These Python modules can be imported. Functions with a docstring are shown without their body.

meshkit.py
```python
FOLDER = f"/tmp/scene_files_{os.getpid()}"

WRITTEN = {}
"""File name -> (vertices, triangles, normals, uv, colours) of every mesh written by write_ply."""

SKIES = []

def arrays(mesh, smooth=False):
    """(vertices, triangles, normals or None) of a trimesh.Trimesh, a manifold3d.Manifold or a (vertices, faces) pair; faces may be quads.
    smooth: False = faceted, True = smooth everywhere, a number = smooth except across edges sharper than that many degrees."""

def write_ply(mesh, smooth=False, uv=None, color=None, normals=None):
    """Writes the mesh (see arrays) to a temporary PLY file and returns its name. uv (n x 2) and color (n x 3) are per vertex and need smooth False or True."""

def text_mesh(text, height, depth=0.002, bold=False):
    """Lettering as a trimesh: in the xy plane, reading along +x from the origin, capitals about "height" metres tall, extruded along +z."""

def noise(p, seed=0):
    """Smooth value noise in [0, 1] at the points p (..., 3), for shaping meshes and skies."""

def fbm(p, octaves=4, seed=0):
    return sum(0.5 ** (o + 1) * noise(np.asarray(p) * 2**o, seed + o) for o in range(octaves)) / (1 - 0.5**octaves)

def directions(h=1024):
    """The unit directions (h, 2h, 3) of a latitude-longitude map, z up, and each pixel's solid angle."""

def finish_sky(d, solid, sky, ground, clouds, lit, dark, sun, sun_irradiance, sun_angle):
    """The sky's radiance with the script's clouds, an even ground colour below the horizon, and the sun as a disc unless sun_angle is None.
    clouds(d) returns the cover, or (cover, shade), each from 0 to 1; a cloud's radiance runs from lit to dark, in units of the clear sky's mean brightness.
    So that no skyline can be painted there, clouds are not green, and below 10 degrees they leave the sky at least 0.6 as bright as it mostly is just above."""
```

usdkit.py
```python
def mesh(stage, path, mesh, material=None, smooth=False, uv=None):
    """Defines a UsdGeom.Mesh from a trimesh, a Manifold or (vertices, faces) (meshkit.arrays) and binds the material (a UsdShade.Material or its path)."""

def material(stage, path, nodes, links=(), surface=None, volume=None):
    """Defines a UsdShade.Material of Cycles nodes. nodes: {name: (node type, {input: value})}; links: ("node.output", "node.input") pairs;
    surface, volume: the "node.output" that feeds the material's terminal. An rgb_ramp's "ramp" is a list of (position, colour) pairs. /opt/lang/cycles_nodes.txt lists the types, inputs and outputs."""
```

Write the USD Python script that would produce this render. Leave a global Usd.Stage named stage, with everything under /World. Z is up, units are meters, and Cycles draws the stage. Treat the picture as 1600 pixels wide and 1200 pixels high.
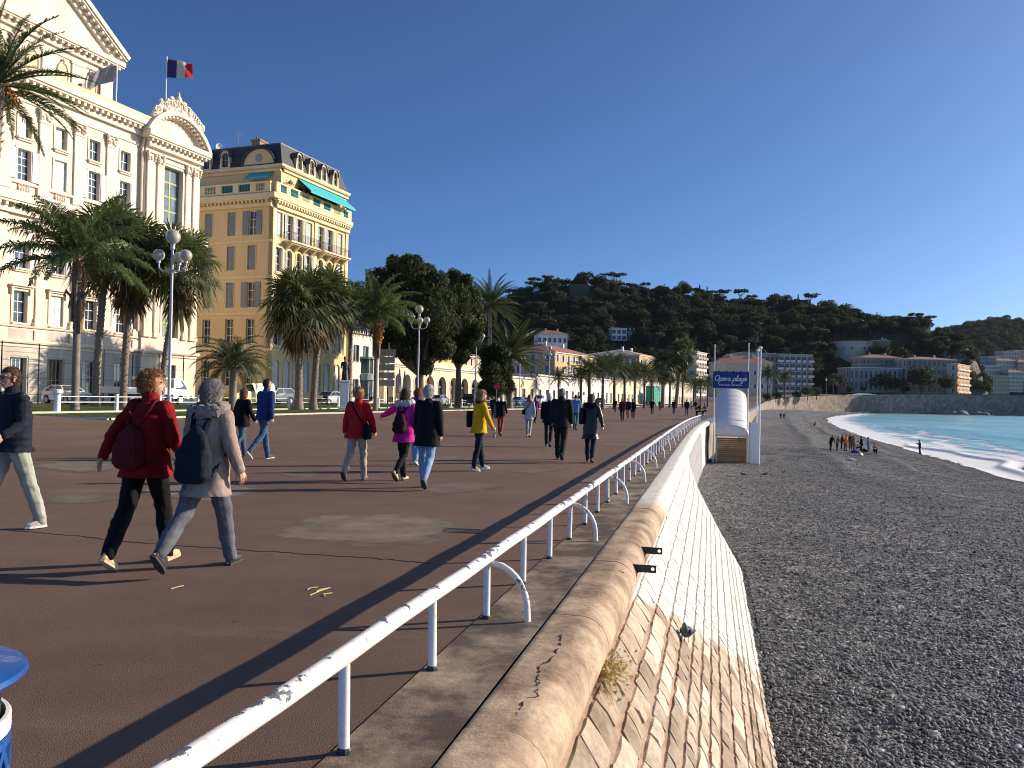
import math, random, numpy as np, trimesh, manifold3d, usdkit, meshkit
from manifold3d import Manifold
from shapely.geometry import Polygon, Point, box as sbox, LineString
from shapely import affinity
from shapely.ops import unary_union
from pxr import Usd, UsdGeom, UsdLux, UsdShade, Gf, Sdf, Vt

stage = Usd.Stage.CreateInMemory()
UsdGeom.SetStageUpAxis(stage, 'Z'); UsdGeom.SetStageMetersPerUnit(stage, 1.0)
UsdGeom.Xform.Define(stage, '/World'); UsdGeom.Scope.Define(stage, '/World/Looks')
# ---------------------------------------------------------------- camera, sky, sun, exposure
CAM_H, FPX = 1.5, 1310.0
PITCH, ROLL = math.atan(23 / FPX), math.radians(1.0)
EXPOSURE = 0.55
SUN_AZ, SUN_EL = math.radians(72.5), math.radians(20.5)
SKY_STRENGTH, SUN_INTENSITY = 0.09, 1.25
_F = np.array([0, math.cos(PITCH), math.sin(PITCH)]); _R0 = np.array([1., 0, 0]); _U0 = np.array([0, -math.sin(PITCH), math.cos(PITCH)])
_R = math.cos(ROLL) * _R0 + math.sin(ROLL) * _U0; _U = math.cos(ROLL) * _U0 - math.sin(ROLL) * _R0
_C = np.array([0, 0, CAM_H])
cam = UsdGeom.Camera.Define(stage, '/World/camera')
cam.AddTransformOp().Set(Gf.Matrix4d(*[*_R, 0, *_U, 0, *(-_F), 0, *_C, 1]))
cam.CreateHorizontalApertureAttr(36.0); cam.CreateVerticalApertureAttr(27.0)
cam.CreateFocalLengthAttr(36.0 * FPX / 1600); cam.CreateClippingRangeAttr(Gf.Vec2f(0.05, 20000))
cam.CreateExposureAttr(EXPOSURE)
SUN = np.array([math.sin(SUN_AZ) * math.cos(SUN_EL), math.cos(SUN_AZ) * math.cos(SUN_EL), math.sin(SUN_EL)])
dome = UsdLux.DomeLight.Define(stage, '/World/sky')
skym = usdkit.material(stage, '/World/Looks/sky', {
    'sky': ('sky_texture', dict(sky_type='single_scattering', sun_disc=False, sun_elevation=SUN_EL, sun_rotation=SUN_AZ, altitude=10.0, air_density=0.52, aerosol_density=1.3, ozone_density=4.2)),
    'tm': ('mix_color', dict(blend_type='multiply', fac=1.0, b=(.76, .975, 1.15), use_clamp=False)),
    'bg': ('background_shader', dict(strength=SKY_STRENGTH))}, [('sky.color', 'tm.a'), ('tm.result', 'bg.color')], surface='bg.background')
UsdShade.MaterialBindingAPI.Apply(dome.GetPrim()).Bind(skym)
dome.GetPrim().SetCustomDataByKey('kind', 'structure')
sun = UsdLux.DistantLight.Define(stage, '/World/sun')
sun.CreateIntensityAttr(SUN_INTENSITY); sun.CreateAngleAttr(0.53); sun.CreateColorAttr(Gf.Vec3f(1.0, 0.84, 0.655)); sun.CreateNormalizeAttr(True)
_z = SUN; _x = np.cross([0, 0, 1], _z); _x /= np.linalg.norm(_x); _y = np.cross(_z, _x)
sun.AddTransformOp().Set(Gf.Matrix4d(*[*_x, 0, *_y, 0, *_z, 0, 0, 0, 0, 1]))

# ---------------------------------------------------------------- helpers
FS = 1.47                                                     # the far side of the bay: distances and sizes
rng = np.random.default_rng(7); rnd = random.Random(5)
def ray(x, y): return _F + (x - 800) / FPX * _R + (600 - y) / FPX * _U
def PZ(x, y, z=0.0):
    d = ray(x, y); return _C + d * (z - CAM_H) / d[2]
def PY(x, y, Y):
    d = ray(x, y); return _C + d * Y / d[1]
_names = {}
def numbered(parent, name):
    k = _names.get((parent, name), -1) + 1; _names[(parent, name)] = k
    return name if k == 0 else f'{name}_{k:03d}'
def meta(p, label=None, cat=None, group=None, kind=None):
    for k, v in (('label', label), ('category', cat), ('group', group), ('kind', kind)):
        if v: p.SetCustomDataByKey(k, v)
    return p
def pathof(parent): return '/World' if parent is None else str(parent.GetPath())
def thing(name, label, cat, loc=(0, 0, 0), rot=0.0, group=None, scale=None, rx=0.0, ry=0.0):
    x = UsdGeom.Xform.Define(stage, '/World/' + numbered('/World', name))
    x.AddTranslateOp().Set(Gf.Vec3d(*map(float, loc)))
    x.AddRotateZOp().Set(float(rot))
    if rx: x.AddRotateXOp().Set(float(rx))
    if ry: x.AddRotateYOp().Set(float(ry))
    if scale is not None: x.AddScaleOp().Set(Gf.Vec3f(*([float(scale)] * 3 if np.ndim(scale) == 0 else map(float, scale))))
    return meta(x.GetPrim(), label, cat, group)
def obj(name, mesh, m, parent=None, smooth=False, label=None, cat=None, group=None, kind=None):
    if isinstance(mesh, MB): mesh = mesh.get()
    pp = pathof(parent)
    g = usdkit.mesh(stage, pp + '/' + numbered(pp, name), mesh, M[m] if isinstance(m, str) else m, smooth)
    return meta(g.GetPrim(), label, cat, group, kind)
def struct(name, mesh, m, parent=None, smooth=False): return obj(name, mesh, m, parent, smooth, kind='structure')
def dup(src, name, label, cat, loc, rot=0.0, group=None, scale=None, rx=0.0, ry=0.0):
    t = thing(name, label, cat, loc, rot, group, scale, rx, ry)
    t.GetReferences().AddInternalReference(src.GetPath()); t.SetInstanceable(True)
    return t
def proto(name):                                              # a class prim that holds the parts of repeated things
    if not stage.GetPrimAtPath('/World/Prototypes'): stage.CreateClassPrim('/World/Prototypes')
    p = UsdGeom.Xform.Define(stage, '/World/Prototypes/' + numbered('/World/Prototypes', name)).GetPrim()
    return p

class MB:
    """collects triangles of one mesh; every add goes through the current transform T"""
    def __init__(s, T=None): s.v, s.f, s.n, s.T = [], [], 0, (np.eye(4) if T is None else T)
    def add(s, v, f):
        v = np.asarray(v, float); f = np.asarray(f, int)
        if f.shape[1] == 4: f = np.vstack([f[:, [0, 1, 2]], f[:, [0, 2, 3]]])
        v = v @ s.T[:3, :3].T + s.T[:3, 3]
        s.v.append(v); s.f.append(f + s.n); s.n += len(v); return s
    def tm(s, t): return s.add(t.vertices, t.faces)
    def box(s, x0, x1, y0, y1, z0, z1):
        v = [(x, y, z) for z in (z0, z1) for y in (y0, y1) for x in (x0, x1)]
        return s.add(v, [(0, 2, 3, 1), (4, 5, 7, 6), (0, 1, 5, 4), (2, 6, 7, 3), (0, 4, 6, 2), (1, 3, 7, 5)])
    def cbox(s, x0, x1, y0, y1, z0, z1, c=0.01):              # chamfered box
        if min(x1 - x0, y1 - y0, z1 - z0) < 2.2 * c: return s.box(x0, x1, y0, y1, z0, z1)
        p = []
        for X in (x0, x1):
            for Y in (y0, y1):
                for Z in (z0, z1):
                    a, b, d = (c if X == x0 else -c), (c if Y == y0 else -c), (c if Z == z0 else -c)
                    p += [(X + a, Y + b, Z), (X + a, Y, Z + d), (X, Y + b, Z + d)]
        return s.hull(p)
    def hull(s, pts):
        m = Manifold.hull_points(np.asarray(pts, float)).to_mesh()
        return s.add(np.asarray(m.vert_properties)[:, :3], np.asarray(m.tri_verts))
    def poly(s, g, y0, y1):                                   # shapely polygon in (x, z), extruded from y0 to y1
        for q in getattr(g, 'geoms', [g]):
            if q.is_empty or q.area < 1e-6: continue
            t = trimesh.creation.extrude_polygon(q, abs(y1 - y0), engine='earcut')
            v = np.asarray(t.vertices); s.add(np.c_[v[:, 0], max(y0, y1) - v[:, 2], v[:, 1]], t.faces)
        return s
    def flat(s, g, z0, z1):                                   # shapely polygon in (x, y), extruded from z0 to z1
        for q in getattr(g, 'geoms', [g]):
            t = trimesh.creation.extrude_polygon(q, z1 - z0, engine='earcut'); v = np.asarray(t.vertices)
            s.add(v + [0, 0, z0], t.faces)
        return s
    def tube(s, pts, r, k=8, cap=True):
        pts = np.asarray(pts, float); r = np.broadcast_to(np.asarray(r, float), (len(pts),))
        tan = np.gradient(pts, axis=0); tan /= np.linalg.norm(tan, axis=1, keepdims=True) + 1e-12
        up = np.array([0, 0, 1.]) if abs(tan[0, 2]) < .9 else np.array([1., 0, 0])
        V = []
        for p, t, rr in zip(pts, tan, r):
            a = np.cross(up, t); a /= np.linalg.norm(a) + 1e-12; b = np.cross(t, a); up = b if abs(t[2]) < .999 else up
            th = np.arange(k) * 2 * np.pi / k
            V.append(p + rr * (np.cos(th)[:, None] * a + np.sin(th)[:, None] * b)); up = np.cross(t, a)
        n = len(pts); f = []
        for i in range(n - 1):
            for j in range(k):
                a, b = i * k + j, i * k + (j + 1) % k
                f += [(a, b, b + k), (a, b + k, a + k)]
        V = np.vstack(V)
        if cap:
            c0, c1 = len(V), len(V) + 1; V = np.vstack([V, pts[0], pts[-1]])
            for j in range(k): f += [(c0, (j + 1) % k, j), (c1, (n - 1) * k + j, (n - 1) * k + (j + 1) % k)]
        return s.add(V, f)
    def lathe(s, prof, k=16, at=(0, 0, 0)):                   # prof: (radius, z)
        prof = np.asarray(prof, float); th = np.arange(k) * 2 * np.pi / k
        V = np.array([(r * math.cos(t) + at[0], r * math.sin(t) + at[1], z + at[2]) for r, z in prof for t in th]); f = []
        for i in range(len(prof) - 1):
            for j in range(k):
                a, b = i * k + j, i * k + (j + 1) % k
                f += [(a, b, b + k), (a, b + k, a + k)]
        return s.add(V, f)
    def ball(s, c, r, sub=2, sc=(1, 1, 1)):
        v, f = ICO[sub]; return s.add(v * (np.array(sc) * r) + np.array(c), f)
    def get(s):
        if not s.v: return np.zeros((3, 3)), np.array([[0, 1, 2]])
        return np.vstack(s.v), np.vstack(s.f)
ICO = {}
for _k in (0, 1, 2, 3):
    _t = trimesh.creation.icosphere(_k, 1.0); ICO[_k] = (np.array(_t.vertices), np.array(_t.faces))
def rotz(a):
    c, s_ = math.cos(a), math.sin(a); T = np.eye(4); T[:2, :2] = [[c, -s_], [s_, c]]; return T
def trans(x, y, z): T = np.eye(4); T[:3, 3] = (x, y, z); return T

# ---------------------------------------------------------------- materials
M = {}
def col(c, k=1.0): return tuple(min(1.0, max(0.0, x * k)) for x in c)
def mat(name, c, rough=0.7, var=0.15, scale=3.0, bump=0.0, bscale=60.0, metal=0.0, spec=0.4, c2=None, rand=0.0, detail=5.0, streak=False, coat=0.0, sheen=0.0, transl=None, coord='position', bdist=0.01):
    n = {'g': ('geometry', {}), 't': ('texture_coordinate', {}), 'n': ('noise_texture', dict(scale=scale, detail=detail, roughness=0.62)),
         'r': ('rgb_ramp', dict(ramp=[(0.3, col(c, 1 - var)), (0.7, col(c2 or c, 1 + var))])),
         'p': ('principled_bsdf', dict(roughness=rough, metallic=metal, specular_ior_level=spec, coat_weight=coat, sheen_weight=sheen))}
    src = 'g.position' if coord == 'position' else 't.object'
    l = [('n.fac', 'r.fac')]
    if streak:
        n['m'] = ('mapping', dict(scale=(1, 1, 0.16))); l += [(src, 'm.vector'), ('m.vector', 'n.vector')]
    else: l.append((src, 'n.vector'))
    out = 'r.color'
    if rand:
        n['oi'] = ('object_info', {}); n['mr'] = ('map_range', dict(from_min=0., from_max=1., to_min=1 - rand, to_max=1 + rand)); n['h'] = ('hsv', {})
        l += [('oi.random', 'mr.value'), ('mr.result', 'h.value'), (out, 'h.color')]; out = 'h.color'
    l.append((out, 'p.base_color'))
    if bump:
        n['bn'] = ('noise_texture', dict(scale=bscale, detail=4.0)); n['b'] = ('bump', dict(strength=bump, distance=bdist))
        l += [(src, 'bn.vector'), ('bn.fac', 'b.height'), ('b.normal', 'p.normal')]
    surf = 'p.BSDF'
    if transl:
        n['tr'] = ('translucent_bsdf', dict(color=transl)); n['mx'] = ('mix_closure', dict(fac=0.3)); l += [('p.BSDF', 'mx.closure1'), ('tr.BSDF', 'mx.closure2')]; surf = 'mx.closure'
    M[name] = usdkit.material(stage, '/World/Looks/' + name, n, l, surface=surf); return M[name]
def custom(name, nodes, links, surface=None, volume=None):
    M[name] = usdkit.material(stage, '/World/Looks/' + name, nodes, links, surface, volume); return M[name]
for _n in ('sky', 'sun'): _names[('/World', _n)] = 0

# paint, metal, glass and the like
mat('white_paint', (.74, .73, .70), .45, .06, 6, .25, 30, spec=.5)
mat('white_metal', (.75, .75, .74), .4, .05, 4)
mat('grey_metal', (.42, .43, .46), .42, .08, 5, metal=.3)
mat('dark_metal', (.03, .03, .03), .5, .2, 8)
mat('black_plastic', (.018, .018, .02), .45, .2, 9)
mat('rubber', (.02, .02, .02), .8, .2, 9)
mat('glass_dark', (.035, .045, .055), .06, .5, .7, spec=.6)
mat('glass_green', (.20, .23, .10), .2, .25, 1.2, spec=.6)
mat('glass_teal', (.10, .14, .155), .08, .4, .8, spec=.6)
mat('lamp_globe', (.66, .64, .55), .12, .06, 2, spec=.6, coat=.4)
mat('chrome', (.7, .7, .72), .2, .03, 4, metal=1.0)
# ================================================================= THE LAY OF THE LAND
# the edge of the promenade (the line of the sea wall): straight for 70 m, then it bends right round the bay
_pd = math.radians(13.9)
_near = [(0.15 + (t - 6.85) * math.tan(_pd), t) for t in (-6, 0, 66)]
EDGE = np.array(_near + [(29, 110), (47, 168), (81, 280), (124, 420), (152, 492), (194, 546), (256, 587), (326, 600), (420, 586), (520, 560)], float)
_cum = np.r_[0, np.cumsum(np.linalg.norm(np.diff(EDGE, axis=0), axis=1))]
from scipy.interpolate import PchipInterpolator
_ex, _ey = PchipInterpolator(_cum, EDGE[:, 0]), PchipInterpolator(_cum, EDGE[:, 1])
L_EDGE = _cum[-1]
def edge(t):
    t = np.asarray(t, float); p = np.stack([_ex(t), _ey(t)], -1); e = 0.5
    d = np.stack([_ex(t + e) - _ex(t - e), _ey(t + e) - _ey(t - e)], -1); d /= np.linalg.norm(d, axis=-1, keepdims=True)
    return p, d                                               # point and direction; seaward is to the right
def zprom(t): return np.interp(t, [0, 400, 480, 560, 640, 720, 900], [0, 0, 2.0, 5.6, 8.8, 10.4, 10.8])
def t_at(y): return float(np.interp(y, _ey(np.linspace(0, L_EDGE - 80, 3000)), np.linspace(0, L_EDGE - 80, 3000)))
def strip(ts, offs, zs, T=None):
    """sheet along the edge: offs to the left (positive = landward); zs heights above the promenade"""
    p, d = edge(ts); left = np.stack([-d[:, 1], d[:, 0]], -1); z0 = zprom(ts)
    V = []
    for o, z in zip(offs, zs):
        o = np.broadcast_to(o, (len(ts),)); z = np.broadcast_to(z, (len(ts),))
        V.append(np.c_[p + left * o[:, None], z0 + z])
    n, k = len(ts), len(offs); V = np.stack(V, 1).reshape(-1, 3)
    i, j = np.meshgrid(np.arange(n - 1), np.arange(k - 1), indexing='ij'); a = (i * k + j).ravel()
    return V, np.c_[a, a + 1, a + k + 1, a + k][:, ::-1]
def along(t, o, z=0.0):
    p, d = edge(np.array([t])); return np.array([p[0, 0] - d[0, 1] * o, p[0, 1] + d[0, 0] * o, float(zprom(t)) + z])
def heading(t): _, d = edge(np.array([t])); return math.degrees(math.atan2(d[0, 1], d[0, 0]))

# --- materials of the ground
custom('asphalt_red', {
    'g': ('geometry', {}), 'n1': ('noise_texture', dict(scale=0.35, detail=6.0, roughness=.65)), 'n2': ('noise_texture', dict(scale=160.0, detail=2.0)),
    'n3': ('noise_texture', dict(scale=1.6, detail=8.0, roughness=.7)), 'mp': ('mapping', dict(scale=(0.35, 1.5, 1), rotation=(0, 0, .35))), 'n4': ('noise_texture', dict(scale=0.5, detail=7.0, roughness=.7)),
    'r1': ('rgb_ramp', dict(ramp=[(.3, (.128, .079, .059)), (.7, (.182, .115, .087))])), 'r2': ('rgb_ramp', dict(ramp=[(.28, (.45, .45, .45)), (.5, (1, 1, 1)), (.72, (1.0, 1.0, 1.0)), (.8, (1, 1, 1))])),
    'r4': ('rgb_ramp', dict(ramp=[(.60, (0, 0, 0)), (.70, (1, 1, 1))])), 'mxp': ('mix_color', dict(b=(.20, .165, .14))), 'fm': ('math', dict(math_type='multiply', value2=.55)),
    'm': ('mix_color', dict(blend_type='multiply', fac=.9)), 'v': ('voronoi_texture', dict(scale=55.0)), 'rv': ('rgb_ramp', dict(ramp=[(.0, (2.4, 2.2, 2.0)), (.12, (1.5, 1.45, 1.4)), (.2, (1, 1, 1)), (1, (.9, .9, .9))])), 'vs': ('voronoi_texture', dict(scale=1.9)), 'rs': ('rgb_ramp', dict(ramp=[(.0, (.35, .33, .32)), (.035, (.45, .42, .4)), (.05, (1, 1, 1)), (1, (1, 1, 1))])), 'm4': ('mix_color', dict(blend_type='multiply', fac=.8)), 'n5': ('noise_texture', dict(scale=.08, detail=4.0)), 'r5': ('rgb_ramp', dict(ramp=[(.35, (.86, .86, .87)), (.65, (1.12, 1.1, 1.09))])), 'm5': ('mix_color', dict(blend_type='multiply', fac=1.0)),
    'm2': ('mix_color', dict(blend_type='multiply', fac=.75)), 'm3': ('mix_color', dict(blend_type='multiply', fac=.5)),
    'r3': ('rgb_ramp', dict(ramp=[(.25, (.7, .68, .67)), (.6, (1.12, 1.12, 1.12))])),
    'b': ('bump', dict(strength=.9, distance=.006)), 'p': ('principled_bsdf', dict(roughness=.82, specular_ior_level=.3))},
    [('g.position', x + '.vector') for x in ('n1', 'n2', 'n3', 'mp', 'v', 'vs', 'n5')] + [('vs.distance', 'rs.fac'), ('n5.fac', 'r5.fac'), ('m3.result', 'm4.a'), ('rs.color', 'm4.b'), ('m4.result', 'm5.a'), ('r5.color', 'm5.b'), ('mp.vector', 'n4.vector'), ('n1.fac', 'r1.fac'), ('n2.fac', 'r2.fac'), ('n4.fac', 'r4.fac'), ('r4.color', 'fm.value1'), ('r1.color', 'mxp.a'), ('fm.value', 'mxp.fac'),
     ('mxp.result', 'm.a'), ('r2.color', 'm.b'), ('v.distance', 'rv.fac'), ('m.result', 'm2.a'), ('rv.color', 'm2.b'), ('n3.fac', 'r3.fac'), ('m2.result', 'm3.a'), ('r3.color', 'm3.b'), ('m5.result', 'p.base_color'), ('n2.fac', 'b.height'), ('b.normal', 'p.normal')], surface='p.BSDF')
mat('asphalt_grey', (.075, .07, .07), .85, .2, 1.2, .4, 90)
mat('patch_grey', (.17, .15, .125), .85, .45, 2.2, .4, 110, c2=(.23, .19, .15), detail=9)
mat('patch_dark', (.10, .085, .075), .85, .3, 3.2, .4, 110, detail=9)
mat('paving', (.30, .27, .23), .85, .15, 1.0, .2, 40)
mat('kerb_stone', (.46, .43, .38), .8, .12, 2.5, .3, 40)
mat('dry_ground', (.25, .21, .16), .9, .2, .3, .3, 10)
def grimy(name, light, dark, s1=1.3, rough=.8, bump=.5):
    return custom(name, {'g': ('geometry', {}), 'n1': ('noise_texture', dict(scale=s1, detail=9.0, roughness=.66)), 'n2': ('noise_texture', dict(scale=14.0, detail=8.0, roughness=.7)), 'n3': ('noise_texture', dict(scale=120.0, detail=3.0)),
        'r1': ('rgb_ramp', dict(ramp=[(.43, dark), (.55, tuple((a + b) / 2 for a, b in zip(light, dark))), (.67, light)])), 'r2': ('rgb_ramp', dict(ramp=[(.3, (.62, .6, .58)), (.6, (1.1, 1.1, 1.1))])), 'm': ('mix_color', dict(blend_type='multiply', fac=.8)),
        'ad': ('math', dict(math_type='add')), 'b': ('bump', dict(strength=bump, distance=.006)), 'p': ('principled_bsdf', dict(roughness=rough, specular_ior_level=.3))},
        [('g.position', x + '.vector') for x in ('n1', 'n2', 'n3')] + [('n1.fac', 'r1.fac'), ('n2.fac', 'r2.fac'), ('r1.color', 'm.a'), ('r2.color', 'm.b'), ('m.result', 'p.base_color'), ('n2.fac', 'ad.value1'), ('n3.fac', 'ad.value2'), ('ad.value', 'b.height'), ('b.normal', 'p.normal')], surface='p.BSDF')
grimy('ledge_concrete', (.37, .28, .195), (.085, .062, .047), 1.5)
# the lime wash that has been thrown over the far part of the wall: a stain with a ragged edge of its own
def washed(name, light, dark, off, s1=2.6, bump=.9, soft=.5, randomize=True):
    n = {'g': ('geometry', {}), 'sx': ('separate_xyz', {}), 'n1': ('noise_texture', dict(scale=s1, detail=9.0, roughness=.66)), 'n2': ('noise_texture', dict(scale=22.0, detail=7.0, roughness=.75)),
         'r1': ('rgb_ramp', dict(ramp=[(.37, dark), (.62, light)])), 'n3': ('noise_texture', dict(scale=1.7, detail=6.0)), 'r2': ('rgb_ramp', dict(ramp=[(.3, (.6, .57, .54)), (.6, (1.12, 1.12, 1.12))])), 'mm': ('mix_color', dict(blend_type='multiply', fac=.7)),
         'k1': ('math', dict(math_type='multiply_add', value2=2.25, value3=0.0)), 'k2': ('math', dict(math_type='add')), 'k3': ('math', dict(math_type='multiply_add', value2=2.2, value3=-1.1 - off)), 'k4': ('math', dict(math_type='add')),
         'mr0': ('map_range', dict(from_min=0.0, from_max=soft, to_min=0., to_max=1., clamp=True)), 'mr1': ('map_range', dict(from_min=64.0, from_max=72.0, to_min=1., to_max=0., clamp=True)), 'mr': ('math', dict(math_type='multiply')), 'n4': ('noise_texture', dict(scale=9.0, detail=7.0, roughness=.7)), 'r4': ('rgb_ramp', dict(ramp=[(.30, (.36, .32, .27)), (.42, (.66, .63, .58)), (.50, (.70, .68, .64)), (.75, (.76, .745, .71))])),
         'r6': ('rgb_ramp', dict(ramp=[(.34, (.38, .34, .29)), (.45, (.90, .88, .85)), (.6, (1, 1, 1))])), 'm6': ('mix_color', dict(blend_type='multiply', fac=.85)), 'mx': ('mix_color', {}), 'oi': ('object_info', {}), 'vr': ('map_range', dict(from_min=0., from_max=1., to_min=.60, to_max=1.18)), 'h': ('hsv', {}),
         'b': ('bump', dict(strength=bump, distance=.022)), 'p': ('principled_bsdf', dict(roughness=.85, specular_ior_level=.2))}
    l = [('g.position', x + '.vector') for x in ('n1', 'n2', 'n3', 'n4', 'sx')] + [('n1.fac', 'r1.fac'), ('n2.fac', 'r2.fac'), ('r1.color', 'mm.a'), ('r2.color', 'mm.b'), ('sx.z', 'k1.value1'), ('k1.value', 'k2.value1'), ('sx.y', 'k2.value2'),
         ('n3.fac', 'k3.value1'), ('k2.value', 'k4.value1'), ('k3.value', 'k4.value2'), ('k4.value', 'mr0.value'), ('sx.y', 'mr1.value'), ('mr0.result', 'mr.value1'), ('mr1.result', 'mr.value2'), ('mr.value', 'mx.fac'), ('n4.fac', 'r4.fac'), ('r4.color', 'm6.a'), ('n2.fac', 'r6.fac'), ('r6.color', 'm6.b'), ('m6.result', 'mx.b'), ('mx.result', 'p.base_color'), ('n2.fac', 'b.height'), ('b.normal', 'p.normal')]
    if randomize: l += [('oi.random', 'vr.value'), ('vr.result', 'h.value'), ('mm.result', 'h.color'), ('h.color', 'mx.a')]
    else: l += [('mm.result', 'mx.a')]
    return custom(name, n, l, surface='p.BSDF')
WASH = 7.3
washed('stone_cream', (.60, .51, .39), (.38, .29, .20), WASH)
washed('stone_pale', (.66, .58, .46), (.44, .36, .27), WASH)
washed('stone_rose', (.57, .45, .34), (.38, .28, .20), WASH)
washed('stone_grey', (.54, .46, .36), (.36, .29, .22), WASH)
washed('mortar', (.46, .32, .23), (.30, .20, .14), WASH, randomize=False)
washed('coping_stone', (.54, .41, .29), (.21, .14, .095), 11.8, 1.9, .5, 1.2, randomize=False)
custom('pebbles', {'g': ('geometry', {}), 'v': ('voronoi_texture', dict(scale=11.0)), 'v2': ('voronoi_texture', dict(scale=26.0)), 'n': ('noise_texture', dict(scale=.13, detail=5.0)), 'sc': ('separate_color', {}),
    'r': ('rgb_ramp', dict(ramp=[(.0, (.075, .076, .077)), (.45, (.155, .156, .157)), (.8, (.24, .24, .238)), (.97, (.46, .455, .44))])), 'rn': ('rgb_ramp', dict(ramp=[(.35, (.66, .67, .69)), (.65, (1.15, 1.13, 1.1))])), 'at': ('attribute', dict(attribute='band')), 'rb': ('rgb_ramp', dict(ramp=[(0, (1.12, 1.12, 1.12)), (.25, (1, 1, 1)), (.4, (.82, .82, .83)), (.52, (1.08, 1.08, 1.08)), (.66, (.80, .80, .81)), (.78, (1.0, 1.0, 1.0)), (.88, (.74, .74, .75)), (.955, (.62, .62, .63)), (1, (.34, .34, .35))])), 'mb': ('mix_color', dict(blend_type='multiply', fac=1.0)), 'm': ('mix_color', dict(blend_type='multiply', fac=.8)),
    'rd': ('rgb_ramp', dict(ramp=[(.0, (1.15, 1.15, 1.15)), (.55, (.9, .9, .9)), (.85, (.25, .25, .25))])), 'm2': ('mix_color', dict(blend_type='multiply', fac=.8)), 'ad': ('math', dict(math_type='add')),
    'b': ('bump', dict(strength=1.0, distance=.06, invert=True)), 'p': ('principled_bsdf', dict(roughness=.75, specular_ior_level=.3))},
    [('g.position', 'v.vector'), ('g.position', 'v2.vector'), ('g.position', 'n.vector'), ('v.color', 'sc.color'), ('sc.r', 'r.fac'), ('n.fac', 'rn.fac'), ('r.color', 'm.a'), ('rn.color', 'm.b'), ('v.distance', 'rd.fac'), ('m.result', 'm2.a'), ('rd.color', 'm2.b'), ('at.fac', 'rb.fac'), ('m2.result', 'mb.a'), ('rb.color', 'mb.b'), ('mb.result', 'p.base_color'),
     ('v.distance', 'ad.value1'), ('v2.distance', 'ad.value2'), ('ad.value', 'b.height'), ('b.normal', 'p.normal')], surface='p.BSDF')
mat('pebble', (.118, .120, .122), .7, .25, 30, .2, 60, rand=.6)
mat('pebble_pale', (.27, .267, .26), .7, .2, 30, .2, 60, rand=.4)
custom('grass', {'g': ('geometry', {}), 'n': ('noise_texture', dict(scale=.6, detail=6.0)), 'n2': ('noise_texture', dict(scale=25.0, detail=5.0)), 'r': ('rgb_ramp', dict(ramp=[(.35, (.035, .075, .014)), (.65, (.085, .115, .03))])), 'r2': ('rgb_ramp', dict(ramp=[(.3, (.5, .5, .5)), (.7, (1.3, 1.3, 1.2))])),
    'm': ('mix_color', dict(blend_type='multiply', fac=1.0)), 'b': ('bump', dict(strength=1.0, distance=.05)), 'p': ('principled_bsdf', dict(roughness=.9, specular_ior_level=.1))},
    [('g.position', 'n.vector'), ('g.position', 'n2.vector'), ('n.fac', 'r.fac'), ('n2.fac', 'r2.fac'), ('r.color', 'm.a'), ('r2.color', 'm.b'), ('m.result', 'p.base_color'), ('n2.fac', 'b.height'), ('b.normal', 'p.normal')], surface='p.BSDF')
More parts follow.
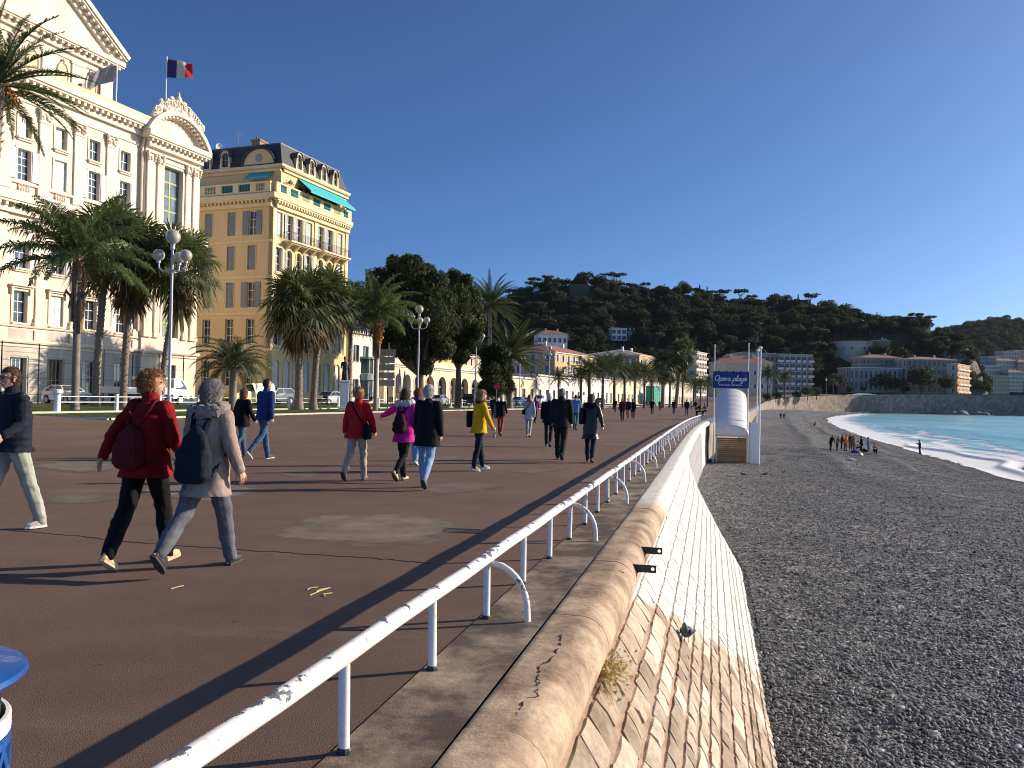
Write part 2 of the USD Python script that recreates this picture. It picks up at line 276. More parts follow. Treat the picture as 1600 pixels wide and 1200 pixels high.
custom('water', {'g': ('geometry', {}), 'mp': ('mapping', dict(scale=(1, .42, 1), rotation=(0, 0, .25))), 'n': ('noise_texture', dict(scale=.9, detail=5.0, roughness=.6)), 'n2': ('noise_texture', dict(scale=.035, detail=4.0)), 'at': ('attribute', dict(attribute='foam')), 'n3': ('noise_texture', dict(scale=.55, detail=9.0, roughness=.72, distortion=.8)),
    'r': ('rgb_ramp', dict(ramp=[(.3, (.14, .35, .42)), (.7, (.27, .51, .56))])), 'b': ('bump', dict(strength=.35, distance=.35)), 'p': ('principled_bsdf', dict(roughness=.3, ior=1.33, specular_ior_level=.28)),
    'iv': ('math', dict(math_type='multiply_add', value2=-.62, value3=.82)), 'sb': ('math', dict(math_type='subtract')), 'mr': ('map_range', dict(from_min=-.03, from_max=.12, to_min=0., to_max=1., clamp=True)), 'f': ('diffuse_bsdf', dict(color=(.78, .80, .81))), 'mx': ('mix_closure', {})},
    [('g.position', 'mp.vector'), ('mp.vector', 'n.vector'), ('mp.vector', 'n2.vector'), ('mp.vector', 'n3.vector'), ('n2.fac', 'r.fac'), ('r.color', 'p.base_color'), ('n.fac', 'b.height'), ('b.normal', 'p.normal'), ('at.fac', 'iv.value1'), ('n3.fac', 'sb.value1'), ('iv.value', 'sb.value2'), ('sb.value', 'mr.value'), ('mr.result', 'mx.fac'), ('p.BSDF', 'mx.closure1'), ('f.BSDF', 'mx.closure2')], surface='mx.closure')
mat('foam', (.80, .82, .83), .8, .06, 2.0, .6, 8, bdist=.05)

# --- promenade, lawn, street
TS = np.r_[np.linspace(0, 60, 61), np.linspace(63, L_EDGE - 2, 150)]
TNEAR = TS[(TS >= 0)]
PROM_W = 29.4
struct('promenade', strip(TNEAR, [0.055, 10, 20, PROM_W], [0, 0, 0, 0]), 'asphalt_red')
T_L0 = t_at(37.5)                                             # the lawn begins beside the man with the sunglasses
struct('pavement', strip(TNEAR[TNEAR < T_L0 + 1], [PROM_W, 36, 43.5], [0, .2, .45]), 'asphalt_red')
tl = np.r_[T_L0, TNEAR[(TNEAR > T_L0) & (TNEAR < 430)]]
V, Fq = strip(tl, [PROM_W + .22, 32, 34.5, 36.55], [.10, .14, .15, .16]); struct('lawn', (V, Fq), 'grass')
V, Fq = strip(tl, [36.95, 39, 41.5, 43.6], [.22, .36, .44, .47]); struct('lawn', (V, Fq), 'grass')
def kerb(ts, o0, o1, z0, z1):
    o0, o1 = o0 + .0, o1 + .0
    return strip(ts, [o0, o0 + .004, o1 - .004, o1], [z0, z1, z1, z0])
k = thing('kerb', 'low pale stone kerb along the front of the lawn', 'kerb')
segs = np.arange(T_L0, 150, 1.0)
for i, t in enumerate(segs[:48]):
    obj('kerb_stone', strip(np.array([t + .008, t + .5, t + .992]), [PROM_W, PROM_W + .01, PROM_W + .2, PROM_W + .219], [-.05, .105 + .006 * rnd.random(), .115, .05]), 'kerb_stone', k)
obj('kerb_stone', strip(np.arange(segs[48], 430, 3.0), [PROM_W, PROM_W + .01, PROM_W + .2, PROM_W + .219], [-.05, .11, .115, .05]), 'kerb_stone', k)
pe = [along(T_L0 - .12, PROM_W + .1 + j * .5, 0) for j in range(14)]
ec = MB()
for a, b in zip(pe[:-1], pe[1:]):
    ec.tube([a + [0, 0, .03 + .0], b + [0, 0, .05]], .1, 4)
obj('end_kerb', ec, 'kerb_stone', k)
obj('kerb', strip(tl, [36.56, 36.6, 36.9, 36.94], [.1, .26, .27, .2]), 'kerb_stone', None, label='white inner kerb between the two strips of grass behind the fence', cat='kerb')
struct('street', strip(TNEAR[TNEAR < 430], [43.62, 47, 51.5], [.43, .50, .46]), 'asphalt_grey')
struct('pavement', strip(TNEAR[TNEAR < 430], [51.52, 51.55, 54, 90], [.40, .58, .60, .62]), 'paving')
struct('road', strip(TNEAR[TNEAR > 429], [PROM_W + .01, 45, 75], [-.02, 0, 0]), 'asphalt_grey')
struct('ground', (np.array([(-2500, -60, -.6), (-40, -60, -.6), (50, 300, -.6), (90, 440, -.6), (170, 680, -.6), (700, 1500, -.6), (700, 4000, -.6), (-2500, 4000, -.6)], float), np.array([(0, 1, 2), (0, 2, 7), (2, 3, 7), (3, 4, 7), (4, 5, 7), (5, 6, 7)])), 'dry_ground')

# patches, gratings and marks in the asphalt
def ground_patch(name, pts, m, z, n=6, jag=.04, label=None):
    P = np.array([PZ(*p)[:2] for p in pts]); out = []
    for a, b in zip(P, np.roll(P, -1, 0)):
        L = np.linalg.norm(b - a); kk = max(2, int(L / .12))
        for q in range(kk): out.append(a + (b - a) * q / kk + rng.normal(0, jag, 2) * (q > 0))
    pg = Polygon(out).buffer(.25).buffer(0); x0, y0, x1, y1 = pg.bounds; st = max(.07, min(x1 - x0, y1 - y0) / 26); X, Y = np.meshgrid(np.arange(x0, x1 + st, st), np.arange(y0, y1 + st, st), indexing='ij'); n, k = X.shape
    import shapely
    pts = shapely.points(X.ravel(), Y.ravel()); e = np.where(shapely.contains(pg, pts), shapely.distance(pg.exterior, pts), -.05); i, j = np.meshgrid(np.arange(n - 1), np.arange(k - 1), indexing='ij'); a = (i * k + j).ravel(); q = np.c_[a, a + k, a + k + 1, a + 1]; q = q[(e[q] > 0).any(1)]; us, inv = np.unique(q, return_inverse=True)
    g = usdkit.mesh(stage, '/World/' + numbered('/World', name), (np.c_[X.ravel(), Y.ravel(), np.full(X.size, z)][us], inv.reshape(-1, 4)), M[m], True)
    w = max(.25, .32 * min(x1 - x0, y1 - y0)); UsdGeom.PrimvarsAPI(g).CreatePrimvar('edge', Sdf.ValueTypeNames.FloatArray, 'vertex').Set(Vt.FloatArray.FromNumpy(np.clip(e / w, 0, 1)[us].astype(np.float32)))
    return meta(g.GetPrim(), label, 'patch')
def worn(name, c1, c2, lo):
    custom(name, {'g': ('geometry', {}), 'n': ('noise_texture', dict(scale=1.7, detail=11.0, roughness=.68)), 'n2': ('noise_texture', dict(scale=4.0, detail=10.0, roughness=.72)), 'r': ('rgb_ramp', dict(ramp=[(.32, c1), (.66, c2)])), 'at': ('attribute', dict(attribute='edge')), 'k': ('math', dict(math_type='multiply_add', value2=1.5, value3=-.75)), 'ad': ('math', dict(math_type='add')), 'mr': ('map_range', dict(from_min=lo, from_max=lo + .34, to_min=0., to_max=.92, clamp=True)), 'n3': ('noise_texture', dict(scale=140.0, detail=2.0)), 'b': ('bump', dict(strength=.7, distance=.005)), 'p': ('principled_bsdf', dict(roughness=.85, specular_ior_level=.25)), 't': ('transparent_bsdf', dict(color=(1, 1, 1))), 'mx': ('mix_closure', {})},
        [('g.position', 'n.vector'), ('g.position', 'n2.vector'), ('g.position', 'n3.vector'), ('n.fac', 'r.fac'), ('r.color', 'p.base_color'), ('n3.fac', 'b.height'), ('b.normal', 'p.normal'), ('n2.fac', 'k.value1'), ('k.value', 'ad.value1'), ('at.fac', 'ad.value2'), ('ad.value', 'mr.value'), ('mr.result', 'mx.fac'), ('t.BSDF', 'mx.closure1'), ('p.BSDF', 'mx.closure2')], surface='mx.closure')
worn('patch_mix', (.125, .092, .072), (.25, .205, .16), .10); worn('patch_faint', (.12, .088, .072), (.19, .15, .12), .30)
ground_patch('worn_patch', [(438, 836), (505, 808), (600, 806), (690, 811), (706, 822), (668, 846), (560, 851)], 'patch_mix', .004, label='large worn pale patch of asphalt in the middle of the promenade')
ground_patch('worn_patch', [(640, 764), (700, 752), (800, 757), (760, 768), (690, 774)], 'patch_faint', .004, label='small worn patch of asphalt behind the jeans of the white haired man')
ground_patch('worn_patch', [(215, 770), (330, 748), (400, 768), (330, 782)], 'patch_mix', .004, label='pale patch of asphalt behind the legs of the beige coat')
ground_patch('worn_patch', [(50, 728), (120, 720), (200, 729), (130, 738)], 'patch_mix', .004, label='pale patch of asphalt right of the man in sunglasses')
for i_, (cx_, cy_, w_, h_) in enumerate([(560, 700, 40, 4), (690, 716, 36, 4), (960, 695, 34, 3), (930, 752, 30, 5), (470, 742, 34, 4), (120, 780, 60, 6), (850, 700, 26, 3)]):
    ground_patch('worn_patch', [(cx_ - w_, cy_), (cx_ - w_ * .4, cy_ - h_), (cx_ + w_ * .6, cy_ - h_ * .8), (cx_ + w_, cy_ + h_ * .2), (cx_ + w_ * .2, cy_ + h_)], 'patch_faint', .004, jag=.10, label=['faint worn streak of asphalt left of the magenta jacket', 'faint worn streak of asphalt beside the black coat', 'faint worn streak of asphalt near the railing beyond the leather coat', 'faint worn streak of asphalt near the railing below the leather coat', 'faint worn streak of asphalt behind the bright red jacket', 'faint worn patch of asphalt under the man in sunglasses', 'faint worn streak of asphalt before the big man in black'][i_])
ground_patch('worn_patch', [(770, 736), (860, 728), (900, 731), (840, 742)], 'patch_faint', .004, label='worn streak on the asphalt right of the yellow jacket')
def crack(name, pts, w, label):
    P = np.array([PZ(*p)[:2] for p in pts]); s_ = np.r_[0, np.cumsum(np.linalg.norm(np.diff(P, axis=0), axis=1))]
    u = np.linspace(0, s_[-1], max(4, int(s_[-1] / .07))); Q = np.c_[np.interp(u, s_, P[:, 0]), np.interp(u, s_, P[:, 1])] + rng.normal(0, .012, (len(u), 2))
    g = unary_union([LineString(Q[i:i + 2]).buffer(w * (.3 + .9 * rng.random())) for i in range(len(Q) - 1)])
    obj(name, MB().flat(g, .001, .0045), 'crack', label=label, cat='crack')
mat('crack', (.025, .018, .016), .9, .3, 20)
crack('crack', [(0, 827), (100, 836), (250, 851), (420, 862), (560, 871), (672, 880)], .0065, 'long dark crack across the promenade under the couple in red and beige')
def grate(pts, label):
    c = np.array([PZ(*p) for p in pts]).mean(0); t = thing('drain_grate', label, 'drain grate', (c[0], c[1], 0), -6, scale=[.62, .8, 1])
    obj('frame', MB().box(-.33, .33, -.17, -.15, .001, .008).box(-.33, .33, .15, .17, .001, .008).box(-.33, -.31, -.15, .15, .001, .008).box(.31, .33, -.15, .15, .001, .008), 'dark_metal', t)
    b = MB()
    for i in range(12): b.box(-.29 + i * .05, -.275 + i * .05, -.15, .15, .001, .006)
    obj('bars', b, 'dark_metal', t); obj('pit', MB().box(-.31, .31, -.15, .15, .0, .002), 'crack', t)
grate([(694, 826), (752, 834)], 'dark drain grate beside the large pale patch on the promenade')
mat('straw', (.55, .42, .18), .8, .1, 20)
for i, (a, b) in enumerate([((480, 922), (497, 918)), ((484, 931), (515, 919)), ((508, 933), (519, 927)), ((494, 925), (516, 919)), ((267, 921), (287, 916))]):
    p, q = PZ(*a), PZ(*b); mid = (p + q) / 2 + [rng.normal(0, .02), rng.normal(0, .02), 0]
    obj('dry_stem', MB().tube([p + [0, 0, .004], mid + [0, 0, .008], q + [0, 0, .004]], .0038, 5), 'straw', label='thin dry straw lying on the promenade' if i < 4 else 'single dry straw lying near the shoes of the beige coat', cat='straw', group='straws on the promenade' if i < 4 else None)

# ================================================================= SEA WALL
# section at distance t along the edge: ledge, rounded coping, battered stone face
LEDGE = 0.40                                                  # joint between ledge and coping, metres seaward of the rail
def batter(t): return np.interp(t, [0, 31, 34, 38, 42, 50], [1, 1, .84, .5, .12, .06])
def zbeach_wall(t): return np.interp(t, [0, 70, 200, 400, 480, 560, 640, 720, 900], [-3.2, -3.2, -2.9, -2.3, -4.2, -7.9, -12.6, -15.0, -15.4])
WT = thing('sea_wall', 'battered stone sea wall with rounded coping, half of it lime washed', 'sea wall')
Wp = np.arange(0, 74, .5)
obj('ledge', strip(Wp, [-LEDGE, -.2, .0, .052, .056], [.012, .004, .006, .008, -.02]), 'ledge_concrete', WT)
def coping_prof(n=14):
    pr = [(0.0, -.002), (.012, .010), (.05, .016)]
    for a in np.linspace(84, -112, n): pr.append((.205 + .20 * math.cos(math.radians(a)), -.183 + .20 * math.sin(math.radians(a))))
    return np.array(pr)
CP = coping_prof()
cuts = [0.2]
while cuts[-1] < 74: cuts.append(cuts[-1] + rnd.choice([1.0, 1.9, 2.0, 2.1]))
for a, b in zip(cuts[:-1], cuts[1:]):
    ts = np.linspace(a + .006, b - .006, max(3, int((b - a) / .25))); wob = rng.normal(0, .003)
    V, Fq = strip(ts, -(LEDGE + CP[:, 0]), CP[:, 1] + wob)
    V[:, 2] += .010 * (meshkit.fbm(V * 2.2, 3, 3) - .5)
    e0 = np.array([along(a, -(LEDGE + .2), -.14)]); V = np.vstack([V, V[:len(CP)].mean(0), V[len(CP) * (len(ts) - 1):len(CP) * len(ts)].mean(0)])
    nv = len(V); k_ = len(CP); last = k_ * (len(ts) - 1)
    tri = np.vstack([np.array(Fq)[:, [0, 1, 2]], np.array(Fq)[:, [0, 2, 3]], [(nv - 2, i, i + 1) for i in range(k_ - 1)], [(nv - 1, last + i + 1, last + i) for i in range(k_ - 1)]])
    obj('coping_stone', (V, tri), 'coping_stone', WT, smooth=50)
# cracks in the coping
FACE_TOP_O, FACE_TOP_Z = LEDGE + .13, -.33
def face_pt(ts, q, out=0.0):
    """point on the battered face: q from 0 (under the coping) to 1 (at the pebbles)"""
    ts = np.asarray(ts, float); b = batter(ts); zb = zbeach_wall(ts) - .25
    o = FACE_TOP_O + b * 1.95 * q ** .92 + out; z = FACE_TOP_Z + (zb - FACE_TOP_Z) * q - 0.0
    p, d = edge(ts); return np.c_[p[:, 0] + d[:, 1] * o, p[:, 1] - d[:, 0] * o, z + zprom(ts) + out * .45 * b]
Qs = np.linspace(0, 1, 14)
tf = np.r_[np.arange(0, 52, .5), np.arange(52, L_EDGE - 2, 4.0)]
V = np.stack([face_pt(tf, q) for q in Qs], 1).reshape(-1, 3); n_, k_ = len(tf), len(Qs)
ii, jj = np.meshgrid(np.arange(n_ - 1), np.arange(k_ - 1), indexing='ij'); a_ = (ii * k_ + jj).ravel()
_s = np.searchsorted(tf, 76)
mat('quay_stone', (.20, .165, .125), .9, .4, .35, .6, 2.5, c2=(.25, .21, .165), detail=10, bdist=.15)
_c = np.c_[a_, a_ + 1, a_ + k_ + 1, a_ + k_]
def compact(V, q):
    us, inv = np.unique(q, return_inverse=True); return V[us], inv.reshape(-1, 4)
obj('wall_core', compact(V, _c[ii.ravel() < _s]), 'mortar', WT, smooth=True)
obj('quay_wall', compact(V, _c[ii.ravel() >= _s]), 'quay_stone', None, smooth=True, label='high dark stone quay wall curving round the far side of the bay', cat='wall')
stones, rows = [], 15
rq = np.r_[0, np.cumsum([rnd.uniform(.75, 1.25) for _ in range(rows)])]; rq = rq / rq[-1]
for r in range(rows):
    q0, q1 = rq[r], rq[r + 1]
    t = .3 + rnd.random() * .3
    while t < 46:
        w = rnd.uniform(.24, .52); stones.append((t, w, q0, q1)); t += w
def stone_mesh(t, w, q0, q1):
    dq = .085 / 3.6 * 1.0; g = .014
    lean = rnd.uniform(-.035, .035)
    pts_uv = [(.0, .0), (.5, .0), (1, .0), (0, .5), (.33, .42), (.7, .6), (1, .5), (0, 1), (.5, 1), (1, 1)]
    us = [g, w * .5, w - g]; vs = [q0 + dq * .35, (q0 + q1) / 2, q1 - dq * .35]
    P = []
    for iv, v in enumerate(vs):
        for iu, u in enumerate(us):
            edge_ = (iu != 1) + (iv != 1)
            out = rnd.uniform(.024, .040) if edge_ == 0 else rnd.uniform(.019, .030) if edge_ == 1 else rnd.uniform(.013, .022)
            P.append((t + u + lean * (iv - 1) + rnd.uniform(-.016, .016), v + rnd.uniform(-.004, .004), out))
    base = [(t + u + lean * (iv - 1), v, -.03) for iv, v in ((0, vs[0]), (2, vs[2])) for u in (us[0], us[2])]
    Q = np.array(P + base); X = np.vstack([face_pt(Q[i:i + 1, 0], Q[i, 1], Q[i, 2]) for i in range(len(Q))])
    f = []
    for iv in range(2):
        for iu in range(2):
            a = iv * 3 + iu; f += [(a, a + 4, a + 1), (a, a + 3, a + 4)] if (iu + iv) % 2 else [(a, a + 3, a + 1), (a + 1, a + 3, a + 4)]
    b0, b1, b2, b3 = 9, 10, 11, 12
    f += [(0, 1, b0), (1, b1, b0), (1, 2, b1), (8, 7, b3), (7, b2, b3), (7, 6, b2), (0, b0, 3), (3, b0, b2), (3, b2, 6), (2, 5, b1), (5, b3, b1), (5, 8, b3)]
    return X, np.array(f)
mats_ = ['stone_cream', 'stone_pale', 'stone_rose', 'stone_grey']
def near_(s): return np.linalg.norm(face_pt([s[0]], s[2])[0] - _C)
stones.sort(key=near_)
restm = {m: MB() for m in mats_}
vis = [s for s in stones if s[0] + s[1] > 6.5]                # what lies behind the lower edge of the picture is not built singly
k = 0
for s in stones:
    X, f = stone_mesh(*s)
    m = rnd.choices(mats_, [5, 4, 2, 2])[0]
    if s[0] + s[1] > 6.5 and k < 300: obj('stone', (X, f), m, WT); k += 1
    else: restm[m].add(X, f)
for m in mats_: meta(obj('rough_stones', restm[m], m, WT), kind='stuff')
# white ribs on the steep part of the wall beyond the end of the batter
for i in range(24):
    t = 43 + i * .95; rib = MB()
    pts0, pts1 = face_pt([t - .12, t + .12], .02, .05), face_pt([t - .12, t + .12], .98, .07); b0, b1 = face_pt([t - .12, t + .12], .02, -.05), face_pt([t - .12, t + .12], .98, -.05)
    obj('wall_rib', MB().hull(np.vstack([pts0, pts1, b0, b1])), 'white_paint', WT)

# ================================================================= BEACH AND SEA
SEA_Z = -4.4
SH = np.array([(44, -30), (42.5, 20), (41, 50), (40.7, 66.6), (44.4, 79.7), (49.5, 98.7), (60, 136), (73, 180), (100, 262), (140, 368), (178, 450), (214, 520), (250, 580)], float)
_sc = np.r_[0, np.cumsum(np.linalg.norm(np.diff(SH, axis=0), axis=1))]
_sx, _sy = PchipInterpolator(_sc, SH[:, 0]), PchipInterpolator(_sc, SH[:, 1]); L_SH = _sc[-1]
TBE = t_at(583.0)
tb = np.r_[np.linspace(0, 70, 90), np.linspace(72, TBE, 170)]
foot = face_pt(tb, 1.0)                                       # inner edge, at the wall
pw, dw = edge(tb)
u = np.linspace(0, 1, 60)
ssh = np.linspace(L_SH * .06, L_SH, len(tb))
tt = (_cum[-1] * 0 + tb) / tb[-1]
# match each wall point with the shore point across from it
shp = np.c_[_sx(np.linspace(0, L_SH, 1500)), _sy(np.linspace(0, L_SH, 1500))]
nrm = np.c_[dw[:, 1], -dw[:, 0]]
fr = np.interp(tb, [0, 60, 120, 200, 300, 400, 500, TBE - 30, TBE], [.05, .15, .24, .37, .53, .68, .82, .95, 1.0])
shore = np.c_[_sx(fr * L_SH), _sy(fr * L_SH)]
def beach_z(zw, U, X, Y):
    zb0 = np.maximum(zw, SEA_Z - .1)
    z = zb0[:, None] + .3 + (SEA_Z + .05 - zb0[:, None] - .3) * np.clip(U, 0, 1) ** 1.7
    z = np.where(U > 1, SEA_Z + .05 - (U - 1) * 6, z)
    return z
Ub = np.r_[u, 1.03, 1.08, 1.15][None, :] * np.ones((len(tb), 1))
XB = foot[:, 0:1] - .0 + (shore[:, 0:1] - foot[:, 0:1]) * Ub; YB = foot[:, 1:2] + (shore[:, 1:2] - foot[:, 1:2]) * Ub
ZB = beach_z(foot[:, 2], Ub, XB, YB)
P3 = np.stack([XB, YB, ZB * 0], -1)
ZB = ZB + np.where(Ub > .03, .35 * (meshkit.fbm(P3 * .12, 3, 5) - .5) + .14 * (meshkit.fbm(P3 * .7, 2, 9) - .5), 0) * np.clip((1.1 - Ub) * 4, 0, 1)
n_, k_ = XB.shape; ii, jj = np.meshgrid(np.arange(n_ - 1), np.arange(k_ - 1), indexing='ij'); a_ = (ii * k_ + jj).ravel()
for u0, w0, h0 in ((.42, .035, .22), (.66, .03, .26), (.86, .025, .22)):
    uu = Ub + .05 * (meshkit.fbm(P3 * .05, 2, 31) - .5) + .02 * np.sin(tb / 7.0)[:, None]; ZB = ZB + h0 * np.exp(-((uu - u0) / w0) ** 2) * np.interp(tb, [0, 20, 120, 300], [0, .4, 1, .3])[:, None]
bm_ = usdkit.mesh(stage, '/World/' + numbered('/World', 'beach'), (np.stack([XB, YB, ZB], -1).reshape(-1, 3), np.c_[a_, a_ + 1, a_ + k_ + 1, a_ + k_]), M['pebbles'], True); meta(bm_.GetPrim(), kind='structure')
bv_ = np.clip(Ub + .14 * (meshkit.fbm(P3 * .06, 4, 33) - .5), 0, 1); UsdGeom.PrimvarsAPI(bm_).CreatePrimvar('band', Sdf.ValueTypeNames.FloatArray, 'vertex').Set(Vt.FloatArray.FromNumpy(bv_.ravel().astype(np.float32)))
from scipy.interpolate import LinearNDInterpolator
_bz = LinearNDInterpolator(np.c_[XB.ravel(), YB.ravel()], ZB.ravel())
def beach_at(x, y): return float(_bz(x, y))
def beach_pix(px, py):
    d = ray(px, py); best = None
    for Y in np.linspace(9, 600, 4000):
        p = _C + d * Y / d[1]; z = float(_bz(p[0], p[1]))
        if z == z and p[2] <= z: return np.array([p[0], p[1], z])
    return _C + d * 70 / d[1]
# loose pebbles lying on the near beach
def pebble_proto(i):
    r_ = np.random.default_rng(i); v, f = ICO[1]; v = v * [1, .8 - .1 * (i % 2), .5] * (1 + .12 * r_.normal(size=(len(v), 1)))
    return v, f
pi = UsdGeom.PointInstancer.Define(stage, '/World/beach_pebbles')
meta(pi.GetPrim(), 'grey and pale round pebbles covering the near beach', 'pebbles', kind='stuff')
prs = []
for i in range(4):
    g = usdkit.mesh(stage, f'/World/beach_pebbles/pebble_{i+1:03d}', pebble_proto(i), M['pebble' if i < 3 else 'pebble_pale'], True); prs.append(g.GetPath())
pi.CreatePrototypesRel().SetTargets(prs)
NP = 150000
yy = 9 + 85 * rng.random(NP * 3) ** 2.3; yy = np.where(yy > 26, 26 + (yy - 26) * 1.0, yy); xx = (2 + rng.random(NP * 3) * 26) * (.35 + yy / 42)
zz = _bz(xx, yy); px_ = 800 + FPX * xx / yy
ok = np.isfinite(zz) & (px_ < 1680); xx, yy, zz = xx[ok][:NP], yy[ok][:NP], zz[ok][:NP]; n_ = len(xx)
sz = np.clip(rng.lognormal(math.log(.021), .45, n_), .010, .075)
pi.CreatePositionsAttr(Vt.Vec3fArray.FromNumpy(np.c_[xx, yy, zz + sz * .2].astype(np.float32)))
pi.CreateScalesAttr(Vt.Vec3fArray.FromNumpy(np.c_[sz, sz, sz].astype(np.float32)))
q = rng.normal(size=(n_, 4)) * [1, .18, .18, 1]; q /= np.linalg.norm(q, axis=1, keepdims=True)
pi.CreateOrientationsAttr(Vt.QuathArray([Gf.Quath(float(a), float(b), float(c), float(d)) for a, b, c, d in q]))
pi.CreateProtoIndicesAttr(Vt.IntArray.FromNumpy(rng.choice(4, n_, p=[.32, .3, .26, .12]).astype(np.int32)))
# the sea: a sheet to the horizon, fine near the shore, with swell that breaks towards it
from scipy.spatial import cKDTree
shs = np.linspace(0, L_SH, 3000); SHP = np.c_[_sx(shs), _sy(shs)]; _kd = cKDTree(SHP); _sd = np.gradient(SHP, axis=0); _sd /= np.linalg.norm(_sd, axis=1, keepdims=True)
def shore_dist(X, Y):
    d, i = _kd.query(np.c_[X.ravel(), Y.ravel()]); v = np.c_[X.ravel(), Y.ravel()] - SHP[i]; sg = np.sign(v[:, 0] * _sd[i, 1] - v[:, 1] * _sd[i, 0])
    return (d * sg).reshape(X.shape), shs[i].reshape(X.shape)
def swell(S, G):
    w = np.zeros_like(G)
    for c0, s0, s1, h, wd in ((6.0, 70, 116, .75, 1.1), (3.4, 96, 160, .28, .8), (11, 60, 210, .26, 1.6), (17, 30, 260, .26, 2.0), (27, 60, 300, .2, 3.0), (42, 40, 330, .2, 3.5)):
        m_ = 1 / (1 + np.exp(-(S - s0) / 4)) / (1 + np.exp((S - s1) / 4)); c_ = c0 + 1.6 * np.sin(S / 9) + .7 * np.sin(S / 3.1)
        x_ = (G - c_) / wd; w += h * m_ * np.exp(-np.where(x_ < 0, (x_ * 1.9) ** 2, (x_ * .8) ** 2))
    return w
def foaminess(S, G):
    e = 2.2 * (meshkit.fbm(np.stack([S * .06, S * 0, S * 0], -1), 3, 3) - .5)
    f = np.interp(G + e * 2, [-3, -1.5, 0, 3.5, 7, 13, 24, 45], [0, .8, 1.0, .85, .55, .36, .2, .0])
    for c0, s0, s1, a_ in ((4.8, 66, 120, .5), (9.5, 60, 210, .35), (15.5, 30, 260, .3), (25, 60, 300, .2)):
        m_ = 1 / (1 + np.exp(-(S - s0) / 4)) / (1 + np.exp((S - s1) / 4)); c_ = c0 + 1.6 * np.sin(S / 9) + .7 * np.sin(S / 3.1); f = f + a_ * m_ * np.exp(-((G - c_) / 1.2) ** 2)
    return np.clip(f, 0, 1.3)
def sea_sheet(xs, ys, dz=0.0):
    X, Y = np.meshgrid(xs, ys, indexing='ij'); G, S = shore_dist(X, Y); near = np.clip((160 - G) / 60, 0, 1)
    Z = SEA_Z + dz + swell(S, G) * near + np.clip(G / 6, 0, 1) * .14 * (meshkit.fbm(np.stack([X * .25, Y * .18, X * 0], -1), 3, 2) - .5) * near
    n, k = X.shape; i, j = np.meshgrid(np.arange(n - 1), np.arange(k - 1), indexing='ij'); a = (i * k + j).ravel(); q = np.c_[a, a + k, a + k + 1, a + 1]
    ok = (G.ravel()[q] > -4).any(1); q = q[ok]; us, inv = np.unique(q, return_inverse=True)
    m = usdkit.mesh(stage, '/World/' + numbered('/World', 'sea'), (np.stack([X, Y, Z], -1).reshape(-1, 3)[us], inv.reshape(-1, 4)), M['water'], True)
    UsdGeom.PrimvarsAPI(m).CreatePrimvar('foam', Sdf.ValueTypeNames.FloatArray, 'vertex').Set(Vt.FloatArray.FromNumpy(foaminess(S, G).ravel()[us].astype(np.float32))); meta(m.GetPrim(), kind='structure')
sea_sheet(np.r_[np.arange(34, 92, .35), np.geomspace(92.5, 420, 120)], np.r_[np.arange(30, 130, .5), np.arange(130.7, 250, 1.5), np.arange(252, 640, 3.0)])
sea_sheet(np.r_[np.geomspace(420, 4500, 36)], np.r_[-1500, -600, -200, np.arange(30, 640, 15.0), 700, 900, 1300, 2000, 4000], -.004)
sea_sheet(np.linspace(30, 420, 14), np.linspace(-400, 30, 30), -.004)
# the ragged white edge of the swash
fs = np.linspace(L_SH * .05, L_SH * .985, 2600); i_ = np.clip((fs / L_SH * 2999).astype(int), 0, 2999); nn_ = np.c_[_sd[i_, 1], -_sd[i_, 0]]
o0 = -1.3 + 1.6 * meshkit.fbm(np.c_[fs * .12, fs * 0, fs * 0], 3, 21) ; o1 = o0 + .25 + 1.2 * meshkit.fbm(np.c_[fs * .35, fs * 0 + 5, fs * 0], 4, 22)
PA, PB = SHP[i_] + nn_ * o0[:, None], SHP[i_] + nn_ * o1[:, None]
za, zb = [np.clip(np.nan_to_num(_bz(P[:, 0], P[:, 1]), nan=-99), SEA_Z + .0, SEA_Z + .5) + .035 for P in (PA, PB)]
V = np.empty((2 * len(fs), 3)); V[0::2] = np.c_[PA, za]; V[1::2] = np.c_[PB, zb]; a = np.arange(len(fs) - 1) * 2
obj('sea_foam', (V, np.c_[a, a + 1, a + 3, a + 2]), 'foam', smooth=True, label='white foam edge of the small waves running up the pebble shore', cat='foam', kind='stuff')
# ================================================================= BUILDINGS
mat('opera_wall', (.70, .59, .465), .85, .17, .6, .35, 8, streak=True, detail=8)
mat('opera_trim', (.72, .62, .49), .8, .15, 1.2, .4, 12)
mat('opera_base', (.50, .45, .385), .85, .22, .9, .4, 10, streak=True)
mat('opera_cream', (.58, .50, .33), .85, .06, 2)
mat('lead_roof', (.07, .075, .08), .6, .2, 1)
mat('shutter_white', (.60, .62, .62), .6, .05, 3)
mat('shutter_grey', (.235, .25, .275), .6, .08, 3)
mat('shutter_bluegrey', (.40, .44, .47), .6, .08, 3)
mat('frame_olive', (.34, .35, .11), .6, .08, 3)
mat('yellow_wall', (.67, .51, .255), .85, .07, .5, .25, 8, streak=True, detail=8)
mat('yellow_trim', (.70, .57, .33), .8, .06, 1.5, .2, 10)
mat('slate_roof', (.045, .047, .052), .55, .25, 5, .5, 12)
mat('teal_cloth', (.045, .40, .42), .8, .06, 2)
mat('teal_paint', (.035, .24, .25), .6, .1, 3)
mat('roof_tile', (.30, .125, .075), .85, .25, 2.5, .6, 9)
mat('iron', (.025, .028, .03), .5, .2, 8)
mat('ironwork_grey', (.10, .105, .11), .5, .2, 8)
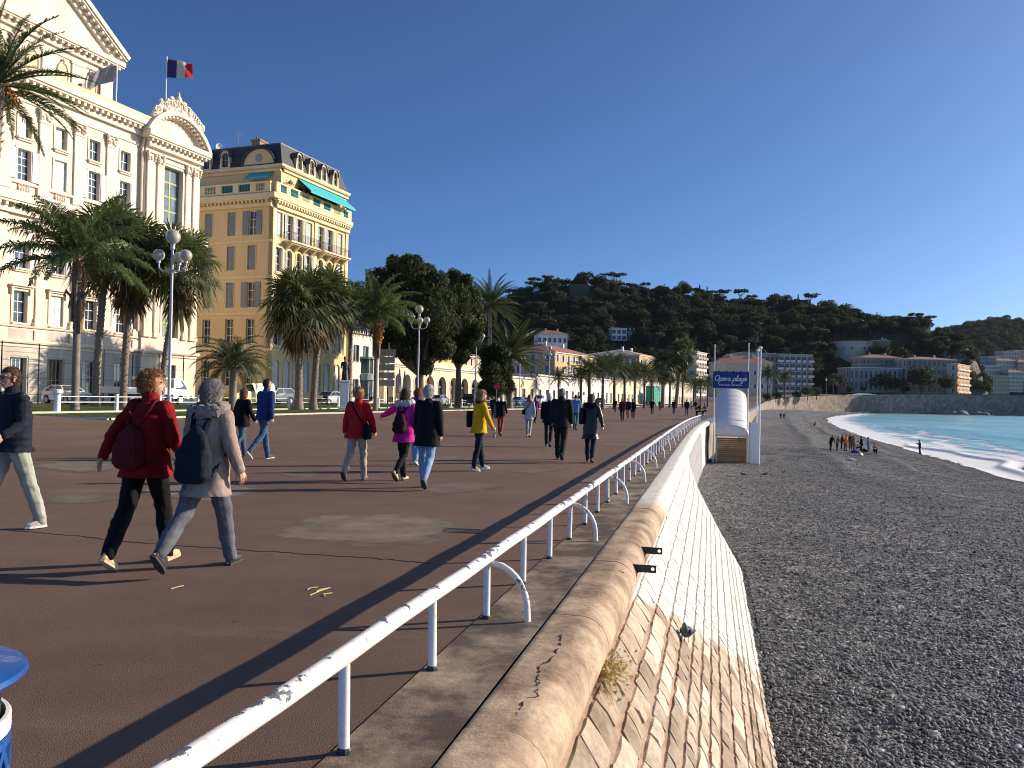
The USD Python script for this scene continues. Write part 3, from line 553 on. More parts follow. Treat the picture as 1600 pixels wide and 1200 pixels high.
for _n, _c in dict(cream=(.62, .53, .37), white=(.66, .63, .57), ochre=(.56, .37, .15), orange=(.56, .31, .15), brown=(.34, .21, .13), pink=(.56, .36, .27), grey=(.36, .36, .34), beige=(.50, .43, .33), stone=(.33, .29, .23), tan=(.27, .205, .145), concrete=(.31, .30, .27)).items():
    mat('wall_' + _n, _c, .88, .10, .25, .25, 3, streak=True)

def tr(T, x=0, y=0, z=0): return T @ trans(x, y, z)
SIDE = lambda L: np.array([[0, 1, 0, 0], [-1, 0, 0, L], [0, 0, 1, 0], [0, 0, 0, 1.]])   # facade on the left flank, L metres deep
def arch_poly(x, w, z0, z1, arch):
    if not arch: return sbox(x - w / 2, z0, x + w / 2, z1)
    r = w / 2; zc = z1 - r * arch
    return Polygon([(x - r, z0), (x + r, z0)] + [(x + r * math.cos(a), zc + r * arch * math.sin(a)) for a in np.linspace(0, math.pi, 13)])
def wall_with_holes(parent, T, poly, holes, m, depth=.45, name='wall'):
    g = poly.difference(unary_union([h.buffer(0) for h in holes])) if holes else poly
    return obj(name, MB(T).poly(g, 0, depth), m, parent)
def leaf(mb, x0, x1, y, z0, z1, th=.045, panels=3, slats=5):
    s_ = .07 if x1 - x0 > .35 else .05
    mb.box(x0, x0 + s_, y, y + th, z0, z1); mb.box(x1 - s_, x1, y, y + th, z0, z1)
    zs = np.linspace(z0, z1, panels + 1)
    for z in zs: mb.box(x0 + s_, x1 - s_, y, y + th, max(z0, z - s_ / 2), min(z1, z + s_ / 2))
    for a, b in zip(zs[:-1], zs[1:]):
        zz = np.linspace(a + s_ / 2, b - s_ / 2, slats + 1)
        for p, q in zip(zz[:-1], zz[1:]): mb.hull([(X, y + Y, Z) for X in (x0 + s_, x1 - s_) for Y, Z in ((.012, p), (.012 + .022, q - .008), (.026, p), (.04, q - .008))])
def window(parent, T, x, w, z0, z1, frame='white_metal', glass='glass_dark', arch=0, bars=(1, 2), rec=.24, shutters=None, shm='shutter_white', lw=None, bar=.05, sill=None, hood=None, trim='opera_trim', surround=.0, panels=3):
    g = arch_poly(x, w, z0, z1, arch); fr = MB(T).poly(g.difference(g.buffer(-.06)), rec, rec + .07)
    for i in range(1, bars[0] + 1):
        X = x - w / 2 + w * i / (bars[0] + 1); fr.poly(sbox(X - bar / 2, z0 + .05, X + bar / 2, z1 - .05).intersection(g.buffer(-.05)), rec + .012, rec + .06)
    for i in range(1, bars[1] + 1):
        Z = z0 + (z1 - z0) * i / (bars[1] + 1); fr.poly(sbox(x - w / 2, Z - bar / 2, x + w / 2, Z + bar / 2).intersection(g.buffer(-.05)), rec + .015, rec + .055)
    f = obj('window', fr, frame, parent)
    obj('pane', MB(T).poly(g.buffer(-.05), rec + .04, rec + .05), glass, f)
    if surround:
        o = arch_poly(x, w + 2 * surround, z0, z1 + surround, arch); obj('surround', MB(T).poly(o.difference(g.buffer(.004)), -.07, .03), trim, f)
    if shutters == 'closed':
        for sx in (-1, 1):
            mb = MB(T); leaf(mb, *sorted((x + sx * .006, x + sx * (w / 2 - .01))), .10, z0 + .01, (z1 if not arch else z1 - w / 2 * arch * .0) - .01, panels=panels); obj('shutter', mb, shm, f)
    elif shutters == 'open':
        lw = lw or w / 2
        for sx in (-1, 1):
            mb = MB(T); leaf(mb, *sorted((x + sx * (w / 2 + surround * .35 + .03), x + sx * (w / 2 + surround * .35 + .03 + lw))), -.125 if surround else -.06, z0, z1, panels=panels); obj('shutter', mb, shm, f)
    elif shutters == 'ajar':
        for sx in (-1, 1):
            mb = MB(T @ trans(x + sx * (w / 2), 0, 0) @ rotz(sx * math.radians(78))); leaf(mb, *sorted((0, -sx * w / 2)), -.03, z0, z1, panels=panels); obj('shutter', mb, shm, f)
    if sill: obj('sill', MB(T).cbox(x - w / 2 - .18, x + w / 2 + .18, -.26, .1, z0 - .16, z0 - .01, .02).cbox(x - w / 2 - .1, x + w / 2 + .1, -.16, .06, z0 - .30, z0 - .163, .02), trim, f)
    if hood:
        mb = MB(T).cbox(x - w / 2 - .42, x + w / 2 + .42, -.42, .0, z1 + hood + .26, z1 + hood + .40, .03).cbox(x - w / 2 - .33, x + w / 2 + .33, -.26, .0, z1 + hood + .12, z1 + hood + .257, .02).box(x - w / 2 - .22, x + w / 2 + .22, -.1, .0, z1 + hood - .08, z1 + hood + .117)
        for sx in (-1, 1): mb.box(x + sx * (w / 2 + .2) - .09, x + sx * (w / 2 + .2) + .09, -.22, 0, z1 + hood - .35, z1 + hood + .115)
        obj('hood', mb, trim, f)
    return f
def cornice(parent, T, x0, x1, z0, h, proj, m, modillions=0, wrap=0.0, name='cornice', mw=.22):
    a, b = x0 - wrap, x1 + wrap
    mb = MB(T).cbox(a - .0, b, -proj, .02, z0 + h * .62, z0 + h, .03).box(a + .06, b - .06, -proj * .86, .02, z0 + h * .5, z0 + h * .617).box(a + proj * .55, b - proj * .55 if wrap else b, -proj * .42, .02, z0, z0 + h * .30).box(a + proj * .65, b - proj * .65 if wrap else b, -proj * .3, .02, z0 + h * .303, z0 + h * .497)
    c = obj(name, mb, m, parent)
    if modillions:
        n = max(1, int((b - a - proj) / modillions)); mm = MB(T)
        for i in range(n + 1):
            X = a + proj * .6 + (b - a - proj * 1.2) * i / n; mm.box(X - mw / 2, X + mw / 2, -proj * .78, -.03, z0 + h * .305, z0 + h * .495)
        obj('modillions', mm, m, c, kind='stuff')
    return c
def baluster_prof(h, r): return [(r * .8, 0), (r * .8, h * .08), (r * .45, h * .12), (r, h * .35), (r * .45, h * .72), (r * .4, h * .8), (r * .8, h * .9), (r * .8, h)]

# ------------------------------------------------------------ the white theatre on the left
FROT = 70.0
OP = thing('theatre_building', 'large white classical theatre with pediment, pilasters and an arched corner pavilion', 'building', (-32.4, 85, 0), FROT)
E4 = np.eye(4)
OX0 = -37.0
bays = [-9.45, -12.9, -16.35, -19.75, -23.2, -26.6, -30.0, -33.4]
holes, wins = [], []
for i, x in enumerate(bays):
    for row, (z0, z1, w) in dict(g=(1.3 if i != 2 else .62, 4.1, 1.5), a=(6.85, 9.4, 1.25), b=(11.2, 13.1, 1.25), c=(18.2, 20.65, 1.2), d=(21.6, 23.4, 1.15)).items():
        if row == 'b' and i > 8: continue
        holes.append(arch_poly(x, w, z0, z1, 0)); wins.append((row, i, x, w, z0, z1))
wall_with_holes(OP, E4, sbox(OX0, 5.2, -7.45, 25.4), [h for h, w in zip(holes, wins) if w[0] != 'g'], 'opera_wall')
wall_with_holes(OP, E4, sbox(OX0, .5, -7.45, 5.2), [h for h, w in zip(holes, wins) if w[0] == 'g'], 'opera_base', .5, 'ground_floor_wall')
obj('wall', MB().box(OX0, OX0 + .4, .46, 24, .5, 25.4).box(-.55, -.15, .5, 24, .5, 25.4).box(OX0, -.15, 24, 24.4, .5, 25.4), 'opera_wall', OP)
mat('room_dark', (.02, .018, .016), .9, .2, 1)
obj('floor_slabs', MB().box(OX0 + .4, -.6, .5, 23.9, 5.0, 5.2).box(OX0 + .4, -.6, .5, 23.9, 16.0, 16.2), 'room_dark', OP)
shm = {0: 'open', 1: 'open', 2: 'closed', 3: 'open', 4: 'closed', 5: 'open', 6: 'closed', 7: 'open'}
for row, i, x, w, z0, z1 in wins:
    if row == 'g': window(OP, E4, x, w, z0, z1, 'white_metal' if i != 2 else 'wall_ochre', 'glass_dark', bars=(3, 1), rec=.3)
    elif row == 'a': window(OP, E4, x, w, z0, z1, shutters='closed' if i in (2, 4) else 'open' if i in (0,) else None, sill=1, hood=.05, surround=.2, lw=.5)
    elif row == 'b': window(OP, E4, x, w, z0, z1, shutters='open', surround=.16, sill=1, lw=.6)
    elif row == 'c': window(OP, E4, x, w, z0, z1, shutters=shm[i], surround=.18, bars=(1, 3), lw=.58)
    else: window(OP, E4, x, w, z0, z1, glass='glass_green' if i in (2, 3) else 'glass_dark', surround=.17, sill=1, bars=(1, 1))
# rustication grooves read as courses: each course of the ground floor is its own block band
rb = MB()
for z in np.arange(.62, 5.1, .56):
    g = sbox(OX0, z, -7.5, z + .52).difference(unary_union([h.buffer(.12) for h, w in zip(holes, wins) if w[0] == 'g']))
    rb.poly(g, -.06, -.002)
obj('rusticated_courses', rb, 'opera_base', OP)
cornice(OP, E4, OX0, -7.45, 4.95, .55, .38, 'opera_trim')
obj('plinth_band', MB().box(OX0, -7.46, -.14, -.002, 5.502, 6.35), 'opera_base', OP)
cornice(OP, E4, OX0, -7.45, 6.35, .28, .32, 'opera_trim', name='ledge')
for x in [b + 1.72 for b in bays] + [bays[-1] - 1.7]:
    pedestals = MB().cbox(x - .55, x + .55, -.24, -.143, 5.52, 6.33, .02).cbox(x - .62, x + .62, -.3, -.002, 6.635, 6.95, .03).cbox(x - .5, x + .5, -.22, -.002, 6.953, 7.3, .03)
    obj('pilaster_base', pedestals, 'opera_trim', OP)
for x in [b + 1.72 for b in bays[1:]] + [bays[-1] - 1.7]:
    obj('pilaster', MB().cbox(x - .42, x + .42, -.13, -.001, 7.3, 15.3, .02), 'opera_trim', OP)
    p = obj('pilaster', MB().cbox(x - .45, x + .45, -.15, -.001, 17.9, 23.25, .02).cbox(x - .55, x + .55, -.2, -.001, 17.3, 17.897, .02), 'opera_trim', OP)
    cap = MB().cbox(x - .5, x + .5, -.22, -.001, 23.253, 23.4, .02).cbox(x - .62, x + .62, -.34, -.001, 24.25, 24.4, .03).cbox(x - .47, x + .47, -.2, -.001, 23.403, 24.247, .05)
    for sx in (-1, 1):
        for q in range(3): cap.ball((x + sx * (.5 - .05 * q), -.27 + .02 * q, 24.1 - .27 * q), .15 - .02 * q, 1)
        cap.ball((x + sx * .2, -.26, 23.75), .15, 1, (1, .7, 1.6))
    cap.ball((x, -.27, 23.95), .16, 1)
    obj('capital', cap, 'opera_trim', p, smooth=True)
cornice(OP, E4, OX0, -7.45, 15.4, 1.45, .85, 'opera_trim', modillions=.62)
obj('balustrade_base', MB().box(OX0, -7.46, -.16, -.002, 16.853, 17.25).box(OX0, -7.46, -.2, -.002, 17.85, 18.02), 'opera_trim', OP)
for b in bays:
    bal = MB()
    for q in range(5): bal.lathe(baluster_prof(.59, .09), 8, (b - .44 + q * .22, -.1, 17.255))
    obj('balusters', bal, 'opera_trim', OP, smooth=True)
obj('frieze', MB().box(OX0, -7.46, -.10, -.001, 24.42, 25.28), 'opera_trim', OP)
cornice(OP, E4, OX0, -7.3, 25.3, 1.5, 1.05, 'opera_trim', modillions=.62, mw=.26)
gut = MB().box(OX0, -7.3, -1.0, -.3, 26.803, 27.15)
obj('parapet', gut, 'opera_cream', OP)
obj('floodlight', MB().cbox(-15.2, -14.8, -.8, -.35, 27.2, 27.55, .04).box(-15.02, -14.98, -.6, -.55, 27.15, 27.21), 'black_plastic', OP)
# attic block with medallions and pediment, set back
AY = 1.2; TA = trans(0, AY, 0); AX1, AX0 = -9.9, -29.4; AXC = (AX0 + AX1) / 2
obj('attic_wall', MB(TA).box(AX0, AX1, 0, 14, 25.4, 30.6), 'opera_wall', OP)
for i in range(7):
    x = AX1 - 1.0 - i * 2.95
    obj('attic_pilaster', MB(TA).cbox(x - .62, x + .62, -.14, -.001, 27.0, 29.75, .02).cbox(x - .7, x + .7, -.2, -.001, 29.753, 29.95, .02), 'opera_trim', OP)
    if i < 6:
        c = np.array([x - 1.475, 28.45]); e = affinity.scale(Point(*c).buffer(1, 24), .52, .98)
        r = obj('medallion', MB(TA).poly(affinity.scale(Point(*c).buffer(1, 24), .60, 1.08).difference(e), -.13, -.001).ball((c[0], -.12, c[1] + 1.16), .17, 1), 'opera_trim', OP)
        obj('medallion_disc', MB(TA).poly(e, -.05, -.002), 'opera_cream', r)
obj('attic_frieze', MB(TA).box(AX0, AX1, -.12, -.001, 29.96, 30.45), 'opera_trim', OP)
cornice(OP, TA, AX0, AX1, 30.45, 1.15, .95, 'opera_trim', modillions=.6, wrap=.55, mw=.24)
PH = 7.0; half = (AX1 - AX0) / 2 + .6
obj('tympanum', MB(TA).poly(Polygon([(AX0, 31.6), (AX1, 31.6), (AXC, 31.6 + PH * .93)]), .0, .5), 'opera_wall', OP)
rk = MB(TA); md = MB(TA)
for sx in (-1, 1):
    a, b = np.array([AXC + sx * half, 31.6]), np.array([AXC, 31.6 + PH]); d = (b - a) / np.linalg.norm(b - a); n = np.array([-d[1], d[0]]) * (1 if sx < 0 else -1)
    if n[1] < 0: n = -n
    def band(o0, o1): return Polygon([a + n * o0, b + n * o0 + (0, 0), b + n * o1 * 1.0 + [0, .0], a + n * o1])
    rk.poly(band(.45, .85), -.95, .6); rk.poly(band(.24, .447), -.82, .4); rk.poly(band(-.35, .237), -.30, .4)
    L = np.linalg.norm(b - a); k = int(L / .62)
    for q in range(1, k):
        c = a + d * L * q / k + n * .1; md.poly(Polygon([c - d * .12 - n * .12, c + d * .12 - n * .12, c + d * .12 + n * .13, c - d * .12 + n * .13]), -.74, -.302)
k_ = obj('raking_cornice', rk, 'opera_trim', OP); obj('modillions', md, 'opera_trim', k_, kind='stuff')
obj('attic_roof', MB(TA).poly(Polygon([(AX0 - .3, 31.65), (AX1 + .3, 31.65), (AXC, 31.6 + PH + .4)]), .6, 14), 'lead_roof', OP)
obj('drain_pipe', MB(TA).tube([(-11.55, -.2, 25.8), (-11.55, -.2, 30.4)], .07, 8), 'ironwork_grey', OP)
obj('main_roof', MB().box(OX0, -7.5, .5, 24, 25.41, 26.2), 'lead_roof', OP)
# pavilion on the corner
TP = trans(0, -.45, 0); PX0, PX1 = -7.44, -.12; PC = -3.85
pvh = [arch_poly(PC, 2.5, 17.75, 23.3, 0), arch_poly(PC, 2.2, 6.85, 12.6, 0), arch_poly(PC, 1.9, .62, 4.2, 0)]
wall_with_holes(OP, TP, sbox(PX0, .5, PX1, 25.4), pvh, 'opera_wall', .9)
window(OP, TP, PC, 2.5, 17.75, 23.3, 'frame_olive', 'glass_teal', bars=(1, 3), rec=.42, bar=.16, surround=.22)
window(OP, TP, PC, 2.2, 6.85, 12.6, 'frame_olive', 'glass_green', bars=(1, 3), rec=.42, bar=.14, surround=.22)
window(OP, TP, PC, 1.9, .62, 4.2, 'wall_brown', 'glass_dark', bars=(1, 1), rec=.42)
for x in (-6.9, -5.75, -1.95, -.75):
    w = .45 if x in (-6.9, -.75) else .3
    for za, zb in ((7.2, 14.6), (17.9, 23.0)):
        p = obj('pilaster', MB(TP).cbox(x - w, x + w, -.17, -.001, za, zb, .02).cbox(x - w - .08, x + w + .08, -.24, -.001, za - .5, za - .003, .02), 'opera_trim', OP)
        cap = MB(TP).cbox(x - w - .12, x + w + .12, -.36, -.001, zb + .95, zb + 1.1, .02).cbox(x - w + .02, x + w - .02, -.2, -.001, zb + .003, zb + .947, .04)
        for sx in (-1, 1):
            for q in range(3): cap.ball((x + sx * (w + .02 - .05 * q), -.26, zb + .8 - .25 * q), .15 - .02 * q, 1)
        cap.ball((x, -.25, zb + .5), .15, 1, (1, .7, 1.6))
        obj('capital', cap, 'opera_trim', p, smooth=True)
obj('window_entablature', MB(TP).cbox(PC - 1.75, PC + 1.75, -.38, -.001, 24.0, 24.2, .03).box(PC - 1.6, PC + 1.6, -.15, -.001, 23.55, 23.997), 'opera_trim', OP)
cb = MB(TP)
for sx in (-1, 1): cb.ball((PC + sx * 1.6, -.25, 23.65), .2, 1, (.8, 1, 2.0)).ball((PC + sx * 1.6, -.3, 23.95), .2, 1)
obj('console', cb, 'opera_trim', OP, smooth=True)
cornice(OP, TP, PX0, PX1, 4.95, .55, .4, 'opera_trim', wrap=.2); cornice(OP, TP, PX0, PX1, 15.4, 1.45, .85, 'opera_trim', modillions=.6, wrap=.4)
cornice(OP, TP, PX0, PX1, 24.55, 1.35, 1.0, 'opera_trim', modillions=.6, wrap=.55)
ac, R_ = np.array([PC, 23.85]), 4.95                          # segmental pediment
def seg(r0, r1, a0=25, a1=155, n=28):
    A = np.radians(np.linspace(a0, a1, n)); return Polygon([ac + r1 * np.array([math.cos(a), math.sin(a)]) for a in A] + [ac + r0 * np.array([math.cos(a), math.sin(a)]) for a in A[::-1]])
obj('tympanum', MB(TP).poly(seg(.1, 4.0).intersection(sbox(-20, 25.9, 10, 40)), -.1, .8), 'opera_wall', OP)
pm = MB(TP); pm.poly(seg(4.35, 4.75).intersection(sbox(-20, 25.9, 10, 40)), -1.0, 1.6); pm.poly(seg(4.05, 4.347).intersection(sbox(-20, 25.9, 10, 40)), -.35, 1.4)
pa = obj('arched_cornice', pm, 'opera_trim', OP); mm = MB(TP)
for a in np.radians(np.linspace(29, 151, 19)):
    c = ac + 4.22 * np.array([math.cos(a), math.sin(a)]); t = np.array([-math.sin(a), math.cos(a)]); r = np.array([math.cos(a), math.sin(a)])
    mm.poly(Polygon([c - t * .12 - r * .1, c + t * .12 - r * .1, c + t * .12 + r * .12, c - t * .12 + r * .12]), -.8, -.352)
obj('modillions', mm, 'opera_trim', pa, kind='stuff')
cr = MB(TP)                                                    # carved crest of scrolls and leaves
for a in np.linspace(48, 132, 23):
    k = 1 - abs(a - 90) / 52; c = ac + (4.85 + .1 * k) * np.array([math.cos(math.radians(a)), math.sin(math.radians(a))])
    for q in range(2 + int(4 * k)):
        j = rng.normal(0, .1, 3); cr.ball((c[0] + j[0], -.45 + j[1], c[1] + q * .28 + j[2] * .5), .27 - .022 * q + .03 * rng.random(), 1, (1, .8, 1.1))
    th = np.linspace(0, 4.5, 9); s0 = rng.choice([-1, 1])
    cr.tube(np.c_[c[0] + s0 * (.1 + .06 * th) * np.cos(th), np.full(9, -.72), c[1] + .4 + .6 * k * .6 + (.1 + .06 * th) * np.sin(th)], .065, 5)
cr.ball((PC, -.45, 29.9), .34, 2, (.85, .8, 1.3)).tube([(PC, -.45, 29.8), (PC, -.45, 30.75)], [.2, .06], 7)
obj('carved_crest', cr, 'opera_trim', OP, smooth=True)
A_ = np.radians(np.linspace(25, 155, 20)); rf = [ac + 4.76 * np.array([math.cos(a), math.sin(a)]) for a in A_]
obj('barrel_roof', MB(TP).poly(Polygon(rf).intersection(sbox(-20, 25.9, 10, 40)), 1.62, 7.5), 'lead_roof', OP)
obj('drain_pipe', MB().tube([(-7.7, -.28, 7.2), (-7.7, -.28, 24.4), (-7.7, -.5, 25.2)], .1, 8), 'opera_trim', OP)

def flag_cloth(w, h, amp, droop, seed, nx=18, nz=8):
    U, Wd = np.meshgrid(np.linspace(0, 1, nx), np.linspace(0, 1, nz), indexing='ij')
    X = U * w * (1 - .10 * U); Y = amp * np.sin(U * 7 + Wd * 1.5 + seed) * U + .06 * np.sin(U * 13 + Wd * 4); Z = (Wd - 1) * h * (1 - .12 * U) - droop * U ** 1.6 - .12 * np.sin(U * 5 + seed) * U * (1 - Wd)
    return np.stack([X, Y, Z], -1)
def cloth_part(name, G, m, parent, th=.012):
    n, k = G.shape[:2]; i, j = np.meshgrid(np.arange(n - 1), np.arange(k - 1), indexing='ij'); a = (i * k + j).ravel(); q = np.c_[a, a + k, a + k + 1, a + 1]
    V = np.vstack([G.reshape(-1, 3), G.reshape(-1, 3) + [0, th, 0]]); return obj(name, (V, np.vstack([q, (q + n * k)[:, ::-1]])), m, parent, smooth=True)
for nm, c in dict(flag_blue=(.05, .06, .22), flag_white=(.7, .69, .68), flag_red=(.62, .035, .05)).items(): mat(nm, c, .8, .06, 3, transl=c)
def loc_op(x, y, z): return tuple((np.array([-32.4, 85, 0]) + x * np.array([.342, .940, 0]) + y * np.array([-.940, .342, 0]) + [0, 0, z]))
fl = thing('flag', 'blue white red flag flying on a white pole above the carved crest', 'flag', loc_op(-4.3, .3, 28.2), 8)
obj('pole', MB().tube([(0, 0, 0), (0, 0, 5.9)], [.065, .045], 8).ball((0, 0, 5.95), .08, 1), 'white_metal', fl)
G = flag_cloth(2.6, 1.75, .16, .28, .4); G += [.06, 0, 5.75]
for nm, a, b in (('blue_stripe', 0, 6), ('white_stripe', 6, 12), ('red_stripe', 12, 17)): cloth_part(nm, G[a:b + 1], {'b': 'flag_blue', 'w': 'flag_white', 'r': 'flag_red'}[nm[0]], fl)
f2 = thing('flag', 'plain pale grey flag hanging from a pole on the cornice of the theatre', 'flag', loc_op(-11.2, -.55, 26.9), 200)
obj('pole', MB().tube([(0, 0, 0), (0, 0, 3.9)], .05, 8), 'white_metal', f2)
mat('flag_grey', (.36, .36, .40), .8, .05, 3, transl=(.3, .3, .33))
G = flag_cloth(2.3, 1.5, .12, 1.3, 1.1); G += [.05, 0, 3.7]; cloth_part('cloth', G, 'flag_grey', f2)

# ------------------------------------------------------------ the yellow apartment house
YB = thing('apartment_house', 'tall yellow apartment house with slate mansard roof, dormers and teal awnings', 'building', (-28.1, 96.8, 0), FROT)
YL, YS = 16.6, 17.0; TS_ = SIDE(YS)                              # front length, side depth
TF = np.eye(4)
cols = [1.3, 3.4, 5.4, 7.5, 10.1, 12.2, 14.6]
rowsF = [(20.0, 22.9, 0), (15.9, 18.75, 1), (11.6, 14.4, 0), (7.3, 10.1, 0), (1.9, 5.6, 1)]
hf, wf = [], []
for r, (z0, z1, a) in enumerate(rowsF):
    for i, x in enumerate(cols):
        ar = 1 if (a and not (r == 1 and i in (0, 3, 6))) else 0
        hf.append(arch_poly(x, 1.15, z0, z1, ar)); wf.append((r, i, x, 1.15, z0, z1, ar))
wall_with_holes(YB, TF, sbox(0, .5, YL, 24.0), hf, 'yellow_wall')
for r, i, x, w, z0, z1, ar in wf:
    st = ('open' if (r, i) in ((0, 1), (0, 2), (0, 4), (0, 5)) else 'closed') if r == 0 else ('closed' if r == 4 else rnd.choice(['open', 'closed', 'closed']))
    if ar and r == 1: st = None
    window(YB, TF, x, w, z0, z1, 'white_metal', 'glass_dark', arch=ar, shutters=st, shm='shutter_bluegrey' if r < 4 else 'shutter_white', surround=.16, trim='yellow_trim', lw=.42, sill=1 if r not in (0, 4) else None)
hs, ws = [], []
rowsS = [(20.15, 22.95), (16.05, 18.9), (11.65, 14.6), (7.4, 10.3), (2.4, 5.4)]
colsS = [YS - 2.75, YS - 5.7, YS - 9.0, YS - 12.4, YS - 15.2]
for r, (z0, z1) in enumerate(rowsS):
    for i, x in enumerate(colsS): hs.append(arch_poly(x, 1.12, z0, z1, 0)); ws.append((r, i, x, 1.12, z0, z1))
wall_with_holes(YB, TS_, sbox(0.45, .5, YS, 24.0), hs, 'yellow_wall', .45)
for r, i, x, w, z0, z1 in ws:
    st = 'open' if (i == 0 and r in (0, 2)) else ('closed' if r < 3 else None)
    window(YB, TS_, x, w, z0, z1, 'white_metal', 'glass_dark', shutters=st, shm='shutter_grey', surround=.07, trim='yellow_trim', lw=.72)
for T, L, a0 in ((TF, YL, 0), (TS_, YS, 0.5)):
    for z in (6.55, 10.75, 15.0, 19.2): obj('string_course', MB(T).box(a0, L, -.09, -.001, z, z + .3), 'yellow_trim', YB)
    for r, (z0, z1) in enumerate([(19.5, 23.2), (15.3, 18.9 + .2), (11.05, 14.8), (6.85, 10.6)]):
        pass
    for x in ((.35, 8.9, YL - .35) if T is TF else ()): obj('pilaster', MB(T).box(x - .3, x + .3, -.12, -.002, 6.86, 23.2), 'yellow_trim', YB)
    cornice(YB, T, a0, L, 23.3, 1.5, .8, 'yellow_trim', modillions=.55, wrap=0.0, mw=.24)
obj('cornice_corner', MB().box(-.79, -.001, -.79, -.001, 24.23, 24.8), 'yellow_trim', YB)
obj('wall', MB().box(.5, YL, YS - .4, YS, .5, 24).box(YL - .4, YL - .001, .46, YS - .45, .5, 24).box(.5, YL - .5, .5, YS - .5, 5.9, 6.1).box(.5, YL - .5, .5, YS - .5, 14.8, 15.0), 'yellow_wall', YB)
obj('terrace_floor', MB().box(-.5, YL, -.5, YS, 24.81, 24.95), 'paving', YB)
# terrace parapet with teal panels
def parapet(T, L, a0=0.0):
    n = int(L / 2.2)
    body = MB(T).cbox(a0, L, -.52, -.22, 24.96, 25.15, .02).cbox(a0, L, -.56, -.18, 26.0, 26.2, .02)
    for i in range(n + 1):
        x = min(max(a0 + (L - a0) * i / n, a0 + .4), L - .4); body.box(x - .4, x + .4, -.5, -.24, 25.153, 25.997)
    par = obj('parapet', body, 'yellow_trim', YB)
    for i in range(n):
        xa, xb = a0 + (L - a0) * i / n + .42, a0 + (L - a0) * (i + 1) / n - .42
        if i == 0: xa += .4
        if i == n - 1: xb -= .4
        bl = MB(T); k = max(3, int((xb - xa) / .2))
        for q in range(k): bl.lathe(baluster_prof(.84, .085), 7, (xa + (xb - xa) * (q + .5) / k, -.40, 25.155))
        obj('balusters', bl, 'teal_paint' if (i + (T is TF)) % 3 else 'yellow_trim', par, smooth=True)
        obj('teal_panel', MB(T).box(xa - .02, xb + .02, -.27, -.25, 25.16, 25.99), 'teal_paint', par)
parapet(TF, YL); parapet(TS_, YS - .0)
# attic storey
AS, AFy = 2.0, .35                                             # set back from the flank and the front
ah = [arch_poly(YS - 3.0, 1.6, 25.1, 27.2, 0), arch_poly(YS - 10.6, 1.3, 25.1, 27.0, 0)]
TA2 = TS_ @ trans(-AFy, AS, 0)
wall_with_holes(YB, TA2, sbox(.4, 24.95, YS, 28.1), ah, 'yellow_wall', .4, 'attic_wall')
window(YB, TA2, YS - 3.0, 1.6, 25.1, 27.2, bars=(3, 2), shutters='open', shm='shutter_bluegrey', lw=.55)
window(YB, TA2, YS - 10.6, 1.3, 25.1, 27.0, bars=(2, 2))
ahf = [arch_poly(x, 1.4, 25.1, 27.1, 0) for x in (6.2, 8.6, 11.0, 13.4)]
wall_with_holes(YB, trans(0, AFy, 0), sbox(AS + .41, 24.95, YL, 28.1), ahf, 'yellow_wall', .4, 'attic_wall')
for x in (6.2, 8.6, 11.0, 13.4): window(YB, trans(0, AFy, 0), x, 1.4, 25.1, 27.1, bars=(1, 2))
cornice(YB, trans(0, AFy, 0), AS, YL + .2, 28.0, .75, .55, 'yellow_trim'); cornice(YB, TA2, .0, YS + .0, 28.0, .75, .55, 'yellow_trim')
obj('cornice_corner', MB().box(AS - .54, AS - .001, AFy - .54, AFy - .001, 28.47, 28.75), 'yellow_trim', YB)
# mansard
def mansard(x0, x1, y0, y1, z0, z1, in_):
    v = [(x0, y0, z0), (x1, y0, z0), (x1, y1, z0), (x0, y1, z0), (x0 + in_, y0 + in_, z1), (x1 - in_, y0 + in_, z1), (x1 - in_, y1 - in_, z1), (x0 + in_, y1 - in_, z1)]
    return MB().add(v, [(0, 1, 5, 4), (1, 2, 6, 5), (2, 3, 7, 6), (3, 0, 4, 7), (4, 5, 6, 7), (3, 2, 1, 0)])
RZ0, RZ1 = 28.76, 31.5
mr = obj('mansard_roof', mansard(AS - .3, YL + .1, AFy - .3, YS - .5, RZ0, RZ1, 1.0), 'slate_roof', YB)
obj('ridge_trim', MB().box(AS + .65, YL - .85, AFy + .62, AFy + .75, RZ1 - .06, RZ1 + .12).box(AS + .65, AS + .78, AFy + .76, YS - 1.5, RZ1 - .06, RZ1 + .12), 'ironwork_grey', YB)
sl = MB()                                                       # courses of slate
for i in range(1, 9):
    z = RZ0 + (RZ1 - RZ0) * i / 9; o = 1.0 * i / 9
    sl.box(AS - .3 + o - .02, YL + .1 - o, AFy - .3 + o - .03, AFy - .3 + o + .01, z, z + .03); sl.box(AS - .3 + o - .03, AS - .3 + o + .01, AFy - .3 + o + .012, YS - .5 - o, z, z + .03)
obj('slate_courses', sl, 'slate_roof', mr)
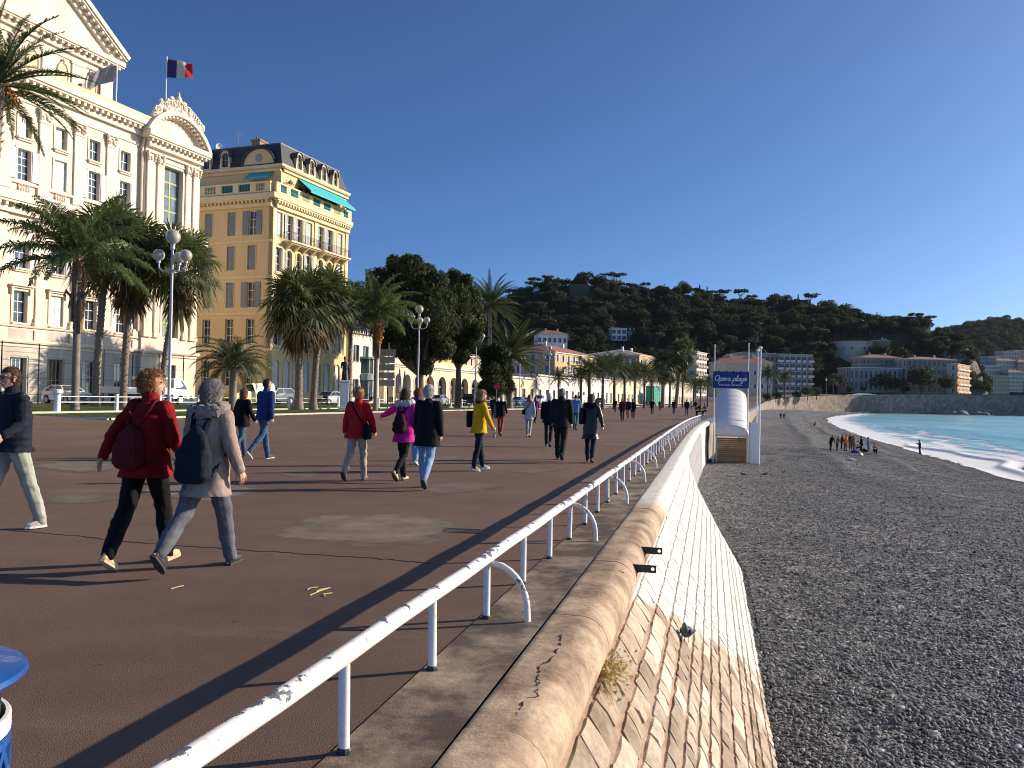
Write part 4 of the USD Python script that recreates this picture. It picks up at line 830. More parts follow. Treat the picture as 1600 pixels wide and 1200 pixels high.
def dormer(T, x):
    g = arch_poly(x, .95, 28.95, 30.75, 1); o = Polygon([(x - .78, 28.8), (x + .78, 28.8), (x + .70, 29.5), (x + .62, 30.2)] + [(x + .66 * math.cos(a), 30.3 + .66 * math.sin(a)) for a in np.linspace(0, math.pi, 11)] + [(x - .62, 30.2), (x - .70, 29.5)])
    d = obj('dormer', MB(T).poly(o.difference(g), -.35, .15), 'yellow_trim', YB)
    obj('hood', MB(T).poly(arch_poly(x, 1.45, 30.2, 31.1, 1).difference(arch_poly(x, 1.2, 30.0, 30.97, 1)), -.5, .9), 'ironwork_grey', d)
    obj('cheek', MB(T).poly(o.buffer(-.1).difference(g.buffer(-.1)), .151, 1.0), 'slate_roof', d)
    obj('pane', MB(T).poly(g, -.1, -.06), 'glass_dark', d); obj('bars', MB(T).box(x - .03, x + .03, -.16, -.101, 28.95, 30.7).box(x - .45, x + .45, -.16, -.102, 29.8, 29.86), 'shutter_grey', d)
for x in (5.2, 7.9, 10.6, 13.3): dormer(trans(0, AFy, 0), x)
for x in (YS - 7.9, YS - 10.7, YS - 13.5): dormer(TA2, x)
gx_ = YS - 3.0                                                  # round gable at the corner
gp = Polygon([(gx_ - 2.35, 28.76), (gx_ + 2.35, 28.76)] + [(gx_ + 2.35 * math.cos(a), 28.76 + 2.15 * math.sin(a)) for a in np.linspace(0, math.pi, 25)])
gb = obj('corner_gable', MB(TA2).poly(gp.buffer(-.14), -.3, .1), 'yellow_wall', YB)
obj('gable_rim', MB(TA2).poly(gp.buffer(.06).difference(gp.buffer(-.13)), -.5, 1.4), 'slate_roof', gb)
obj('medallion_disc', MB(TA2).poly(Point(gx_, 29.7).buffer(.5, 16), -.36, -.301), 'wall_concrete', gb)
ch = obj('chimney', MB().box(4.0, 5.5, 5, 6.2, 31.45, 32.6).box(3.9, 5.6, 4.9, 6.3, 32.603, 32.8), 'wall_brown', YB)
for q in range(4): obj('chimney_pot', MB().lathe([(.13, 32.803), (.1, 33.2), (0, 33.2)], 8, (4.2 + q * .36, 5.6, 0)), 'roof_tile', ch)
obj('satellite_dish', MB(trans(6.2, 4.5, 32.3) @ rotz(-.5)).add(*(lambda r: (np.array([[r_ * math.cos(t), -.25 + .5 * r_ * r_, r_ * math.sin(t)] for r_ in (0.02, .25, .45) for t in np.arange(12) * math.pi / 6]), np.array([(i * 12 + j, i * 12 + (j + 1) % 12, (i + 1) * 12 + (j + 1) % 12, (i + 1) * 12 + j) for i in range(2) for j in range(12)])))(0)).tube([(0, 0, -.8), (0, 0, 0)], .03, 6), 'white_metal', YB)
obj('satellite_dish', MB(trans(3.4, 10.5, 32.2) @ rotz(2.4)).add(*(lambda r: (np.array([[r_ * math.cos(t), -.25 + .5 * r_ * r_, r_ * math.sin(t)] for r_ in (0.02, .25, .45) for t in np.arange(12) * math.pi / 6]), np.array([(i * 12 + j, i * 12 + (j + 1) % 12, (i + 1) * 12 + (j + 1) % 12, (i + 1) * 12 + j) for i in range(2) for j in range(12)])))(0)).tube([(0, 0, -.8), (0, 0, 0)], .03, 6), 'white_metal', YB)
an = MB().tube([(3.2, 7.6, 31.5), (3.2, 7.6, 33.6)], .03, 5).tube([(2.7, 7.6, 33.3), (3.8, 7.6, 33.5)], .02, 4)
for q in range(5): an.tube([(2.8 + q * .22, 7.35, 33.32 + q * .04), (2.8 + q * .22, 7.85, 33.32 + q * .04)], .012, 4)
obj('aerial', an, 'grey_metal', YB)
obj('awning', MB(trans(0, AFy, 0)).add([(5.4, -.02, 27.95), (15.6, -.02, 27.95), (15.9, -1.9, 26.35), (5.4, -1.9, 26.35), (5.4, -1.9, 26.1), (15.9, -1.9, 26.1), (5.4, -.02, 27.90), (15.6, -.02, 27.90), (15.9, -1.86, 26.32), (5.4, -1.86, 26.32)], [(0, 1, 2, 3), (3, 2, 5, 4), (6, 9, 8, 7)]), 'teal_cloth', YB)
obj('awning', MB(TA2).add([(gx_ - 1.5, -.02, 28.0), (gx_ + 1.9, -.02, 28.0), (gx_ + 1.9, -1.0, 27.25), (gx_ - 1.5, -1.0, 27.25), (gx_ - 1.5, -1.0, 27.05), (gx_ + 1.9, -1.0, 27.05)], [(0, 1, 2, 3), (3, 2, 5, 4)]), 'teal_cloth', YB)
for k, (x0, x1, z) in enumerate([(2.2, 8.3, 19.75), (9.2, 15.6, 19.75)]):
    b = obj('balcony', MB().cbox(x0, x1, -1.2, -.002, z - .22, z, .03).cbox(x0 + .1, x1 - .1, -1.0, -.002, z - .36, z - .223, .03), 'yellow_trim', YB)
    br = MB()
    for q in range(4):
        x = x0 + .5 + (x1 - x0 - 1) * q / 3; br.poly(sbox(0, 0, .001, .001), 0, .001); br.hull([(X, Y, Z) for X in (x - .14, x + .14) for Y, Z in ((-.95, z - .363), (-.002, z - .363), (-.002, z - 1.1), (-.3, z - .8))])
    obj('brackets', br, 'yellow_trim', b)
    ra = MB().tube([(x0 + .05, -.02, z + 1.0), (x0 + .05, -1.13, z + 1.0), (x1 - .05, -1.13, z + 1.0), (x1 - .05, -.02, z + 1.0)], .03, 5)
    for q in range(int((x1 - x0) / .13)): X = x0 + .05 + q * .13; ra.tube([(X, -1.13, z), (X, -1.16, z + .5), (X, -1.13, z + 1.0)], .012, 4)
    for q in range(8): ra.tube([(x0 + .05, -1.13 + q * .14, z), (x0 + .05, -1.13 + q * .14, z + 1)], .012, 4)
    obj('railing', ra, 'iron', b)
mat('terracotta', (.36, .16, .09), .85, .1, 6); mat('shrub_leaf', (.05, .085, .03), .7, .35, 20)
for x in (3.2, 6.9, 9.5, 11.6, 13.4, 15.8):
    pt = obj('planter', MB().lathe([(.0, 24.95), (.18, 24.95), (.25, 26.3), (.2, 26.3), (.2, 26.2)], 10, (x, -.02, 0)), 'terracotta', YB)
    v = MB()
    for q in range(60):
        c = np.array([x, -.05, 26.75]) + rng.normal(0, .2, 3); a = rng.normal(0, .09, (3, 3)); v.add(c + a, [(0, 1, 2)])
    obj('foliage', v, 'shrub_leaf', pt)

# ------------------------------------------------------------ the houses further along the quay
def block(name, label, corner, rot, front, side, z0, z1, mf, ms=None, cf=5, cs=3, rows=3, roof='flat', ww=1.1, wh=1.7, base=0.0, group=None, rm='roof_tile', top=.5, shut=None, arch=0, rh=2.0, ledge='wall_white', sidew=True, low=1.0, zlow=None, balc=False, u=1.0):
    """corner: the corner nearest to us; front runs along +x from it, the flank along +y"""
    b = thing(name, label, 'building', (corner[0], corner[1], z0), rot, scale=None if u == 1 else u); ms = ms or mf; z1 = (z1 - z0) / u; z0 = 0.0
    H = z1 - z0; fh = (H - base - top) / max(rows, 1)
    for T, L, n, m, fr in ((np.eye(4), front, cf, mf, True), (SIDE(side), side, cs, ms, False)):
        hl, wl = [], []
        for r in range(rows):
            for i in range(n):
                x = L * (i + .5) / n; za = z0 + base + r * fh + min(low, fh * .35); hl.append(arch_poly(x, ww, za, za + min(wh, fh * .68), arch)); wl.append((x, za, za + min(wh, fh * .68)))
        wall_with_holes(b, T, sbox(0 if fr else .4, z0, L, z1), hl, m, .4)
        for x, za, zb in wl:
            f = obj('window', MB(T).poly(arch_poly(x, ww, za, zb, arch), .22, .25), 'glass_dark', b)
            if front + side < 120: obj('frame', MB(T).box(x - .03, x + .03, .15, .215, za, zb).box(x - ww / 2 - .1, x + ww / 2 + .1, -.09, -.002, za - .12, za - .005), ledge, f)
            if shut: obj('shutters', MB(T).box(x - ww - .02, x - ww / 2 - .02, -.05, -.002, za, zb).box(x + ww / 2 + .02, x + ww + .02, -.05, -.002, za, zb), shut, f)
            if balc and fr: obj('balcony', MB(T).box(x - ww * .9, x + ww * .9, -.8, -.002, za - .16, za - .125).box(x - ww * .9, x + ww * .9, -.8, -.76, za - .12, za + .8), balc, f)
        obj('eaves', MB(T).cbox(-.25 if fr else .0, L + (.25 if fr else 0.0), -.35, -.001, z1 - .35, z1, .02), ledge, b)
    obj('wall', MB().box(.41, front - .001, side - .4, side, z0, z1).box(front - .4, front - .002, .41, side - .41, z0, z1), mf, b)
    if roof == 'hip':
        k = min(front, side) / 2 + .4; v = [(-.5, -.5, z1 + .01), (front + .5, -.5, z1 + .01), (front + .5, side + .5, z1 + .01), (-.5, side + .5, z1 + .01)]
        v += [(k, side / 2, z1 + rh), (front - k, side / 2, z1 + rh)] if front > side else [(front / 2, k, z1 + rh), (front / 2, side - k, z1 + rh)]
        f = [(0, 1, 5), (0, 5, 4), (1, 2, 5), (2, 3, 4), (2, 4, 5), (3, 0, 4), (0, 3, 2), (0, 2, 1)] if front > side else [(0, 1, 4), (1, 2, 5), (1, 5, 4), (2, 3, 5), (3, 0, 4), (3, 4, 5), (0, 3, 2), (0, 2, 1)]
        r_ = obj('roof', MB().add(v, f), rm, b)
        for q in range(2): obj('chimney', MB().box(front * (.3 + .4 * q), front * (.3 + .4 * q) + .8, side * .4, side * .4 + .7, z1 + rh * .3, z1 + rh + .8), ledge, r_)
    else:
        obj('roof', MB().box(.01, front - .01, .01, side - .01, z1 - .3, z1 - .05), 'wall_grey', b)
    return b
Dv, Nv = np.array([math.sin(math.radians(20)), math.cos(math.radians(20))]), np.array([math.cos(math.radians(20)), -math.sin(math.radians(20))])
Y0 = np.array([-28.1, 96.8])
def onlin(px, off=0.0):                                        # where the building line meets the sight line of an image column
    k = (px - 800) / FPX; P = Y0 - Nv * off; s = (k * P[1] - P[0]) / (Dv[0] - k * Dv[1]); return P + Dv * s, s
def zat(px, py, Y): return float(PY(px, py, Y)[2])
# white shop house with a bow window
p0, s0 = onlin(548); p1, s1 = onlin(592)
wb = block('shop_house', 'small white shop house with grey glazed bow window behind the palm trunks', p0, FROT, s1 - s0, 9, .5, zat(570, 520, 118), 'wall_white', cf=3, cs=2, rows=2, ww=1.6, wh=2.3)
bow = MB()
for q in range(9):
    a = math.radians(200 + q * 17.5); bow.box(4.5 + 1.9 * math.cos(a) - .06, 4.5 + 1.9 * math.cos(a) + .06, 1.2 + 1.9 * math.sin(a) * 1.3 - .06, 1.2 + 1.9 * math.sin(a) * 1.3 + .06, .6, 6.2)
bo = obj('bow_window', bow, 'white_paint', wb); obj('pane', MB().lathe([(1.85, .6), (1.85, 6.2)], 24, (4.5, .6, 0)), 'glass_teal', bo); obj('band', MB().lathe([(1.95, 3.2), (2.05, 3.25), (2.05, 4.1), (1.95, 4.15)], 24, (4.5, .6, 0)).lathe([(2.1, 6.2), (2.15, 6.5), (0, 6.6)], 24, (4.5, .6, 0)), 'shutter_bluegrey', bo)
# long cream arcade
pa0, sa0 = onlin(600); pa1, sa1 = onlin(765); AL = sa1 - sa0
AR = thing('arcade', 'long low cream arcade with a row of tall round arches behind the big dark tree', 'building', (pa0[0], pa0[1], 0), FROT)
ZT = zat(690, 573, 140)
archs = [x for x in [onlin(px)[1] - sa0 for px in (609, 622, 636, 653, 671.6, 690.6, 708.6, 725.7, 742, 756)]]
aw = [min(3.4, .70 * d) for d in np.gradient(archs)]
wall_with_holes(AR, E4, sbox(0, .5, AL, ZT - .6), [arch_poly(x, w, .55, 5.0, 1) for x, w in zip(archs, aw)], 'wall_cream', .8)
for x, w in zip(archs, aw):
    g = arch_poly(x, w, .55, 5.0, 1); r_ = obj('arch', MB().poly(arch_poly(x, w + .4, .55, 5.2, 1).difference(g), -.06, -.001), 'wall_white', AR)
    obj('door', MB().poly(g, .82, .88), 'wall_brown' if rnd.random() < .6 else 'glass_dark', r_); obj('fanlight', MB().box(x - w / 2, x + w / 2, .7, .815, 3.2, 3.35).box(x - .06, x + .06, .7, .815, .6, 4.9), 'shutter_grey', r_)
cornice(AR, E4, 0, AL, ZT - .6, .6, .45, 'wall_white')
obj('terrace_wall', MB().box(.4, AL, .0, .3, ZT + .001, ZT + .8), 'wall_cream', AR); obj('body', MB().box(0.01, AL - .01, .9, 12, .5, ZT - .02), 'wall_cream', AR)
# church front and orange house behind the arcade
q0, _ = onlin(676, 16); cz = zat(700, 541, q0[1] + 8)
cb_ = block('church', 'yellow church front with round window and gable rising behind the arcade', q0, FROT, 13, 22, .6, cz, 'wall_ochre', cf=2, cs=4, rows=1, ww=1.0, wh=2.4, arch=1, base=7, ledge='wall_cream')
cz -= .6; obj('gable', MB().poly(Polygon([(-.3, cz), (13.3, cz), (6.5, cz + 3.6)]), 0, .5), 'wall_ochre', cb_); obj('round_window', MB().poly(Point(6.5, cz - 2.2).buffer(1.25, 16).difference(Point(6.5, cz - 2.2).buffer(.9, 16)), -.12, .0).poly(Point(6.5, cz - 2.2).buffer(.9, 16), -.03, .0), 'wall_brown', cb_)
q0, _ = onlin(714, 16); block('town_house', 'orange town house with red tiled roof right of the church', q0, FROT, 16, 14, .6, zat(735, 556, q0[1] + 8), 'wall_orange', cf=5, cs=4, rows=3, roof='hip', shut='shutter_white', base=1.5)
# low fronts of the terraces
tints = [('wall_cream', 'yellowish'), ('wall_white', 'white'), ('wall_white', 'bright white'), ('wall_cream', 'cream'), ('wall_white', 'pale'), ('wall_beige', 'beige')]
for k, (a, b) in enumerate([(768, 838), (838, 900), (900, 952), (952, 1000), (1000, 1052), (1052, 1085)]):
    p, s0 = onlin(a); _, s1 = onlin(b); zt = zat((a + b) / 2, [588, 588, 590, 592, 596, 598][k], (p[1] + onlin(b)[0][1]) / 2)
    block('terrace_house', ['yellowish low terrace house partly behind the drooping palm', 'low cream terrace house with awnings below the yellow house with red roof', 'long white low terrace house behind the first of the slim palms', 'white low terrace house behind the middle of the palm row', 'pale low terrace house left of the green netting', 'beige low terrace house below the tall white apartment block'][k], p, FROT, s1 - s0 - .2, 10, .4, zt, tints[k][0], cf=int((s1 - s0) / 5), cs=2, rows=1, ww=2.0, wh=3.0, low=.3, top=.8, ledge='wall_white', arch=0)
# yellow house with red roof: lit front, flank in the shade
def quay_block(px_corner, Y, **kw):
    P = PY(px_corner, 600, Y); return (P[0], P[1])
c_ = quay_block(866, 262); z_ = lambda py, px, Y: zat(px, py, Y)
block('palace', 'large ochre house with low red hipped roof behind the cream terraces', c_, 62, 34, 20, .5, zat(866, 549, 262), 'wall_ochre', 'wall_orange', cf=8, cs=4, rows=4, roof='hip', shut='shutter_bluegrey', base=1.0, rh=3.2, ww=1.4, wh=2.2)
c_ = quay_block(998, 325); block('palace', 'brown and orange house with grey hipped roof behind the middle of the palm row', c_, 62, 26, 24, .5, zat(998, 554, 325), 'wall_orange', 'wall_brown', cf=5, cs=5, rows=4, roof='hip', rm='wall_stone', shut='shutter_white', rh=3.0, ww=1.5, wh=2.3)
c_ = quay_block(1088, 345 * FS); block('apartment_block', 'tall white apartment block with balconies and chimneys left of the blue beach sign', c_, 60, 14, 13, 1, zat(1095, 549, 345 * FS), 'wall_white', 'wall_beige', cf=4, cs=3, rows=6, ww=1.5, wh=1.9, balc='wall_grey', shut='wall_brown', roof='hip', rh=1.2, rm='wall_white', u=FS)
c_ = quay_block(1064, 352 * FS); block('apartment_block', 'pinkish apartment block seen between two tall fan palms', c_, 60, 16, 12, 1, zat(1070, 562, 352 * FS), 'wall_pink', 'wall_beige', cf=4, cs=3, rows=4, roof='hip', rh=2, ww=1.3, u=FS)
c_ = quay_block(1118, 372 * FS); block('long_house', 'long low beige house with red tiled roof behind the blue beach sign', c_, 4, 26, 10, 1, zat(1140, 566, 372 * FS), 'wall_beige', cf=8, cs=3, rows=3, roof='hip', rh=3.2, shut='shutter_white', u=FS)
# hill side villas
c_ = quay_block(838, 420 * FS); block('villa', 'white villa with two rows of windows and red roof among the hill trees', c_, 8, 15.5, 10, zat(840, 552, 420 * FS), zat(840, 521, 420 * FS), 'wall_white', cf=6, cs=3, rows=2, roof='hip', rh=2.2, ww=1.5, wh=2.2, u=FS)
c_ = quay_block(954, 470 * FS); block('villa', 'modern white villa with flat roof and long windows in the dark hill wood', c_, 10, 9, 8, zat(955, 532, 470 * FS), zat(955, 512, 470 * FS), 'wall_white', cf=3, cs=2, rows=2, ww=2.2, wh=2.2, low=.6, u=FS)
c_ = quay_block(980, 476 * FS); block('villa', 'small pale house right of the modern villa on the hill', c_, 10, 6, 7, zat(985, 532, 476 * FS), zat(985, 519, 476 * FS), 'wall_beige', cf=2, cs=2, rows=1, roof='hip', ww=1.2, u=FS)
# modern hotel beyond the beach sign
zg = 4.0
hx = PY(1216, 600, 400 * FS); block('hotel', 'grey modern hotel with a grid of deep loggias right of the white flagpoles', (hx[0], hx[1]), 6, 17, 20, zg, zat(1240, 553, 400 * FS), 'wall_concrete', cf=6, cs=4, rows=6, ww=2.2, wh=2.4, low=.3, ledge='wall_grey', balc='wall_white', u=FS)
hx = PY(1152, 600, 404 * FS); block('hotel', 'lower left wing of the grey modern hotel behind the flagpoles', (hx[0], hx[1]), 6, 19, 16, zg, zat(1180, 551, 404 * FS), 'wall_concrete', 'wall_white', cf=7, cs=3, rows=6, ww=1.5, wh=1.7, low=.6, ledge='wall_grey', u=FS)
# the hotels at the foot of the cliff
zq = 10.2
hx = PY(1327, 600, 418 * FS); block('old_hotel', 'pale old hotel with pilasters and tall windows at the left foot of the cliff', (hx[0], hx[1]), 3, 27, 14, zq, zat(1360, 574, 418 * FS), 'wall_concrete', cf=11, cs=4, rows=2, ww=1.25, wh=4.6, low=.6, base=1.0, ledge='wall_white', u=FS)
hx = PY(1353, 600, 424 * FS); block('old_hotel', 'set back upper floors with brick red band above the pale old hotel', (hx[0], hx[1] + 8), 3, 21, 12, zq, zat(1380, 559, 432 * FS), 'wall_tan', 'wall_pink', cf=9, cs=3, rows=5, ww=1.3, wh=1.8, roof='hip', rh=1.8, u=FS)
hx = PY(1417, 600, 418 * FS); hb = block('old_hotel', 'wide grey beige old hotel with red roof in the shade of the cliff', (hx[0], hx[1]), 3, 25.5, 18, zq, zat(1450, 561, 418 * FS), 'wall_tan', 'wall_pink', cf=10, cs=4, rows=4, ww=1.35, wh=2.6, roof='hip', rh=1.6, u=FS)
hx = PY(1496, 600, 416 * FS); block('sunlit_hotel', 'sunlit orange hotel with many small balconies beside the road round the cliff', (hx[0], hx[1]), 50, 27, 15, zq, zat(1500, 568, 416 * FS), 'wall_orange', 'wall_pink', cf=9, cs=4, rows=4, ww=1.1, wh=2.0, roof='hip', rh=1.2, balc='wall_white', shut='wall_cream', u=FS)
# round tower and the orange house on the rock
tw = PY(1329, 600, 470 * FS); zt0, zt1 = zat(1329, 566, 459 * FS), zat(1329, 533, 459 * FS)
TW = thing('round_tower', 'broad round stone tower with a low parapet on the rock above the hotels', 'tower', (tw[0], tw[1], 0))
obj('wall', MB().lathe([(17.0, zt0 - 18), (16.5, zt1 - 1.5), (16.9, zt1 - 1.4), (16.9, zt1), (16.2, zt1), (16.2, zt1 - 1.2), (0, zt1 - 1.2)], 48), 'wall_beige', TW, smooth=40)
obj('parapet_cap', MB().lathe([(16.2, zt1 + .003), (17.3, zt1 + .003), (17.3, zt1 + .4), (16.2, zt1 + .4), (16.2, zt1 + .003)], 48), 'wall_stone', TW)
for a in (-2.3, -1.9, -1.3): obj('window', MB(rotz(a)).box(16.5, 17.0, -.6, .6, zt1 - 6.2, zt1 - 4.4), 'glass_dark', TW)
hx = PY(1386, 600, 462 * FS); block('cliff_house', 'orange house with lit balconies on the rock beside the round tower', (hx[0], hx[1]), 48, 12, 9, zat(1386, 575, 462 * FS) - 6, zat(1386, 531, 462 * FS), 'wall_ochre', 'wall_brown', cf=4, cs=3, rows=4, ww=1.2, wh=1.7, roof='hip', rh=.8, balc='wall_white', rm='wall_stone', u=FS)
# ================================================================= HILLS
mat('hill_soil', (.085, .075, .05), .95, .3, .05, .6, .6, bdist=.5)
mat('cliff_rock', (.26, .235, .20), .9, .35, .08, .8, .35, bdist=.8)
mat('leaf_hill', (.017, .029, .012), .9, .35, .12, c2=(.026, .038, .015), rand=.35, transl=(.05, .07, .02))
mat('leaf_pine', (.020, .034, .014), .75, .3, .15, rand=.25, transl=(.04, .06, .02))
mat('leaf_dark', (.046, .064, .026), .65, .35, .5, spec=.12, c2=(.045, .055, .022), transl=(.05, .07, .02))
mat('bark', (.13, .10, .075), .9, .3, 4, .6, 20)
mat('palm_trunk', (.21, .175, .14), .9, .25, 3, .6, 30)
mat('palm_trunk_grey', (.25, .23, .205), .9, .2, 2, .5, 30)
mat('palm_boot', (.22, .14, .085), .9, .35, 5, .5, 30)
mat('leaf_queen', (.075, .115, .036), .42, .25, .8, spec=.5, transl=(.12, .16, .05))
mat('leaf_fan', (.070, .100, .036), .5, .3, .8, spec=.5, c2=(.115, .125, .05), transl=(.11, .14, .04))
mat('leaf_dead', (.19, .14, .07), .85, .3, 2, transl=(.12, .08, .03))
mat('leaf_blue', (.085, .115, .062), .5, .25, 1, spec=.5, transl=(.09, .11, .05))
mat('leaf_date', (.062, .088, .032), .5, .25, .8, spec=.5, transl=(.07, .09, .02))
mat('rachis', (.15, .15, .05), .5, .15, 2)
mat('fruit_orange', (.42, .17, .04), .7, .3, 8, .5, 40)
def px_of(p):
    q = np.asarray(p) - _C; w = q @ _F; return 800 + FPX * (q @ _R) / w, 600 - FPX * (q @ _U) / w
HPX = np.array([380, 500, 600, 700, 760, 800, 850, 900, 930, 990, 1040, 1075, 1120, 1200, 1260, 1320, 1350, 1400, 1440, 1465, 1490, 1508, 1522, 1536, 1550], float)
HY = np.interp(HPX, [1200, 1300], [8, 16]) + np.array([560, 548, 530, 500, 478, 458, 440, 438, 436, 452, 452, 452, 464, 470, 470, 476, 486, 494, 500, 503, 516, 528, 545, 575, 640], float)
def ridge_d(px): return np.interp(px, [380, 1250, 1400, 1500, 1550], np.array([540, 525, 492, 462, 452]) * FS)
def base_d(px): return np.interp(px, [380, 1100, 1250, 1330, 1400, 1550], np.array([425, 422, 424, 440, 441, 444]) * FS)
def hill_z(px, d):
    zr = 1.5 + (620 + .0175 * (px - 800) + 3 - np.interp(px, HPX, HY)) * ridge_d(px) / FPX
    dr, db = ridge_d(px), base_d(px); f = np.clip((d - db) / (dr - db), 0, 1); k = np.interp(px, [1250, 1420], [1.15, .62]); f = np.where(d <= dr, f ** k * (1.25 - .25 * f), 1 - .8 * np.clip((d - dr) / (260 * FS), 0, 1) ** 1.3)
    f = np.minimum(f, 1.0)
    z0 = np.interp(px, [380, 1200, 1350, 1550], [.3, 4, 10.2, 10.2]); return z0 + (np.maximum(zr, z0) - z0) * f
gp, gd = np.linspace(380, 1550, 240), np.r_[np.linspace(418, 540, 60), np.linspace(546, 840, 22)] * FS
PXG, DG = np.meshgrid(gp, gd, indexing='ij'); XG = (PXG - 800) / FPX * DG
ZG = hill_z(PXG, DG); P3 = np.stack([XG, DG, 0 * XG], -1)
rough = np.interp(PXG, [1350, 1430], [1, 2.4]); ZG = ZG + np.clip((ZG - 4) / 12, 0, 1) * rough * (5.0 * (meshkit.fbm(P3 * .03, 3, 6) - .5) + 2.2 * (meshkit.fbm(P3 * .14, 3, 7) - .5))
XG2 = XG + np.clip((ZG - 6) / 15, 0, 1) * 3.0 * (meshkit.fbm(np.stack([XG, DG, ZG], -1) * .09, 3, 12) - .5)
n_, k_ = XG.shape; ii, jj = np.meshgrid(np.arange(n_ - 1), np.arange(k_ - 1), indexing='ij'); a_ = (ii * k_ + jj).ravel()
# rock shows where the slope is steep
custom('hill_ground', {'g': ('geometry', {}), 'sn': ('separate_xyz', {}), 'n': ('noise_texture', dict(scale=.12, detail=8.0, roughness=.7)), 'n2': ('noise_texture', dict(scale=.5, detail=8.0, roughness=.7)), 'a': ('math', dict(math_type='multiply_add', value2=.35, value3=-.17)), 'b0': ('math', dict(math_type='add')),
    'mr': ('map_range', dict(from_min=.50, from_max=.64, to_min=0., to_max=1., clamp=True)), 'rr': ('rgb_ramp', dict(ramp=[(.3, (.11, .10, .085)), (.7, (.30, .27, .23))])), 'rg': ('rgb_ramp', dict(ramp=[(.35, (.035, .045, .02)), (.7, (.10, .09, .055))])),
    'mx': ('mix_color', {}), 'b': ('bump', dict(strength=1.0, distance=1.2)), 'p': ('principled_bsdf', dict(roughness=.95, specular_ior_level=.1))},
    [('g.true_normal', 'sn.vector'), ('g.position', 'n.vector'), ('g.position', 'n2.vector'), ('n.fac', 'a.value1'), ('sn.z', 'b0.value1'), ('a.value', 'b0.value2'), ('b0.value', 'mr.value'), ('n2.fac', 'rr.fac'), ('n2.fac', 'rg.fac'), ('rr.color', 'mx.a'), ('rg.color', 'mx.b'), ('mr.result', 'mx.fac'), ('mx.result', 'p.base_color'), ('n2.fac', 'b.height'), ('b.normal', 'p.normal')], surface='p.BSDF')
struct('hill', (np.stack([XG2, DG, ZG], -1).reshape(-1, 3), np.c_[a_, a_ + k_, a_ + k_ + 1, a_ + 1]), 'hill_ground', smooth=True)
# --- tree prototypes for the hill
def leafy(mb, blobs, n, size, r_, flat=1.0, shell=.55):
    w = np.array([b[3] ** 2 for b in blobs]); w = w / w.sum(); B = np.array([b[:3] for b in blobs]); Rr = np.array([b[3] for b in blobs]); Fl = np.array([b[4] if len(b) > 4 else flat for b in blobs])
    i = r_.choice(len(blobs), n, p=w); d = r_.normal(size=(n, 3)); d /= np.linalg.norm(d, axis=1, keepdims=True)
    rad = Rr[i] * (shell + (1 - shell) * r_.random(n) ** .6) * (.9 + .25 * r_.random(n)); c = B[i] + d * rad[:, None] * np.c_[np.ones(n), np.ones(n), Fl[i]]
    nn = d + r_.normal(0, .65, (n, 3)); nn /= np.linalg.norm(nn, axis=1, keepdims=True)
    t = np.cross(nn, r_.normal(size=(n, 3))); t /= np.linalg.norm(t, axis=1, keepdims=True); b = np.cross(nn, t); s = size * (.6 + .8 * r_.random((n, 1)))
    V = np.stack([c - t * s, c + b * s * .55, c + t * s, c - b * s * .55], 1).reshape(-1, 3); k = np.arange(n)[:, None] * 4
    return mb.add(V, np.vstack([k + [0, 1, 2], k + [0, 2, 3]]))
def limb_tree(r_, trunk, blobs, r0, k=7):
    mb = MB(); top = np.array([0, 0, trunk]); mb.tube([(0, 0, -.6), (.0, 0, trunk * .5), top], [r0 * 1.25, r0, r0 * .8], k)
    for b in blobs:
        e = np.array(b[:3]); m = (top + e) / 2 + [0, 0, -.1 * np.linalg.norm(e - top)]; mb.tube([top - [0, 0, .2], m, e], [r0 * .55, r0 * .35, r0 * .12], 5)
    return mb
def hill_tree(kind, seed):
    r_ = np.random.default_rng(seed); P = proto('hill_tree'); cr = MB()
    if kind == 'oak':
        bl = [(r_.normal(0, 1.5), r_.normal(0, 1.5), 4.4 + r_.normal(0, .9), r_.uniform(1.9, 2.8), .82) for _ in range(5)]; leafy(cr, bl, 620, .46, r_, shell=.72); tk = limb_tree(r_, 2.6, bl, .22, 5)
    elif kind == 'pine':
        bl = [(r_.normal(0, 2.0), r_.normal(0, 2.0), 8.3 + r_.normal(0, .35), r_.uniform(1.5, 2.3), .42) for _ in range(9)]; leafy(cr, bl, 460, .5, r_); tk = limb_tree(r_, 5.6, bl, .26, 5)
    else:
        bl = [(0, 0, z, .25 + 1.0 * (1 - abs(z - 3.2) / 7.5), 1.6) for z in np.linspace(1.2, 9.5, 9)]; leafy(cr, bl, 320, .38, r_, shell=.3); tk = MB().tube([(0, 0, -.5), (0, 0, 2)], .18, 5)
    obj('trunk', tk, 'bark', P); obj('crown', cr, 'leaf_pine' if kind != 'oak' else 'leaf_hill', P); return P
HT = {k: [hill_tree(k, 40 + i + 10 * j) for i in range(4 if k == 'oak' else 2)] for j, k in enumerate(('oak', 'pine', 'cypress'))}
from scipy.interpolate import RegularGridInterpolator
_hz = RegularGridInterpolator((gp, gd), ZG, bounds_error=False, fill_value=0)
def hill_at(px, d): return np.array([(px - 800) / FPX * d, d, float(_hz((px, d)))])
